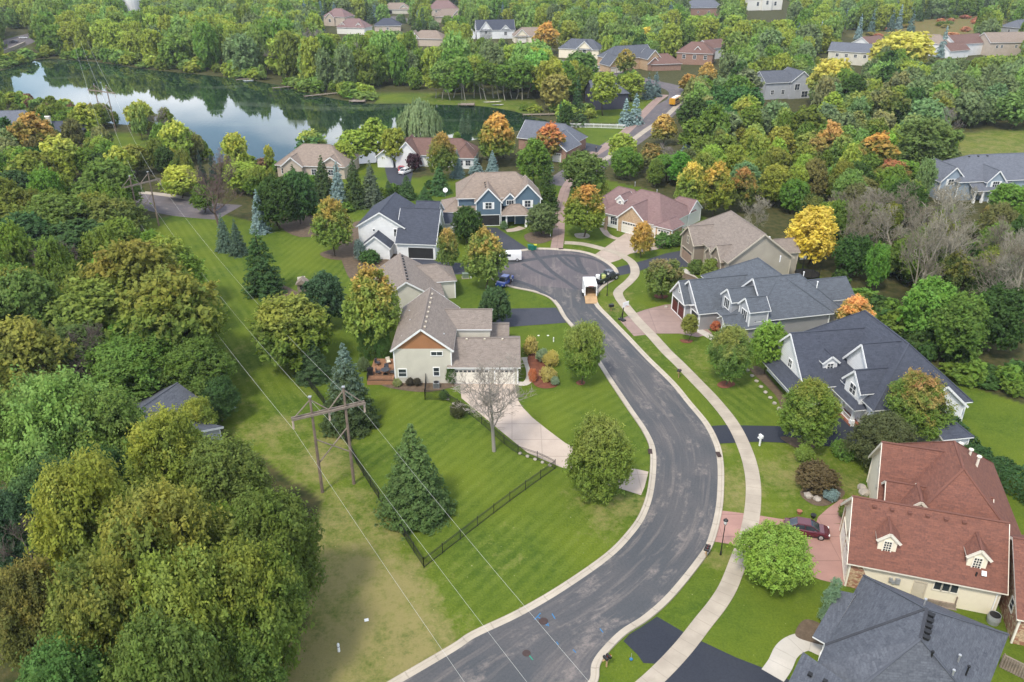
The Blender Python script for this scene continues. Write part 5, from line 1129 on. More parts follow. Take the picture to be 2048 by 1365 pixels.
T('spruce', 1160, 255, 198, 40, SPRUCE, 'dark spruce left of the tall yellow-green trees by the lake'); T('wild', 1205, 232, 145, 62, YGREEN, 'tall yellow-green tree in front of the dark navy house', cb=.3); T('wild', 1262, 205, 145, 56, YGREEN, 'yellow-green tree right of the dark navy house')
T('round', 1160, 178, 108, 66, (.07,.115,.02), 'round green tree on the hill above the lake'); T('wild', 1110, 225, 150, 62, (.17,.15,.03), 'tan and orange oak at the end of the lake')
for x, y, t in ((915, 358, 300), (985, 352, 302), (952, 350, 312), (1092, 345, 310)): T('spruce', x, y, t, 34, BLUEG, 'blue-grey spruce in the row behind the blue house', group='blue-grey spruce in the row behind the blue house')
for x, y, t in ((925, 268, 224), (937, 268, 226)): T('spruce', x, y, t, 20, (.06,.10,.05), 'pointed spruce at the water right of the willow', group='pointed spruce at the water right of the willow')
for x, y, t, w in ((815, 402, 350, 46), (880, 392, 328, 50), (850, 410, 372, 40), (830, 350, 300, 0), (720, 400, 340, 0)):
    if w: T('spruce', x, y, t, w, (.045,.085,.025), 'green spruce between the white house and the rust-red roof', group='green spruce between the white house and the rust-red roof')
T('round', 828, 345, 310, 32, (.05,.025,.03), 'small purple-leaved tree at the dark curved driveway'); T('shrub', 767, 332, 320, 14, (.36,.14,.04), 'orange bush beside the dark curved driveway')
for k, (x, t, hgt_, w, c) in enumerate(((60, 232, 12, 84, (.13,.14,.02)), (110, 275, 12, 80, (.12,.15,.02)), (165, 212, 10, 60, YGREEN), (465, 272, 12, 52, YGREEN), (345, 245, 12, 60, YGREEN), (270, 210, 11, 34, (.11,.15,.03)), (620, 262, 9, 62, (.06,.12,.03)), (535, 292, 7, 22, YGREEN), (230, 300, 9, 60, YGREEN))):
    TH('wild', cx=x, ty=t, h=hgt_, wpx=w, color=c, label='yellow-green lakeside tree, number %s from the left along the near shore' % ('one two three four five six seven eight nine'.split()[k]) if False else ['tall tree with orange crown at the left by the lake', 'yellow-green tree in front of the dark-roofed lake house', 'yellow-green tree right of the cream chimney', 'lone golden-green tree on the bright water shore', 'yellow tree at the swampy bank by the white pipe', 'slim half-bare tree against the bright water', 'feathery green tree behind the tan-roofed lakeside house', 'small sapling on the near shore by the bright water', 'low yellow tree beside the power line in the marsh'][k], tip=(.36,.18,.03) if k == 0 else (.30,.26,.03), tipa=.5 if k < 2 else .3)
for x, t in ((395, 300), (418, 302)): TH('spruce', x, t, 9, 22, (.028,.045,.035), 'dark pointed spruce against the bright water', group='dark pointed spruce against the bright water')
T('wild', 1242, 332, 268, 58, YGREEN, 'light yellow-green tree hiding the collector road above the path'); T('round', 1250, 362, 300, 60, GREEN, 'full green tree in front of the light yellow-green one by the collector road'); T('wild', 1300, 345, 290, 50, (.10,.11,.03), 'thin olive tree behind the mauve-roofed bungalow', tip=RUST, tipa=.3)
# big crowns of the left wood, nearest the camera
BIG = [((318, 838), 15, 170, (.125,.15,.015), 'tall yellow-topped tree rising over the slate roof in the left wood', (.30,.25,.02), .35),
 ((430, 900), 13, 190, (.088,.108,.018), 'dull olive tree right of the yellow-topped one', None, 0), ((150, 960), 15, 200, (.115,.145,.013), 'yellow-green tree at the left of the big near group', (.25,.22,.02), .4),
 ((300, 1010), 16, 230, (.10,.112,.015), 'brown-olive tree in the middle of the big near group', (.22,.14,.02), .3), ((530, 1000), 14, 190, (.075,.096,.014), 'dark olive tree on the right flank of the big near group', None, 0),
 ((480, 1120), 14, 210, (.075,.108,.012), 'deep green tree at the lower right of the big near group', (.26,.22,.02), .12), ((350, 1150), 15, 210, (.105,.118,.014), 'olive tree below the brown-olive one', (.28,.22,.02), .16),
 ((180, 1180), 15, 210, (.078,.105,.016), 'leafy green tree at the lower left of the big near group', (.22,.18,.02), .25), ((300, 1290), 14, 210, (.082,.102,.016), 'green tree cut off by the bottom edge, under the olive one', None, 0),
 ((110, 1310), 14, 190, (.055,.085,.016), 'dark green tree in the bottom left corner', None, 0), ((30, 1140), 13, 150, (.09,.09,.02), 'olive tree at the left edge above the corner one', (.22,.16,.02), .25), ((480, 1270), 10, 150, (.07,.092,.014), 'small yellow-flecked tree at the foot of the near group', (.32,.26,.02), .1),
 ((100, 775), 15, 210, (.115,.150,.026), 'pale grey-green oak over the slate roof at the left', None, 0), ((200, 790), 14, 160, (.10,.138,.022), 'pale green oak limb tree right above the slate roof', None, 0), ((25, 800), 14, 170, (.09,.13,.022), 'pale green oak at the left edge', None, 0),
 ((75, 940), 13, 170, (.05,.075,.022), 'dark tree between the pale oak and the near group', None, 0), ((10, 990), 12, 130, (.035,.055,.025), 'dark grey-green tree at the left edge', None, 0), ((200, 905), 10, 110, (.04,.07,.02), 'dark tree beneath the pale oak', None, 0),
 ((250, 490), 17, 180, (.105,.118,.015), 'orange-tinged giant tree at the head of the left wood', (.24,.16,.025), .34), ((330, 580), 14, 200, (.09,.115,.014), 'olive giant tree leaning over the power line corridor', (.20,.13,.02), .25), ((180, 570), 13, 190, (.088,.11,.016), 'yellow-green giant tree in the left wood', (.17,.18,.02), .4),
 ((260, 680), 10, 190, (.078,.108,.014), 'dark olive tree in the heart of the left wood', None, 0), ((380, 690), 9, 150, (.075,.098,.014), 'dark olive tree on the corridor edge', None, 0), ((140, 660), 10, 150, (.062,.075,.018), 'dull green tree left of the heart of the wood', None, 0),
 ((40, 560), 14, 140, (.075,.095,.018), 'green tree at the left edge above the orange one', None, 0), ((35, 650), 14, 150, (.10,.095,.016), 'orange-brown tree at the left edge', (.20,.15,.02), .4), ((430, 765), 6, 80, (.04,.075,.02), 'dark low tree at the corridor edge by the bird bath', None, 0),
 ((225, 845), 7, 80, (.06,.09,.02), 'green tree in front of the slate roof', None, 0), ((365, 868), 9, 110, (.10,.12,.018), 'olive-gold tree at the right end of the slate roof', None, 0), ((385, 805), 6, 75, (.13,.17,.02), 'yellow-green small tree beside the slate roof', (.28,.25,.02), .4), ((210, 330), 14, 130, (.08,.105,.016), 'green tree at the top of the left wood near the side road', None, 0), ((215, 400), 12, 120, (.078,.092,.018), 'olive tree right at the side road', (.18,.15,.02), .4), ((100, 400), 13, 150, (.085,.10,.016), 'olive-green tree in the upper left wood', None, 0),
 ((150, 455), 11, 170, (.04,.065,.018), 'dark green tree between the olive ones of the upper left wood', None, 0), ((40, 440), 12, 140, (.035,.058,.018), 'dark tree at the left edge under the lake house', None, 0), ((20, 350), 10, 100, (.04,.07,.022), 'dark green tree at the left edge by the lake house', None, 0)]
for (x, t), hh, w, c, lb, tp, a in BIG: TH('wild' if w < 200 else 'broad', x, t, hh, w, (c[0]*.90, c[1]*1.03, c[2]), lb, tip=tuple(a_*.55+b_*.45 for a_, b_ in zip(tp, c)) if tp else None, tipa=a)
for x, t, hh, w, lb in ((45, 1105, 10, 170, 'leafless grey tree at the left edge beside the yellow-green one'), (125, 480, 11, 110, 'leafless twiggy tree in the upper left wood'), (120, 680, 11, 110, 'leafless tree between the giants of the left wood')):
    TH('bare', x, t, hh, w, GREYG, lb, bark=(.17,.14,.12), seed=3)
# pale bare wood on the right
for k, (x, y, t, w) in enumerate(((1840, 600, 405, 130), (1815, 640, 440, 90), (1965, 650, 470, 120), (2020, 680, 490, 120), (2050, 640, 460, 100), (1730, 480, 395, 90), (1765, 470, 380, 90), (1800, 485, 385, 90), (1840, 500, 395, 100), (1880, 520, 400, 100), (1690, 465, 385, 70), (1675, 540, 425, 60), (1510, 475, 400, 60), (1745, 540, 440, 80), (1930, 560, 440, 100), (1900, 600, 470, 90), (1990, 560, 450, 90), (1710, 510, 415, 80), (1785, 520, 420, 90))):
    T('bare', x, y, t, w, GREYG, 'large forked leafless tree rising out of the dark green wood' if k == 0 else 'pale leafless tree in the bare wood right of the yellow tree', group=None if k == 0 else 'pale leafless tree in the bare wood right of the yellow tree', bark=(.38,.35,.27) if k % 3 == 0 else (.27,.24,.175), seed=1+k % 4)

# ------------------------------------------------------------------ power line
def frame_pole(name, pl, pr, hl, hr, label, arm_z, simple=False):
    """two-pole timber frame with crossarm"""
    c = (pl+pr)/2; root = empty(name, (c.x, c.y, 0), 0, label, 'power pole', None); u = (pr-pl).normalized(); A, B = pl-c, pr-c; sp = (pr-pl).length
    for p, hh in ((A, hl), (B, hr)):
        mb = MB(); mb.tube(p, p+Vector((0, 0, hh)), .19, .13, 10); mb.build('pole', M['wood_pole'], root, smooth=False)
        mb = MB(); mb.box((p.x, p.y, hh+.05), (.34, .34, .12)); mb.build('pole_cap', M['grey_metal'], root)
    Z = Vector((0, 0, 1)); nrm = Vector((-u.y, u.x, 0)); e0, e1 = A-u*sp*.6, B+u*sp*.6
    mb = MB()
    for s in (-.2, .2): mb.bar(e0+nrm*s+Z*arm_z, e1+nrm*s+Z*arm_z, .12, .26)
    mb.build('crossarm', M['wood_grey'], root)
    mid = (A+B)/2
    def br(a, b, nm='brace', w=.10): mb = MB(); mb.bar(a, b, w, w); mb.build(nm, M['wood_grey'] if w < .12 else M['wood_grey'], root)
    br(A+Z*(hl-.3), e0+u*.3+Z*(arm_z+.1)); br(A+Z*(hl-.3), mid+Z*(arm_z+.1)); br(B+Z*(hr-.3), mid+Z*(arm_z+.1)); br(B+Z*(hr-.3), e1-u*.3+Z*(arm_z+.1))
    br(A+Z*(arm_z-3.2), B+Z*(arm_z-5.9), 'cross_brace', .11); br(B+Z*(arm_z-2.6), A+Z*(arm_z-6.4), 'cross_brace', .11)
    pts = []
    for q in (e0+u*.1, mid, e1-u*.1):
        mb = MB()
        for k in range(7): mb.lathe(q+Z*(arm_z-.25-k*.15), [(.03, 0), (.125, -.02), (.12, -.06), (.04, -.10), (.03, -.15)], 8)
        mb.build('insulator', M['porcelain'], root); pts.append(c+q+Z*(arm_z-1.4))
    return pts, c, u
n1, n2 = at(645, 985), at(708, 968); P_near, cn, un = frame_pole('power_pole_frame', n1, n2, 12.5, 12.8, 'near timber H-frame power pole with crossarm beside the black fence', 10.35)
m1, m2 = at(283, 462), at(318, 452); P_mid, cm, um = frame_pole('power_pole_frame', m1, m2, 11.8, 11.8, 'second timber H-frame power pole at the side road crossing', 9.8)
f1, f2 = at(208, 258), at(232, 262); P_far, cf, uf = frame_pole('power_pole_frame', f1, f2, 14.0, 14.0, 'third H-frame power pole standing against the bright lake water', 12.0)
g1, g2 = at(141, 52), at(149, 52); P_g, cg_, ug = frame_pole('power_pole_frame', g1, g2, 21, 21, 'farthest H-frame power pole in the wood at the top left', 18.5)
off = (cn-cm); P_next = [p+off*1.0+Vector((0, 0, .4)) for p in P_near]
def wire(a, b, sag, name, label, group, r=.026):
    n = 36; mb = MB(); pts = [a.lerp(b, k/n)-Vector((0, 0, sag*4*(k/n)*(1-k/n))) for k in range(n+1)]
    for k in range(n): mb.tube(pts[k], pts[k+1], r, r, 4, cap=False)
    return tag(mb.build(name, M['wire']), label, 'power line', group)
gl = 'bare aluminium power line conductor between two timber frames'
for i, nm in enumerate(('left', 'middle', 'right')):
    wire(P_mid[i], P_near[i], 2.2, 'power_line', '%s conductor from the second timber frame over the mown corridor to the near frame' % nm, None, .013)
    wire(P_near[i], P_next[i], 2.0, 'power_line', '%s conductor from the near timber frame down across the road at the bottom' % nm, None, .011)
    wire(P_far[i], P_mid[i], 3.0, 'power_line', '%s conductor from the lake frame to the side road frame' % nm, None, .017)
    wire(P_g[i], P_far[i], 5.0, 'power_line', '%s conductor crossing the lake to the far wood' % nm, None, .022)

# ------------------------------------------------------------------ fences, hedge, walls
def picket_fence(pl, hgt_, label, mat, gap=.115, post=2.4, name='fence', pw=.018, rail=.035, sm=3):
    L_ = smooth(pl, sm); c = L_[0].copy(); root = empty(name, (c.x, c.y, 0), 0, label, 'fence'); d = [0]
    for a, b in zip(L_, L_[1:]): d.append(d[-1]+(b-a).length)
    def pt(s):
        for k in range(len(d)-1):
            if s <= d[k+1]: return L_[k].lerp(L_[k+1], (s-d[k])/max(d[k+1]-d[k], 1e-6))-c
        return L_[-1]-c
    pk = MB(); n = int(d[-1]/gap)
    for k in range(n): p = pt(k*gap); pk.box((p.x, p.y, hgt_*.5), (pw, pw, hgt_-.08))
    pk.build('pickets', mat, root); rl = MB(); m = int(d[-1]/1.2)
    for z in (.12, hgt_*.82, hgt_-.05):
        for k in range(m): rl.bar(pt(d[-1]*k/m)+Vector((0, 0, z)), pt(d[-1]*(k+1)/m)+Vector((0, 0, z)), rail, rail)
    rl.build('rails', mat, root); q = int(d[-1]/post)
    for k in range(q+1): p = pt(d[-1]*k/max(q, 1)); mb = MB(); mb.box((p.x, p.y, hgt_*.53), (.07, .07, hgt_*1.06)); mb.box((p.x, p.y, hgt_*1.07), (.09, .09, .04)); mb.build('post', mat, root)
    return root
picket_fence(W([(848, 1136), (800, 1062), (752, 990), (715, 930), (690, 880), (655, 820), (620, 775), (590, 752)]), 1.25, 'black metal picket fence along the left side of the centre backyard', M['black'])
picket_fence(W([(848, 1136), (930, 1072), (1020, 1003), (1110, 938)]), 1.25, 'black metal picket fence across the front of the centre backyard', M['black'])
picket_fence(W([(1110, 938), (1078, 922), (1030, 905), (985, 868), (950, 838), (905, 808), (888, 800)]), 1.2, 'low black picket fence following the concrete driveway', M['black'])
picket_fence(W([(850, 800), (888, 800)]), 1.5, 'short black gate fence beside the air conditioner', M['black'], sm=1)
picket_fence(W([(850, 800), (852, 768)]), 1.5, 'short black fence run joining the cream wall', M['black'], sm=1)
picket_fence(W([(1140, 255), (1190, 256), (1250, 258)]), 1.3, 'white picket fence by the lawn of the brick garage house', M['white'], gap=.4, pw=.1, rail=.1, sm=1)
picket_fence(W([(2000, 1335), (2060, 1365), (2120, 1395)]), 1.5, 'grey timber board fence in the lower right corner', M['wood_grey'], gap=.2, pw=.16, rail=.12, sm=1)
def hedge(pl, w, hh, label, color):
    pts = smooth(W(pl), 8); rng = np.random.default_rng(5); C = []; Nn = []
    for a, b in zip(pts, pts[1:]):
        n = int((b-a).length*420)
        if n < 1: continue
        t = rng.random((n, 1)); base = np.array(a)[None]*(1-t)+np.array(b)[None]*t; ang = rng.random(n)*math.pi; d = np.array(b-a); d = d/np.linalg.norm(d); nl = np.array([-d[1], d[0], 0])
        s = 1+.12*np.sin(base[:, 0]*1.9)+.1*np.sin(base[:, 1]*2.7)+rng.normal(size=n)*.06
        C.append(base+nl*(np.cos(ang)*w/2*s)[:, None]+np.array([0, 0, 1])*(np.abs(np.sin(ang))**.6*hh*s)[:, None]); Nn.append(nl*np.cos(ang)[:, None]+np.array([0, 0, 1])*np.sin(ang)[:, None])
    C = np.concatenate(C); Nn = unit(np.concatenate(Nn)+rng.normal(size=C.shape)*.4); A, B = axes_from_normals(Nn, .15*(.6+.8*rng.random(len(C))), rng)
    me = quads_mesh('hedge', C, A, B, {'rnd': rng.random(len(C)), 'blob': rng.random(len(C))*.6, 'hg': np.zeros(len(C))}, M['leaf'])
    o = bpy.data.objects.new('hedge', me); COL.objects.link(o); o.color = c4(color); tag(o, label, 'hedge')
hedge([(1878, 838), (1900, 880), (1945, 925), (2000, 960), (2060, 1000), (2150, 1060)], 3.2, 2.4, 'long dark green hedge curving behind the red-roofed house', (.028,.06,.018))
def rocks(pts, label, s=.5):
    for px, py, k in pts:
        p = at(px, py); rng = random.Random(px); bm = bmesh.new(); bmesh.ops.create_icosphere(bm, subdivisions=2, radius=s*k)
        for v_ in bm.verts: v_.co *= 1+rng.uniform(-.18, .12); v_.co.z *= .65
        me = bpy.data.meshes.new('boulder'); bm.to_mesh(me); bm.free(); me.materials.append(M['rock']); o = bpy.data.objects.new('boulder', me); COL.objects.link(o)
        o.location = (p.x, p.y, s*k*.35); tag(o, label, 'boulder', label)
rocks([(1616, 994, 1.1), (1634, 1000, .9), (1724, 978, 1.1), (1728, 988, 1.2), (1690, 1022, .7)], 'pale boulder in the planting beds in front of the red-roofed house')
rocks([(895+k*13, 800+k*6+(k % 2)*3, .55) for k in range(5)]+[(1040+k*15, 908+k*6, .5) for k in range(5)], 'small rock edging the driveway fence')
rocks([(1495+k*9, 742+k*11, .7) for k in range(9)], 'rock in the curved bed of the white-gabled house', .45)
rocks([(1332, 615, .8), (1345, 611, .8), (1358, 609, .9)], 'rock beside the pink aggregate driveway', .4)

# ------------------------------------------------------------------ vehicles
def body_loft(secs, mat, name, parent, smooth_=True):
    """secs: x, list of (y, z) half profile from sill up to centre; mirrored"""
    mb = MB(); rows = []
    for x, prof in secs:
        rows.append([Vector((x, y, z)) for y, z in prof]+[Vector((x, -y, z)) for y, z in prof[::-1]])
    n = len(rows[0]); vs = [p for r in rows for p in r]; fs = []
    for i in range(len(rows)-1):
        for j in range(n-1): fs.append((i*n+j, i*n+j+1, (i+1)*n+j+1, (i+1)*n+j))
        fs.append((i*n+n-1, i*n, (i+1)*n, (i+1)*n+n-1))
    fs.append(tuple(range(n-1, -1, -1))); fs.append(tuple(range((len(rows)-1)*n, len(rows)*n))); mb.mesh(vs, fs)
    o = mb.build(name, mat, parent, smooth=False)
    bm = bmesh.new(); bm.from_mesh(o.data); bmesh.ops.recalc_face_normals(bm, faces=bm.faces); bm.to_mesh(o.data); bm.free()
    if smooth_:
        m = o.modifiers.new('Bevel', 'BEVEL'); m.width = .06; m.segments = 2; m.limit_method = 'ANGLE'; m.angle_limit = .4
    return o
def wheel(root, x, y, r=.33):
    mb = MB(); mb.tube((x, y-.11, r), (x, y+.11, r), r, r, 18); t = mb.build('wheel', M['rubber'], root); mb = MB(); sg = 1 if y > 0 else -1
    mb.tube((x, y+sg*.10, r), (x, y+sg*.125, r), r*.66, r*.6, 14); 
    for k in range(5): a = k*1.2566; mb.bar((x, y+sg*.13, r), (x+math.cos(a)*r*.6, y+sg*.13, r+math.sin(a)*r*.6), .05, .03)
    mb.build('rim', M['steel'], t)
def carpaint(nm, c):
    m, t = newmat(nm); N = NT(t); f = N.noise(N.obj(), 2, 2)
    p = N.n('ShaderNodeBsdfPrincipled', {'Base Color': N.mix(f, c4(c), sc3(c, 1.2)), 'Roughness': .28, 'Metallic': .2, 'Coat Weight': .8, 'Coat Roughness': .06}); o = N.n('ShaderNodeOutputMaterial'); t.links.new(p.outputs[0], o.inputs[0]); return m
M['lamp_glass'] = plain('lamp_lens', (.7, .7, .68), .15); M['tail'] = plain('tail_lens', (.35, .01, .01), .2)
def car(name, px, py, yaw, label, color, kind='sedan', cat='car', s=1.0, group=None):
    p = at(px, py); root = empty(name, (p.x, p.y, .03), math.radians(yaw), label, cat, group); pm = carpaint(name+'_paint', color)
    if kind == 'sedan':
        L_, Wd = 4.65, .9; B_ = lambda z: [(.70, .22), (Wd-.02, .30), (Wd, .62), (Wd-.06, z-.06), (Wd-.22, z)]
        body_loft([(-2.3, [(.6, .35), (.78, .4), (.80, .6), (.76, .82), (.6, .86)]), (-2.1, B_(.98)), (-1.2, B_(.98)), (0, B_(.95)), (.9, B_(.92)), (1.7, B_(.84)), (2.15, [(.6, .25), (.82, .32), (.84, .5), (.78, .66), (.6, .70)]), (2.33, [(.5, .3), (.66, .36), (.68, .5), (.6, .58), (.5, .6)])], pm, 'body', root)
        cab = body_loft([(-1.75, [(.6, .9), (.66, .92), (.64, .96), (.6, .97), (.5, .98)]), (-1.05, [(.7, .9), (.76, .95), (.62, 1.32), (.55, 1.38), (.4, 1.40)]), (.15, [(.7, .9), (.78, .95), (.64, 1.36), (.56, 1.42), (.4, 1.44)]), (.55, [(.7, .88), (.76, .93), (.6, 1.26), (.54, 1.31), (.4, 1.33)]), (1.25, [(.6, .85), (.68, .87), (.66, .90), (.6, .91), (.5, .92)])], M['glass'], 'windows', root)
        mb = MB(); mb.box((-.35, 0, 1.435), (1.35, 1.12, .04)); 
        for sg in (-1, 1):
            mb.bar((-1.0, sg*.60, 1.36), (-1.8, sg*.68, .98), .07, .05); mb.bar((.45, sg*.58, 1.34), (1.2, sg*.70, .93), .06, .05); mb.bar((-.25, sg*.66, 1.38), (-.25, sg*.80, .96), .07, .04)
            mb.box((-.35, sg*.60, 1.39), (1.5, .07, .07))
        mb.build('roof', pm, root)
        for sg in (-1, 1):
            mb = MB(); mb.box((2.16, sg*.62, .62), (.22, .3, .12)); mb.build('headlight', M['lamp_glass'], root); mb = MB(); mb.box((-2.26, sg*.62, .72), (.12, .3, .14)); mb.build('tail_light', M['tail'], root)
            mb = MB(); mb.box((.75, sg*.92, .98), (.14, .18, .12)); mb.build('wing_mirror', pm, root)
            for x in (-1.4, 1.42): wheel(root, x, sg*.82)
    elif kind == 'van':
        pr = lambda z, w=.88: [(.7, .25), (w, .32), (w, .9), (w-.06, z-.1), (w-.25, z)]
        body_loft([(-2.2, pr(1.75, .82)), (-2.1, pr(1.82)), (.5, pr(1.82)), (.75, pr(1.78)), (1.25, pr(1.05)), (1.9, pr(.92, .85)), (2.15, [(.5, .3), (.72, .36), (.72, .55), (.66, .7), (.5, .76)])], pm, 'body', root)
        mb = MB(); mb.face([(.80, -.7, 1.68), (.80, .7, 1.68), (1.28, .78, 1.08), (1.28, -.78, 1.08)]); mb.build('windscreen', M['glass'], root)
        for sg in (-1, 1):
            mb = MB(); mb.box((.3, sg*.865, 1.28), (.85, .05, .45)); mb.bar((.85, sg*.86, 1.12), (1.1, sg*.86, 1.10), .05, .1); mb.build('side_window', M['glass'], root)
            for x in (-1.35, 1.4): wheel(root, x, sg*.8, .32)
            mb = MB(); mb.box((2.05, sg*.6, .72), (.18, .26, .14)); mb.build('headlight', M['lamp_glass'], root)
        mb = MB()
        for x in (-1.2, -.2): mb.bar((x, -.7, 1.90), (x, .7, 1.90), .05, .05)
        for sg in (-1, 1): mb.bar((-1.9, sg*.6, 1.93), (.3, sg*.6, 1.93), .04, .04)
        mb.build('roof_rack', M['grey_metal'], root)
    else:  # pickup
        pr = lambda z, w=.95: [(.7, .4), (w, .45), (w, .8), (w-.04, z-.06), (w-.15, z)]
        body_loft([(.2, pr(1.15)), (1.4, pr(1.15)), (2.3, pr(1.08)), (2.7, pr(.95, .85))], pm, 'body', root)
        body_loft([(-.05, pr(1.2, .9)), (.15, [(.7, 1.0), (.9, 1.1), (.78, 1.7), (.7, 1.78), (.5, 1.8)]), (1.2, [(.7, 1.0), (.9, 1.1), (.78, 1.68), (.7, 1.76), (.5, 1.78)]), (1.75, [(.7, 1.0), (.88, 1.08), (.84, 1.12), (.8, 1.14), (.5, 1.16)])], M['glass'], 'cab_windows', root)
        mb = MB(); mb.box((.65, 0, 1.80), (1.1, 1.3, .05)); mb.build('cab_roof', pm, root)
        mb = MB()
        for sg in (-1, 1): mb.box((-1.35, sg*.92, .85), (2.7, .08, .6))
        mb.box((-2.68, 0, .85), (.07, 1.8, .6)); mb.box((-1.35, 0, .6), (2.6, 1.8, .06)); mb.build('cargo_bed', pm, root)
        for sg in (-1, 1):
            for x in (-1.6, 1.8): wheel(root, x, sg*.85, .4)
    return root
car('parked_car', 1611, 1066, -15, 'dark maroon sedan parked on the pink driveway', (.085,.008,.018))
car('delivery_van', 1020, 521, 183, 'small white van with roof rack parked by the turning circle kerb', (.78,.78,.77), 'van', 'van')
car('parked_car', 1009, 568, 245, 'bright blue car half under the maple at the turning circle', (.01,.05,.28))
car('parked_car', 803, 343, 100, 'bright red car on the dark curved driveway', (.45,.015,.03)); car('parked_car', 812, 347, 60, 'white car beside the bright red one', (.75,.75,.74))
car('parked_car', 1203, 138, 20, 'silver car in front of the white double garage', (.45,.46,.48)); car('parked_car', 1217, 138, 20, 'dark car in front of the white double garage', (.05,.05,.06))
car('parked_car', 2035, 490, 10, 'white car at the right edge behind the bare wood', (.75,.75,.76))
car('moving_car', 28, 86, -165, 'dark car on the highway at the top left', (.06,.05,.07)); car('moving_car', 47, 78, 15, 'silver car farther along the highway', (.6,.6,.62)); car('moving_car', 3, 97, -165, 'red car cut off by the left edge on the highway', (.4,.04,.04))
tr = car('pickup_truck', 1212, 562, 42, 'dark pickup truck loaded with barrels in front of the white trailer', (.02,.022,.028), 'pickup', 'pickup truck')
for k, (dx, dy, r, hh, m_, lb) in enumerate(((-1.9, .35, .42, .9, 'white', 'white tank in the pickup bed nearest the trailer'), (-1.0, -.3, .40, .8, 'barrel', 'pale yellow-green barrel in the pickup bed'), (-.5, .4, .36, .75, 'drum', 'dull green drum behind the pickup cab'))):
    if 'barrel' not in M: M['barrel'] = plain('pale_yellow_plastic', (.45, .48, .15), .5); M['drum'] = plain('green_plastic', (.12, .18, .08), .5)
    q = tr.matrix_basis @ Vector((dx, dy, .64)); mb = MB(); mb.lathe((0, 0, 0), [(r*.9, 0), (r, .08), (r*.97, hh*.33), (r, hh*.36), (r*.97, hh*.66), (r, hh*.7), (r*.92, hh), (r*.3, hh+.04)], 16); o = mb.build('barrel', M[m_]); o.location = q; tag(o, lb, 'barrel')
# enclosed trailer with its ramp down
p = at(1181, 598); t = empty('cargo_trailer', (p.x, p.y, 0), math.radians(1), 'white enclosed trailer with its wooden ramp lowered onto the road', 'trailer')
mb = MB(); w, l, z0, z1 = 2.1, 3.8, .5, 2.5
for sg in (-1, 1): mb.box((sg*w/2, l/2, (z0+z1)/2), (.06, l, z1-z0))
mb.box((0, l/2, z1), (w+.06, l, .07)); mb.box((0, l, (z0+z1)/2), (w, .06, z1-z0)); mb.box((0, 0, z1-.12), (w, .07, .2))
for sg in (-1, 1): mb.box((sg*(w/2-.06), -.01, 1.5), (.14, .08, 2.0))
mb.build('body', M['white'], t); mb = MB(); mb.box((0, l/2, z0), (w-.08, l-.1, .08)); mb.build('trailer_floor', M['wood_tan'], t)
mb = MB()
for k in range(8): mb.bar((-w/2+.12+k*(w-.24)/7, -.05, z0+.03), (-w/2+.12+k*(w-.24)/7, -2.1, .05), .26, .05)
mb.build('ramp', M['wood_tan'], t)
for sg in (-1, 1):
    mb = MB(); mb.box((sg*(w/2+.14), l*.45, .72), (.26, 1.3, .08)); mb.build('mudguard', M['white'], t)
    for yy in (.37, .53): mb = MB(); mb.tube((sg*(w/2+.04), l*yy, .33), (sg*(w/2+.24), l*yy, .33), .33, .33, 16); mb.build('wheel', M['rubber'], t)
mb = MB(); mb.bar((-.6, l, z0-.1), (0, l+1.2, .5), .08, .1); mb.bar((.6, l, z0-.1), (0, l+1.2, .5), .08, .1); mb.build('drawbar', M['grey_metal'], t)
mb = MB(); mb.box((0, -.03, z1-.14), (.9, .03, .09)); mb.build('marker_lights', M['tail'], t)
# school bus on the collector road
p = at(1351, 209); b = empty('school_bus', (p.x, p.y, .05), math.radians(62), 'yellow school bus on the collector road near the crossing', 'school bus'); yb = carpaint('bus_yellow', (.55, .27, .01))
body_loft([(-4.6, [(.9, .6), (1.15, .7), (1.18, 1.8), (1.12, 2.6), (.7, 2.85)]), (3.0, [(.9, .6), (1.15, .7), (1.18, 1.8), (1.12, 2.6), (.7, 2.85)]), (3.3, [(.9, .6), (1.12, .7), (1.14, 1.6), (1.0, 2.2), (.7, 2.4)]), (3.5, [(.8, .6), (1.0, .7), (1.0, 1.2), (.9, 1.5), (.6, 1.6)]), (4.8, [(.7, .6), (.9, .7), (.9, 1.1), (.8, 1.3), (.5, 1.35)])], yb, 'body', b)
for sg in (-1, 1):
    for k in range(8): mb = MB(); mb.box((-4.0+k*.92, sg*1.19, 2.1), (.7, .05, .55)); mb.build('side_window', M['glass'], b)
    mb = MB(); mb.box((-.8, sg*1.2, 1.25), (7.6, .04, .12)); mb.build('rub_rail', M['black'], b)
    for x in (-2.8, 3.4): wheel(b, x, sg*1.0, .5)
mb = MB(); mb.box((-.8, 0, 2.88), (5, 1.2, .06)); mb.build('roof_panel', M['white'], b)

# ------------------------------------------------------------------ street furniture and garden things
def item(name, px, py, label, cat, rz=0, z=0, group=None): p = at(px, py, 0); return empty(name, (p.x, p.y, z), rz, label, cat, group)
def part(parent, name, mat, fn, sm=False): mb = MB(); fn(mb); return mb.build(name, M[mat], parent, smooth=sm)
def lamp(px, py, label):
    t = item('street_lamp', px, py, label, 'street lamp')
    part(t, 'pole', 'black', lambda m: (m.tube((0, 0, 0), (0, 0, .5), .11, .08, 10), m.tube((0, 0, .5), (0, 0, 3.9), .055, .045, 10)))
    part(t, 'lantern', 'black', lambda m: (m.lathe((0, 0, 3.9), [(.08, 0), (.16, .08), (.05, .1)], 10), m.lathe((0, 0, 4.42), [(.26, 0), (.20, .10), (.06, .22), (.02, .32)], 12)))
    part(t, 'lamp_glass', 'lamp_glass', lambda m: m.lathe((0, 0, 4.0), [(.13, 0), (.21, .42)], 8))
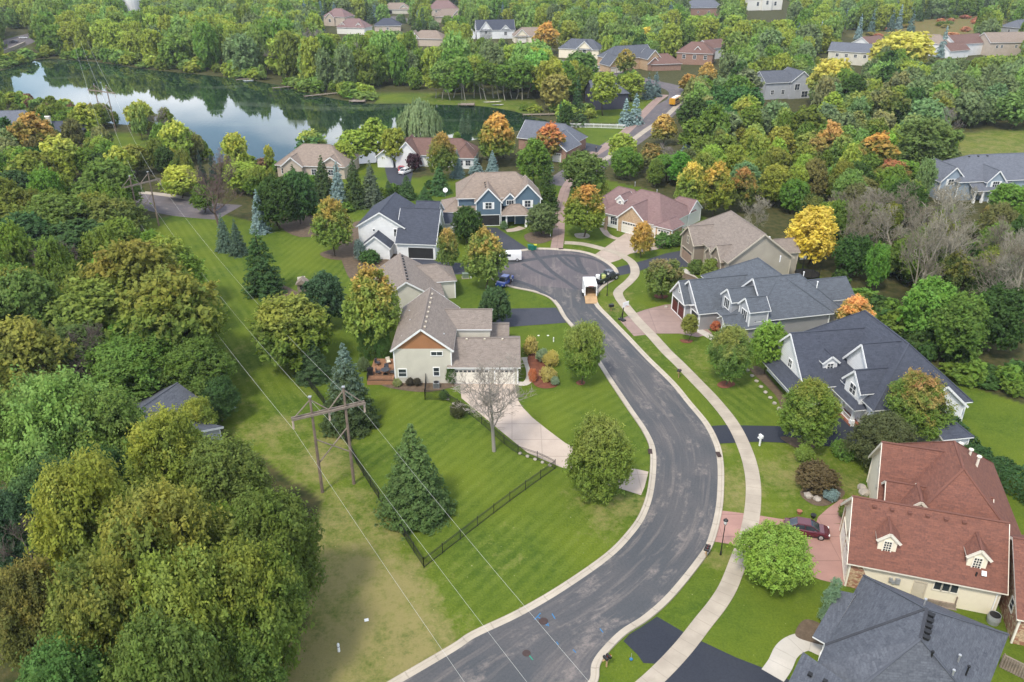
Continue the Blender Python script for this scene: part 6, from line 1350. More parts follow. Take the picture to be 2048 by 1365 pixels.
lamp(1441, 1110, 'black lantern street lamp beside the pink driveway'); lamp(1214, 592, 'black lantern street lamp behind the dark pickup truck')
def mailbox(px, py, n, label, rz, mat='black', post='wood_tan'):
    t = item('mailbox', px, py, label, 'mailbox', rz)
    part(t, 'post', post, lambda m: (m.box((0, 0, .55), (.11, .11, 1.1)), m.box((0, 0, 1.02), (.5*n, .1, .08)), m.bar((0, 0, .6), (.25*n, 0, 1.0), .07)))
    for k in range(n):
        x = (k-(n-1)/2)*.34
        def f(m, x=x):
            pr = [(math.cos(a)*.12, .12+math.sin(a)*.12) for a in [math.pi*i/8 for i in range(9)]]+[(-.12, 0), (.12, 0)]
            vs = [Vector((x+a, y, 1.08+b)) for y in (-.26, .26) for a, b in pr]; q = len(pr)
            m.mesh(vs, [tuple(range(q)), tuple(range(2*q-1, q-1, -1))]+[(i, (i+1) % q, q+(i+1) % q, q+i) for i in range(q)])
        part(t, 'box', mat, f); part(t, 'flag', 'tail', lambda m, x=x: m.box((x+.13, -.05, 1.3), (.02, .05, .14)))
mailbox(1357, 756, 2, 'pair of dark mailboxes on a timber post by the sidewalk, halfway down the bend', 1.0); mailbox(1412, 1114, 3, 'row of black mailboxes at the kerb beside the lamp post', 1.1); mailbox(1213, 1334, 2, 'pair of dark mailboxes at the kerb at the bottom of the photo', .6)
t = item('mailbox', 1519, 892, 'ornate white mailbox at the black driveway', 'mailbox', .4); part(t, 'post', 'white', lambda m: (m.box((0, 0, .6), (.16, .16, 1.2)), m.box((0, .2, .95), (.12, .6, .12)), m.box((0, 0, 1.35), (.26, .55, .28)), m.box((0, 0, 1.53), (.3, .6, .08))))
def bin_(px, py, label, lid, rz=0):
    t = item('wheeled_bin', px, py, label, 'rubbish bin', rz, .02)
    def f(m):
        a, b = .26, .33; vs = [(-a, -a, .08), (a, -a, .08), (a, a, .08), (-a, a, .08), (-b, -b, 1.0), (b, -b, 1.0), (b, b, 1.0), (-b, b, 1.0)]; m.mesh(vs, [(0, 3, 2, 1), (0, 1, 5, 4), (1, 2, 6, 5), (2, 3, 7, 6), (3, 0, 4, 7), (4, 5, 6, 7)])
    part(t, 'bin_body', 'bin', f); part(t, 'lid', lid, lambda m: (m.box((0, 0, 1.04), (.72, .74, .07)), m.box((0, .36, 1.0), (.6, .08, .08)))); part(t, 'wheel', 'rubber', lambda m: m.tube((-.3, .28, .12), (.3, .28, .12), .12, .12, 12))
M['bin'] = plain('green_bin_plastic', (.015, .16, .11), .45); M['lid_yellow'] = plain('yellow_lid', (.5, .5, .03), .45)
bin_(1059, 500, 'green wheeled bin at the kerb, left one of the group', 'bin', .2); bin_(1064.5, 501, 'green wheeled bin at the kerb between the other two', 'bin', -.1); bin_(1070, 500, 'green wheeled bin with yellow lid at the turning circle kerb', 'lid_yellow')
# person beside the blue car
def person(px, py, yaw, label, shirt, trousers):
    p = at(px, py); root = empty('person', (p.x, p.y, .02), yaw, label, 'person')
    V = {'pel': (0, 0, .95, .15), 'sp': (.02, 0, 1.15, .14), 'ch': (.03, 0, 1.36, .16), 'nk': (.04, 0, 1.50, .06), 'hd': (.06, 0, 1.62, .095), 'ht': (.06, 0, 1.72, .085)}
    for s, sg in (('l', 1), ('r', -1)):
        V.update({s+'sh': (.03, sg*.19, 1.42, .065), s+'el': (.02, sg*.26, 1.15, .048), s+'wr': (.16, sg*.24, .94, .034), s+'ha': (.2, sg*.23, .87, .034), s+'hip': (0, sg*.09, .9, .10), s+'kn': (.03+.04*sg, sg*.10, .5, .065), s+'an': (-.02+.06*sg, sg*.11, .09, .045), s+'to': (.14+.06*sg, sg*.12, .04, .04)})
    E_ = [('pel', 'sp'), ('sp', 'ch'), ('ch', 'nk'), ('nk', 'hd'), ('hd', 'ht')]
    for s in 'lr': E_ += [('ch', s+'sh'), (s+'sh', s+'el'), (s+'el', s+'wr'), (s+'wr', s+'ha'), ('pel', s+'hip'), (s+'hip', s+'kn'), (s+'kn', s+'an'), (s+'an', s+'to')]
    ks = list(V); me = bpy.data.meshes.new('body'); me.from_pydata([V[k][:3] for k in ks], [(ks.index(a), ks.index(b)) for a, b in E_], []); o = bpy.data.objects.new('body', me); COL.objects.link(o); o.parent = root
    m = o.modifiers.new('Skin', 'SKIN')
    for i, k in enumerate(ks): me.skin_vertices[0].data[i].radius = (V[k][3], V[k][3])
    me.skin_vertices[0].data[0].use_root = True; o.modifiers.new('Sub', 'SUBSURF').levels = 1; o.modifiers['Sub'].render_levels = 2
    mt, tt = newmat('clothing_'+label[:4]); N = NT(tt); z = N.n('ShaderNodeSeparateXYZ', {0: N.obj()}).outputs[2]
    c = N.mix(N.math('GREATER_THAN', z, .96), c4(trousers), c4(shirt)); c = N.mix(N.math('GREATER_THAN', z, 1.49), c, (.42, .26, .19, 1)); c = N.mix(N.math('LESS_THAN', z, .08), c, (.03, .03, .03, 1)); N.out(c, .8); me.materials.append(mt)
    mb = MB(); mb.lathe((.045, 0, 1.66), [(.098, 0), (.105, .05), (.085, .11), (.03, .14)], 12); mb.build('hair', M['wood_pole'], root, smooth=True)
person(1021, 568, .6, 'person in a pale top and dark trousers standing beside the bright blue car', (.6, .58, .55), (.12, .07, .05))
person(1192, 306, 2.0, 'person in dark clothes standing at the collector road corner', (.03, .03, .04), (.04, .04, .06))
t = item('stop_sign', 274, 430, 'red stop sign on its post beside the side road', 'road sign', .2); part(t, 'post', 'steel', lambda m: m.box((0, 0, 1.3), (.07, .07, 2.6))); part(t, 'sign_face', 'tail', lambda m: m.tube((0, -.05, 2.5), (0, -.08, 2.5), .4, .4, 8))
# basketball hoops
t = item('basketball_hoop', 1244, 641, 'black portable basketball hoop at the end of the pink aggregate driveway', 'basketball hoop', 2.2); part(t, 'base', 'black', lambda m: m.box((0, 0, .12), (1.2, .7, .24))); part(t, 'pole', 'black', lambda m: (m.bar((0, 0, .2), (-.2, 0, 2.9), .12), m.bar((.4, 0, .2), (-.1, 0, 1.7), .06)))
part(t, 'backboard', 'white', lambda m: m.box((-.62, 0, 3.1), (.05, 1.3, .85))); part(t, 'arm', 'black', lambda m: (m.bar((-.15, .2, 2.5), (-.6, .2, 3.2), .05), m.bar((-.15, -.2, 2.5), (-.6, -.2, 3.2), .05))); part(t, 'rim', 'tail', lambda m: [m.bar((-.9+.22*math.cos(a), .22*math.sin(a), 2.85), (-.9+.22*math.cos(a+.5), .22*math.sin(a+.5), 2.85), .03) for a in [k*.5236 for k in range(12)]])
t = item('trash_can', 1222, 622, 'small dark box on legs by the sidewalk near the portable hoop', 'box', .3); part(t, 'box', 'black', lambda m: (m.box((0, 0, .95), (.75, .55, .4)), m.box((0, 0, 1.17), (.8, .6, .05)))); part(t, 'post', 'wood_tan', lambda m: m.box((0, 0, .4), (.12, .12, .8)))
t = item('basketball_hoop', 1603, 546, 'white backboard hoop behind the trampoline', 'basketball hoop', 1.8); part(t, 'pole', 'black', lambda m: m.box((0, 0, 1.5), (.12, .12, 3.0))); part(t, 'backboard', 'white', lambda m: m.box((.3, 0, 3.0), (.05, 1.3, .9))); part(t, 'rim', 'tail', lambda m: [m.bar((.6+.22*math.cos(a), .22*math.sin(a), 2.7), (.6+.22*math.cos(a+.6), .22*math.sin(a+.6), 2.7), .03) for a in [k*.6 for k in range(11)]])
t = item('trampoline', 1613, 556, 'round black trampoline with net poles behind the charcoal-roofed house', 'trampoline'); part(t, 'mat', 'black', lambda m: m.tube((0, 0, .85), (0, 0, .88), 2.0, 2.0, 32)); part(t, 'rim_pad', 'steel_dark' if 'steel_dark' in M else 'black', lambda m: [m.bar((2.1*math.cos(a), 2.1*math.sin(a), .9), (2.1*math.cos(a+.2618), 2.1*math.sin(a+.2618), .9), .3, .06) for a in [k*.2618 for k in range(24)]])
for k in range(8): a = k*.785; part(t, 'net_pole', 'black', lambda m: m.tube((2.25*math.cos(a), 2.25*math.sin(a), 0), (2.25*math.cos(a), 2.25*math.sin(a), 2.7), .04, .04, 6))
# yard items
t = item('playhouse', 608, 590, 'small weathered timber playhouse between the pine and the round dark tree', 'playhouse', .1); part(t, 'roof', 'wood_grey', lambda m: (m.mesh([(-1.1, -1, 2.3), (1.1, -1, 2.3), (1.1, 1, 2.3), (-1.1, 1, 2.3), (0, -1, 3.2), (0, 1, 3.2)], [(0, 1, 4), (2, 3, 5), (0, 4, 5, 3), (1, 2, 5, 4), (0, 3, 2, 1)])))
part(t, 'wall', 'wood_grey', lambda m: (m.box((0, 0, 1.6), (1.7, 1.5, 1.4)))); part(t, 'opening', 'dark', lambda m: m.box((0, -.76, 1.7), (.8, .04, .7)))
for sx in (-.8, .8):
    for sy in (-.7, .7): part(t, 'leg', 'wood_grey', lambda m: m.box((sx, sy, .5), (.12, .12, 1.0)))
part(t, 'bench', 'wood_grey', lambda m: (m.box((-.6, -1.6, .5), (2.4, .3, .06)), m.box((-1.6, -1.6, .25), (.08, .3, .5)), m.box((.4, -1.6, .25), (.08, .3, .5))))
t = item('garden_bench', 604, 566, 'pale garden seat on the lawn above the playhouse', 'garden bench', .4); part(t, 'seat', 'cream_trim', lambda m: m.box((0, 0, .45), (1.4, .5, .08))); part(t, 'backrest', 'cream_trim', lambda m: m.box((0, .25, .8), (1.4, .06, .6)))
for sx in (-.6, .6): part(t, 'leg', 'cream_trim', lambda m: m.box((sx, 0, .22), (.08, .45, .42)))
t = item('bird_bath', 470, 816, 'pale grey bird bath on the mown corridor by the low dark tree', 'bird bath'); part(t, 'basin', 'grey_metal', lambda m: m.lathe((0, 0, .85), [(.2, 0), (.5, .1), (.55, .16), (.45, .12)], 16)); part(t, 'stem', 'grey_metal', lambda m: m.lathe((0, 0, 0), [(.2, 0), (.09, .15), (.08, .85)], 10))
t = item('utility_cabinet', 931, 556, 'grey-green utility cabinet on the lawn near the large maple', 'utility box', .1); part(t, 'cabinet', 'cab_green', lambda m: (m.box((0, 0, .45), (1.1, .9, .8)), m.box((0, 0, .88), (1.16, .96, .08)))) if M.setdefault('cab_green', plain('cabinet_green', (.16, .21, .15), .6)) else None; part(t, 'plinth', 'kerb', lambda m: m.box((0, 0, .04), (1.4, 1.2, .08)))
def marker(px, py, label, h_=.9, mat='white', r=.09): t = item('marker_post', px, py, label, 'marker post'); part(t, 'post', mat, lambda m: m.lathe((0, 0, 0), [(r, 0), (r, h_*.9), (r*.6, h_)], 10)); part(t, 'band', 'black', lambda m: m.tube((0, 0, h_*.6), (0, 0, h_*.66), r*1.05, r*1.05, 10))
marker(678, 1303, 'short white utility marker post in the brown grass near the bottom', .95, r=.12); marker(1107, 684, 'white marker post in the lawn above the mulch bed', .8); marker(1268, 504, 'white marker post beside the small golden maple'); marker(1101, 473, 'small white post beside the round olive tree', .6); marker(942, 557, 'white post beside the grey-green utility cabinet', .7)
for px, py, s, lab in ((733, 1241, .38, 'small white utility lid in the dry grass'), (1077, 672, .3, 'left of two white lids on the centre lawn'), (1096, 672, .3, 'right of two white lids on the centre lawn')):
    t = item('access_cover', px, py, lab, 'utility lid', .3); part(t, 'lid', 'white', lambda m: (m.box((0, 0, .04), (s, s*.8, .06)), m.box((0, 0, .08), (s*.6, s*.4, .03))))
t = item('lawn_ornament', 566, 1030, 'white object at the edge of the near tree group', 'garden ornament', .4); part(t, 'shell', 'white', lambda m: m.lathe((0, 0, 0), [(.55, 0), (.6, .25), (.4, .55), (.1, .65)], 12))
t = item('lawn_ornament', 1003, 661, 'small black and white lawn ornament by the asphalt driveway', 'garden ornament'); part(t, 'figure', 'black', lambda m: m.lathe((0, 0, 0), [(.2, 0), (.22, .3), (.12, .6), (.15, .8), (.05, .9)], 10)); part(t, 'base', 'white', lambda m: m.tube((0, 0, 0), (0, 0, .1), .3, .28, 10))
t = item('tree_swing', 1262, 1322, 'blue swing seat on the grass strip at the bottom', 'swing'); part(t, 'seat', 'blue_paint', lambda m: (m.lathe((0, 0, .15), [(.14, 0), (.16, .08), (.13, .12)], 12))); part(t, 'stake', 'steel', lambda m: m.tube((0, 0, 0), (0, 0, .9), .02, .02, 6))
# deck of the cream house with its furniture
t = item('wooden_deck', 758, 770, 'cedar deck with black railing at the left of the cream house', 'deck'); 
D0 = at(735, 770); dk = t; ox, oy = t.location.x, t.location.y; x0, x1, y0, y1 = D0.x-ox, -16.6-ox, D0.y-oy, 103.0-oy
part(t, 'deck_boards', 'wood_deck', lambda m: [m.box(((x0+x1)/2, y0+.07+k*.145, .62), (x1-x0, .135, .06)) for k in range(int((y1-y0)/.145))])
part(t, 'skirt', 'wood_deck', lambda m: (m.box(((x0+x1)/2, y0, .30), (x1-x0, .06, .58)), m.box((x0, (y0+y1)/2, .30), (.06, y1-y0, .58))))
part(t, 'railing', 'black', lambda m: ([m.box((x0+k*.12, y0, 1.1), (.02, .02, .9)) for k in range(int((x1-x0)/.12))], [m.box((x0, y0+k*.12, 1.1), (.02, .02, .9)) for k in range(int(3.0/.12))], [m.bar((x0, y0, z), (x1, y0, z), .05) for z in (.75, 1.55)], [m.bar((x0, y0, z), (x0, y0+3, z), .05) for z in (.75, 1.55)]))
def chair(x, y, rz, label, mat, z=.65):
    c = empty('patio_chair', (x, y, z), rz, label, 'patio chair'); part(c, 'seat', mat, lambda m: m.box((0, 0, .42), (.6, .6, .1))); part(c, 'backrest', mat, lambda m: m.box((0, .3, .72), (.6, .08, .55)))
    for sx in (-.26, .26):
        for sy in (-.26, .26): part(c, 'leg', 'black', lambda m: m.box((sx, sy, .2), (.04, .04, .4)))
    for sx in (-.3, .3): part(c, 'armrest', 'black', lambda m: m.box((sx, 0, .62), (.06, .55, .04)))
cx, cy = D0.x, D0.y
tb = empty('patio_table', (cx+2.3, cy+1.9, .65), 0, 'dark round patio table on the cedar deck', 'table'); part(tb, 'tabletop', 'steel_dark', lambda m: m.tube((0, 0, .72), (0, 0, .76), .65, .65, 20)) if M.setdefault('steel_dark', plain('dark_table', (.08, .085, .1), .35)) else None; part(tb, 'leg', 'black', lambda m: (m.tube((0, 0, 0), (0, 0, .72), .05, .05, 8), m.tube((0, 0, 0), (0, 0, .04), .35, .3, 12)))
for dx, dy, rz, lb, mm in ((1.3, 1.9, 1.6, 'dark patio chair left of the round table', 'steel_dark'), (3.3, 1.9, -1.6, 'dark patio chair right of the round table', 'steel_dark'), (2.3, 2.9, 0, 'dark patio chair behind the round table', 'steel_dark'), (2.3, 4.9, .4, 'cream lounge chair in the middle of the deck', 'cream_trim'), (3.6, 5.4, 0, 'pale lounge chair against the house wall', 'cream_trim'), (.8, 4.6, 1.2, 'dark cushioned chair at the back of the deck', 'steel_dark')): chair(cx+dx, cy+dy, rz, lb, mm)
t = item('grill', 742, 758, 'small covered black grill at the deck edge', 'barbecue', z=.65); part(t, 'hood', 'black', lambda m: m.box((0, 0, .95), (.8, .5, .3))); part(t, 'cart', 'black', lambda m: m.box((0, 0, .4), (.7, .45, .8)))
t = item('air_conditioner', 873, 775, 'grey air conditioner under the cream wall', 'air conditioner'); part(t, 'housing', 'grey_metal', lambda m: m.box((0, 0, .42), (.85, .85, .8))); part(t, 'fan_grille', 'black', lambda m: (m.tube((0, 0, .82), (0, 0, .86), .36, .36, 16))); part(t, 'louvres', 'black', lambda m: [m.box((0, -.43, .15+.1*k), (.75, .03, .03)) for k in range(7)])
t = item('satellite_dish', 892, 412, 'white satellite dish at the back of the blue house', 'satellite dish', z=2.9) ; part(t, 'dish', 'white', lambda m: m.lathe((0, 0, .8), [(.05, 0), (.35, .05), (.55, .15), (.5, .16)], 14, q=Matrix.Rotation(1.0, 3, 'X'))); part(t, 'mast', 'grey_metal', lambda m: m.box((0, 0, 0), (.06, .06, 1.6)))
for k, (px, py, s, rz, lab) in enumerate(((1238, 1012, 0, 0, ''), (1788, 1168, 0, 0, ''))): pass
def pot(px, py, label, c='terracotta', z=0): t = item('plant_pot', px, py, label, 'plant pot', z=z); part(t, 'pot', c, lambda m: m.lathe((0, 0, 0), [(.18, 0), (.28, .4), (.31, .42), (.26, .4)], 12)); part(t, 'soil', 'soil', lambda m: m.tube((0, 0, .36), (0, 0, .38), .24, .24, 10))
M['terracotta'] = plain('terracotta', (.30, .12, .07), .8)
pot(1598, 1028, 'round clay pot by the walkway lawn edge', 'terracotta'); pot(1626, 1036, 'dark planter beside the maroon car', 'black'); pot(1868, 1197, 'terracotta pot on the side steps of the red-roofed house'); pot(1880, 1200, 'second terracotta pot on the side steps, nearest the planter box')
t = item('side_steps', 1880, 1204, 'timber landing with rail at the side door of the red-roofed house', 'steps', -.3); part(t, 'landing', 'wood_grey', lambda m: m.box((0, 0, .25), (2.4, 1.2, .5))); part(t, 'rail', 'wood_grey', lambda m: (m.box((1.1, 0, .95), (.08, 1.2, .9)), m.box((0, .0, .02), (2.6, 1.6, .04))))
t = item('rain_barrel', 1985, 1245, 'grey rain barrel at the corner of the red-roofed house', 'barrel'); part(t, 'barrel', 'grey_metal', lambda m: m.lathe((0, 0, 0), [(.5, 0), (.58, .5), (.52, .95), (.48, .9)], 16)); part(t, 'water', 'black', lambda m: m.tube((0, 0, .93), (0, 0, .95), .46, .46, 16))
# trees growing over the stucco are vines; docks, boats and canoe on the lake
def dock(px, py, ang, ln, label, box=False):
    t = item('boat_dock', px, py, label, 'dock', ang); part(t, 'deck', 'wood_grey', lambda m: [m.box((-ln/2+.3+k*.42, 0, .55), (.38, 1.5, .08)) for k in range(int(ln/.42))])
    for k in range(int(ln/3)+1):
        for s in (-.75, .75): part(t, 'pile', 'wood_grey', lambda m: m.tube((-ln/2+.2+k*3, s, -.2), (-ln/2+.2+k*3, s, .9), .08, .08, 6))
    if box: part(t, 'platform', 'wood_grey', lambda m: (m.box((ln*.1, 0, .62), (5, 4.2, .1)), m.box((ln*.1, 2, 1.2), (5, .06, .06)), m.box((ln*.1+2.4, 0, 1.2), (.06, 4, .06)), m.box((ln*.1-2.4, 0, 1.2), (.06, 4, .06))))
dock(505, 160, .5, 14, 'leftmost timber dock on the far lake shore'); dock(582, 176, .5, 15, 'timber dock between the leftmost and the straight pale one'); dock(645, 192, .6, 15, 'straight pale dock left of the square platform'); dock(714, 205, 0, 6, 'square timber platform dock on the far shore', True); dock(932, 212, 0, 6, 'square swim platform below the row of pale trunks', True); dock(1085, 232, .1, 14, 'low red-brown dock at the right end of the lake')
dock(352, 293, .1, 8, 'short white dock at the swampy near shore')
def canoe(px, py, rz, ln, label, mat):
    t = item('canoe', px, py, label, 'boat', rz); part(t, 'hull', mat, lambda m: m.mesh([(-ln/2, 0, .5), (-ln*.2, -.45, .4), (ln*.2, -.45, .4), (ln/2, 0, .5), (ln*.2, .45, .4), (-ln*.2, .45, .4), (-ln*.3, 0, 0), (ln*.3, 0, 0)], [(0, 1, 6), (1, 2, 7, 6), (2, 3, 7), (3, 4, 7), (4, 5, 6, 7), (5, 0, 6)])); part(t, 'thwart', 'wood_tan', lambda m: (m.box((-ln*.15, 0, .4), (.2, .85, .04)), m.box((ln*.15, 0, .4), (.2, .85, .04))))
canoe(985, 206, .3, 8, 'cream canoe lying on the grassy bank under the pale trunks', 'cream_trim'); canoe(995, 212, .2, 5, 'grey rowing boat at the water edge beside the canoe', 'grey_metal'); canoe(497, 163, .3, 5, 'pale green boat moored by the leftmost dock', 'white')
# water tower at the top left
t = item('water_tower', 263, 22, 'pale water tower at the top edge of the far wood', 'water tower'); part(t, 'shaft', 'white', lambda m: m.lathe((0, 0, 0), [(9, 0), (9, 30), (8, 33), (3, 35)], 24)); part(t, 'band', 'grey_metal', lambda m: m.tube((0, 0, 22), (0, 0, 22.6), 9.1, 9.1, 24))
def lightpole(px, py, label, hh=11): t = item('utility_pole', px, py, label, 'utility pole'); part(t, 'pole', 'wood_grey', lambda m: m.tube((0, 0, 0), (0, 0, hh), .16, .11, 8)); part(t, 'crossarm', 'wood_grey', lambda m: m.box((0, 0, hh-.7), (2.4, .14, .14)))
lightpole(75, 34, 'thin utility pole in the wood above the highway', 16)
t = item('chimney_stack', 106, 285, 'pale cream chimney rising from the dark-roofed lake house', 'chimney'); part(t, 'stack', 'cream_trim', lambda m: (m.box((0, 0, 3.8), (1.6, 1.2, 7.6)), m.box((0, 0, 7.65), (1.8, 1.4, .2))))

# ------------------------------------------------------------------ woods: individual trees sampled over ground areas
OPEN_PX = [  # rows/columns of the survey kept open: things that must stay visible, with the distance they lie at
 (560,300,690,345,205),(800,262,960,330,225),(1035,242,1145,300,245),(1140,255,1260,305,250),(1195,165,1245,222,300),(1190,88,1312,140,380),(1112,78,1210,118,420),(1305,98,1440,148,400),(945,42,1035,76,560),(1020,62,1100,88,520),
 (648,8,728,68,620),(780,0,815,25,700),(745,28,818,60,600),(865,0,912,32,760),(840,65,878,95,560),(1525,140,1625,205,310),(1648,88,1725,126,440),(1720,85,1750,112,470),(1838,78,1880,112,470),(1880,78,1965,115,440),(1985,74,2048,112,440),(2010,50,2048,70,560),(1385,8,1440,30,760),(1495,0,1580,40,900),
 (1180,190,1360,300,300),(1180,300,1240,330,230),(0,60,56,118,620),(0,140,380,205,300),(380,140,1110,262,300),(180,205,380,235,250),(380,262,640,330,215),(1895,262,2048,340,200),(1885,320,2048,404,185),(1690,45,1960,85,560),(215,285,300,330,200),(80,245,152,290,225),(240,378,365,430,165),(250,0,278,22,1000),(885,190,1080,222,290),(1165,300,1215,325,240),(830,270,850,300,0),
 (700,380,890,520,140),(262,800,348,838,95),(368,862,425,884,93),(1380,525,1400,560,0)]
FREE = [LAKE]+LAWN
def road_clear(x, y): return any((x-p.x)**2+(y-p.y)**2 < 49 for p in RC)
RC = smooth(W([(1120,372),(1180,330),(1215,305),(1262,275),(1300,245),(1340,213),(1362,197),(1352,178),(1280,160)]), 6)+smooth(W([(60,440),(180,412),(250,403),(300,402),(380,418),(460,425)]), 6)+[at(790, 43), at(780, 46), at(800, 44)]+smooth(W([(0, 98), (55, 76)]), 6)
GRID = {}
def gkey(x, y): return (int(x//14), int(y//14))
for t_ in TREES: GRID.setdefault(gkey(t_[0], t_[1]), []).append(t_)
def near_tree(x, y, r, f=.62):
    i, j = gkey(x, y)
    for a in (-1, 0, 1):
        for b in (-1, 0, 1):
            for q in GRID.get((i+a, j+b), ()):
                if (q[0]-x)**2+(q[1]-y)**2 < ((q[2]+r)*f)**2: return True
    return False
HB = []
for o in bpy.data.objects:
    if o.type == 'EMPTY' and o.get('category') == 'house':
        xs_, ys_ = [], []
        for c in o.children:
            if c.name.startswith('roof') and c.type == 'MESH':
                cs, sn = math.cos(o.rotation_euler.z), math.sin(o.rotation_euler.z)
                for v_ in c.data.vertices: xs_.append(o.location.x+v_.co.x*cs-v_.co.y*sn); ys_.append(o.location.y+v_.co.x*sn+v_.co.y*cs)
        if xs_: HB.append((min(xs_)-1, min(ys_)-1, max(xs_)+1, max(ys_)+1))
def hidden_ok(x, y, h, r):
    """False when a tree here would stand in front of something the photograph shows"""
    a = proj((x, y, h)); b = proj((x, y, 0)); d = y*CT+(CAM_H-h/2)*ST; rp = r/d*FPX*.85
    for x0, y0, x1, y1, D in OPEN_PX:
        if y < D and a[0]+rp > x0 and a[0]-rp < x1 and b[1] > y0 and a[1] < y1: return False
    return True
PAL = {'g': GREEN, 'o': OLIVE, 'd': DKGREEN, 'y': YGREEN, 'Y': (.26,.24,.03), 'l': LTGREEN, 'G': GREYG, 'r': (.17,.12,.03), 'b': (.10,.10,.03)}
CN = {'g': 'mid-green', 'o': 'olive-green', 'd': 'dark green', 'y': 'yellow-green', 'Y': 'yellow', 'l': 'light green', 'G': 'grey-green', 'r': 'rust-orange', 'b': 'brownish'}
FILL = []   # shape, x, y, h, r, colourkey, zone
def fill(zone, poly, spacing, mix_, shapes, hr, rr, near=0, seed=1, n=None):
    rng = random.Random(seed); P = W(poly) if not isinstance(poly[0], Vector) else poly
    x0, x1 = min(p.x for p in P), max(p.x for p in P); y0, y1 = min(p.y for p in P), max(p.y for p in P)
    tries = int((x1-x0)*(y1-y0)/spacing**2*2.2)
    for _ in range(tries):
        x, y = rng.uniform(x0, x1), rng.uniform(y0, y1)
        if abs(x)/max(y, 1) > .75: continue
        if not in_poly(x, y, P) or any(in_poly(x, y, f) for f in FREE): continue
        h = rng.uniform(*hr); r = rng.uniform(*rr)*min(1.15, .55+.45*h/hr[1])*rng.choice((.72, .9, 1, 1, 1.12)); sh = rng.choice(shapes); 
        if sh == 'spruce': r *= .62
        if near_tree(x, y, r) or road_clear(x, y): continue
        if any(b[0]-r*.6 < x < b[2]+r*.6 and b[1]-r*.6 < y < b[3]+r*.6 for b in HB): continue
        if not hidden_ok(x, y, h, r): 
            h *= .45; r *= .6
            if rng.random() < .4 or not hidden_ok(x, y, h, r): continue
        t = (x, y, r); TREES.append(t); GRID.setdefault(gkey(x, y), []).append(t)
        k = rng.choice(mix_); FILL.append((sh, x, y, h, r, k, zone))
S_ = ['wild', 'wild', 'round', 'broad', 'ash', 'oval']
fill('in the left wood', [(-200,340),(240,410),(262,470),(330,560),(415,740),(430,850),(500,960),(560,1200),(470,1340),(440,1500),(-300,1500)], 6.2, 'googdogo', S_, (9, 13), (3.4, 4.8), seed=2)
fill('between the lake and the left wood', [(-200,205),(60,215),(190,245),(330,255),(400,310),(440,345),(560,345),(600,365),(560,400),(400,400),(240,380),(-200,420)], 7.0, 'ggoyybdG', S_, (6, 10), (2.6, 4.2), seed=3)
fill('by the near lake shore', [(560,335),(700,330),(800,315),(880,300),(1010,265),(1100,250),(1190,260),(1190,330),(1120,350),(1080,345),(880,350),(820,380),(700,400),(580,400)], 6.5, 'ggdoyl', S_+['spruce'], (6, 10), (2.4, 3.8), seed=4)
fill('along the far lake shore', [(-250,150),(0,135),(60,118),(100,112),(200,118),(300,132),(400,142),(480,150),(560,162),(620,176),(700,190),(760,196),(870,190),(1000,190),(1100,215),(1120,235),(1180,200),(1180,150),(1000,115),(600,90),(200,60),(60,60),(-250,100)], 9.2, 'gggyyyyyllGo', S_, (13, 20), (5.6, 7.6), seed=5)
fill('beside the collector road', [(1120,235),(1190,200),(1330,150),(1300,110),(1180,110),(1100,150)], 7.5, 'ggyyodl', S_+['spruce'], (9, 13), (3.4, 5), seed=6)
fill('in the hillside wood at the upper right', [(1370,190),(1440,150),(1640,130),(1700,130),(2048,118),(2300,118),(2300,255),(1900,262),(1880,300),(1700,300),(1400,310),(1290,330),(1280,300),(1330,260)], 7.6, 'gGGGGolldyGG', S_, (9, 14), (4.2, 6.2), seed=7)
fill('in the wood behind the bungalow and the taupe house', [(1210,350),(1240,310),(1290,290),(1400,300),(1700,300),(1880,330),(1900,400),(1980,430),(2048,450),(2300,450),(2300,520),(1960,500),(1800,470),(1700,450),(1590,430),(1500,400),(1400,400),(1300,375)], 6.6, 'gggoylldgbGoy', S_, (7, 11), (2.8, 4.4), seed=8)
fill('in the dark wood at the right edge', [(1600,460),(1700,480),(1960,510),(2300,540),(2500,1000),(2070,800),(1960,765),(1900,740),(1800,660),(1740,600),(1660,545)], 5.6, 'ddggdgo', S_, (7.5, 11), (3.2, 4.6), seed=9)
fill('in the far wood', [(-600,100),(200,60),(600,90),(1000,115),(1180,110),(1300,110),(1440,150),(1640,130),(2048,118),(2500,118),(2500,-8),(2048,-12),(1024,-14),(0,-12),(-600,-8)], 11, 'ggyoyyyllGGl', ['wild', 'wild', 'round', 'broad', 'broad', 'spruce'], (12, 18), (5.6, 7.8), seed=10)
# named spruces on the far right hill
for x, t_, w in ((1672,28,16),(1668,42,14),(1750,20,14),(1790,16,15),(1805,12,15),(1830,22,15),(1725,28,14),(1620,40,18),(1645,46,18),(1895,55,18),(1985,15,16),(1600,45,18)):
    TH('spruce', x, t_, 15, w*1.3, BLUEG if x % 2 else (.07,.11,.09), 'blue-green spruce on the far hill above the reddish prairie', group='blue-green spruce on the far hill above the reddish prairie', lod=2)
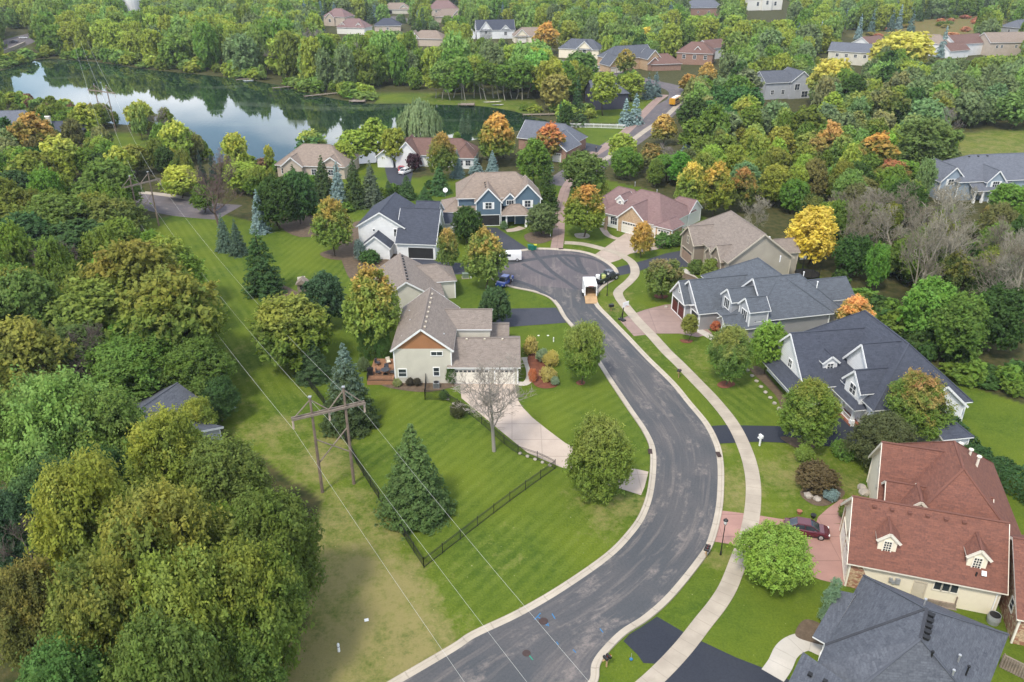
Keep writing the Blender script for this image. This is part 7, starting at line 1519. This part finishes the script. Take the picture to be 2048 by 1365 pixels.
# pale trunks under the crowns on the far bank
for k in range(16):
    x = 872+k*12.5+RND.uniform(-4, 4); y = 197+(k % 3)*2
    T('wild', x, y, 118+RND.uniform(-10, 22)+abs(k-8)*1.5, 44, [YGREEN, LTGREEN, GREEN][k % 3], 'tall tree with pale bare trunk above the grassy far bank', group='tall tree with pale bare trunk above the grassy far bank', cb=.42, bark=WHITEBARK)
FILL.sort(key=lambda f: f[2]+abs(f[1])*.3)
cnt = {}
far = []
ROOM = {'broadleaf': 400, 'spruce_tree': 60}
for f in FILL:
    sh, x, y, h, r, k, zone = f; kn = 'spruce_tree' if sh == 'spruce' else 'broadleaf'; cnt[kn] = cnt.get(kn, 0)+1
    if cnt[kn] > ROOM[kn]: far.append(f); continue
    col = SPRUCE if sh == 'spruce' else PAL[k]; col = tuple(c*RND.uniform(.85, 1.15) for c in col)
    lb = ('dark pointed spruce ' if sh == 'spruce' else CN[k]+' leafy tree ')+zone
    plant(sh, x, y, h, r, col, lb, tip=tuple(c_*.5+q_*.5 for c_, q_ in zip((.26,.20,.03), col)) if RND.random() < .35 and sh != 'spruce' else None, tipa=.35, group=lb)
print('individual fill', sum(min(cnt[k], ROOM[k]) for k in cnt), 'stuff', len(far))
# the rest reads as one mass: one object that scatters whole trees
src = bpy.data.collections.new('wood_sources'); vari = []
def src_tree(i, shape, color, tip, ta):
    lod = 2 if i % 2 else 3
    if shape == 'spruce': me = cached(('spruce', 2, 1), lambda: spruce_mesh(2, 1)); asp = 2.6
    else: me = cached((shape, 2, 1+i % 3), lambda: crown_mesh(shape, 2, 1+i % 3)); asp = ASP[shape]
    me = me.copy(); me.materials.clear(); me.materials.append(leafm(color, 'foliage_'+str(i)))
    o = bpy.data.objects.new('s%02d' % i, me); src.objects.link(o); o.color = c4(color); o.scale = (1, 1, 1)
    if tip: o['tip'] = [float(c) for c in tip]; o['tipa'] = ta
    vari.append((shape, asp))
spec = [('wild', GREEN), ('round', GREEN), ('broad', OLIVE), ('wild', YGREEN), ('wild', OLIVE), ('broad', GREEN), ('round', LTGREEN), ('wild', GREYG), ('wild', DKGREEN), ('broad', BROWNG), ('round', (.24,.22,.03)), ('wild', (.18,.13,.03)), ('spruce', SPRUCE), ('spruce', (.07,.11,.10)), ('wild', (.09,.14,.02))]
for i, (s_, c_) in enumerate(spec): src_tree(i, s_, c_, None, 0)
key = {'g': [0, 1, 5, 14], 'o': [2, 4], 'd': [8], 'y': [3], 'Y': [10], 'l': [6], 'G': [7], 'r': [11], 'b': [9]}
me = bpy.data.meshes.new('far_woodland'); me.vertices.add(len(far)); me.vertices.foreach_set('co', [c for f in far for c in (f[1], f[2], 0)])
idx = [RND.choice([12, 12, 13]) if f[0] == 'spruce' else RND.choice(key[f[5]]) for f in far]
a = me.attributes.new('pick', 'INT', 'POINT'); a.data.foreach_set('value', idx)
a = me.attributes.new('size', 'FLOAT_VECTOR', 'POINT'); a.data.foreach_set('vector', [c for f, i in zip(far, idx) for c in (f[4], f[4], f[3]/vari[i][1])])
a = me.attributes.new('turn', 'FLOAT_VECTOR', 'POINT'); a.data.foreach_set('vector', [c for f in far for c in (0, 0, RND.random()*6.28)])
fw = bpy.data.objects.new('far_woodland', me); COL.objects.link(fw); tag(fw, 'far wood of mixed green and yellow trees filling the top of the photo', 'woodland', None, 'stuff')
ng = bpy.data.node_groups.new('scatter', 'GeometryNodeTree'); ng.interface.new_socket('Geometry', in_out='INPUT', socket_type='NodeSocketGeometry'); ng.interface.new_socket('Geometry', in_out='OUTPUT', socket_type='NodeSocketGeometry')
gi, go_ = ng.nodes.new('NodeGroupInput'), ng.nodes.new('NodeGroupOutput'); ip = ng.nodes.new('GeometryNodeInstanceOnPoints'); ci = ng.nodes.new('GeometryNodeCollectionInfo'); ci.inputs[0].default_value = src; ci.inputs[1].default_value = True; ci.inputs[2].default_value = True
mp_ = ng.nodes.new('GeometryNodeMeshToPoints'); ng.links.new(gi.outputs[0], mp_.inputs[0]); ng.links.new(mp_.outputs[0], ip.inputs['Points']); ng.links.new(ci.outputs[0], ip.inputs['Instance']); ip.inputs['Pick Instance'].default_value = True
for nm, dt, sk in (('pick', 'INT', 'Instance Index'), ('size', 'FLOAT_VECTOR', 'Scale'), ('turn', 'FLOAT_VECTOR', 'Rotation')):
    na = ng.nodes.new('GeometryNodeInputNamedAttribute'); na.data_type = dt; na.inputs[0].default_value = nm; ng.links.new(na.outputs[0], ip.inputs[sk])
ng.links.new(ip.outputs[0], go_.inputs[0]); md = fw.modifiers.new('Scatter', 'NODES'); md.node_group = ng
# undergrowth at the wood edges and banks
und = random.Random(21)
def scrub(zone, poly, n, cols, hr=(1, 2.5), rr=(1, 2.2), ck='low scrub bush '):
    P = W(poly); x0, x1 = min(p.x for p in P), max(p.x for p in P); y0, y1 = min(p.y for p in P), max(p.y for p in P); k = 0; tr_ = 0
    while k < n and tr_ < n*40:
        tr_ += 1; x, y = und.uniform(x0, x1), und.uniform(y0, y1)
        if not in_poly(x, y, P) or in_poly(x, y, LAKE) or any(b[0] < x < b[2] and b[1] < y < b[3] for b in HB): continue
        c = und.choice(cols); plant('shrub', x, y, und.uniform(*hr), und.uniform(*rr), c, ck+zone, group=ck+zone, lod=2); k += 1
scrub('on the far lake bank', [(0,140),(60,122),(100,115),(200,124),(300,138),(400,148),(480,156),(560,170),(620,186),(690,200),(740,206),(740,196),(620,176),(400,138),(100,108),(0,128)], 90, [GREEN, LTGREEN, OLIVE, YGREEN], (2, 5), (2, 4.5))
scrub('on the near lake bank', [(0,205),(120,225),(190,245),(330,255),(390,300),(440,345),(560,345),(640,345),(640,332),(520,330),(440,325),(400,295),(320,245),(190,232),(0,195)], 60, [GREEN, OLIVE, (.12,.07,.04), LTGREEN, YGREEN], (1.5, 3.5), (1.2, 2.8))
scrub('at the right end of the lake', [(1040,222),(1120,240),(1190,255),(1180,225),(1100,215)], 14, [GREEN, YGREEN, LTGREEN], (1.5, 3), (1.5, 3))
scrub('along the meadow edge', [(1690,270),(1900,262),(1890,300),(1960,345),(1890,350),(1700,340)], 30, [GREEN, GREYG, LTGREEN], (1.5, 4), (1.5, 3.2))
scrub('at the edge of the dark right wood', [(1660,560),(1740,650),(1800,690),(1900,760),(2048,800),(2048,770),(1900,725),(1800,650),(1720,590)], 34, [DKGREEN, GREEN], (1.2, 3), (1.2, 2.4))
scrub('in the bare wood', [(1640,460),(1800,470),(1990,520),(2048,560),(2048,640),(1900,600),(1700,540)], 46, [GREEN, OLIVE, DKGREEN, (.12,.10,.07)], (1.5, 4), (1.3, 2.6))
scrub('on the reddish prairie hill', [(1700,80),(1780,50),(1880,32),(2000,42),(2040,75),(1960,95),(1800,72)], 26, [(.26,.10,.05), (.16,.13,.03), (.30,.12,.06), OLIVE], (1.2, 2.5), (2, 4))
scrub('under the spruces by the lawn', [(560,440),(690,425),(860,385),(890,350),(830,380),(700,400),(560,420)], 22, [DKGREEN, GREEN], (1, 2), (1, 1.8))
# two leafless grey trees among the far shore crowns and other dead wood
for k, (x, t_, hh, w) in enumerate(((500,85,13,50),(620,75,14,56),(650,110,12,46),(560,95,12,40),(720,95,13,40),(230,45,14,44),(1150,330,6,20),(1325,300,8,60),(1345,310,7,50),(1905,230,10,34),(425,300,7,40),(330,225,8,44),(370,262,8,50),(1010,110,10,30))):
    TH('bare', x, t_, hh, w, GREYG, 'grey leafless tree among the green crowns around the lake', group='grey leafless tree among the green crowns around the lake', bark=(.30,.26,.24), seed=1+k % 4)
# the air over the whole place
mb = MB(); mb.box((0, 1400, 32), (5600, 4600, 66)); hz = mb.build('haze', None); hz.data.materials.clear()
hm, ht = newmat('air'); hN = NT(ht); pv = hN.n('ShaderNodeVolumePrincipled', {'Color': (.80, .88, 1, 1), 'Density': .0001, 'Anisotropy': .2}); ho = hN.n('ShaderNodeOutputMaterial'); ht.links.new(pv.outputs[0], ho.inputs[1])
hz.data.materials.append(hm); hz['kind'] = 'stuff'; hz['label'] = 'thin pale haze over the whole neighbourhood'; hz['category'] = 'haze'
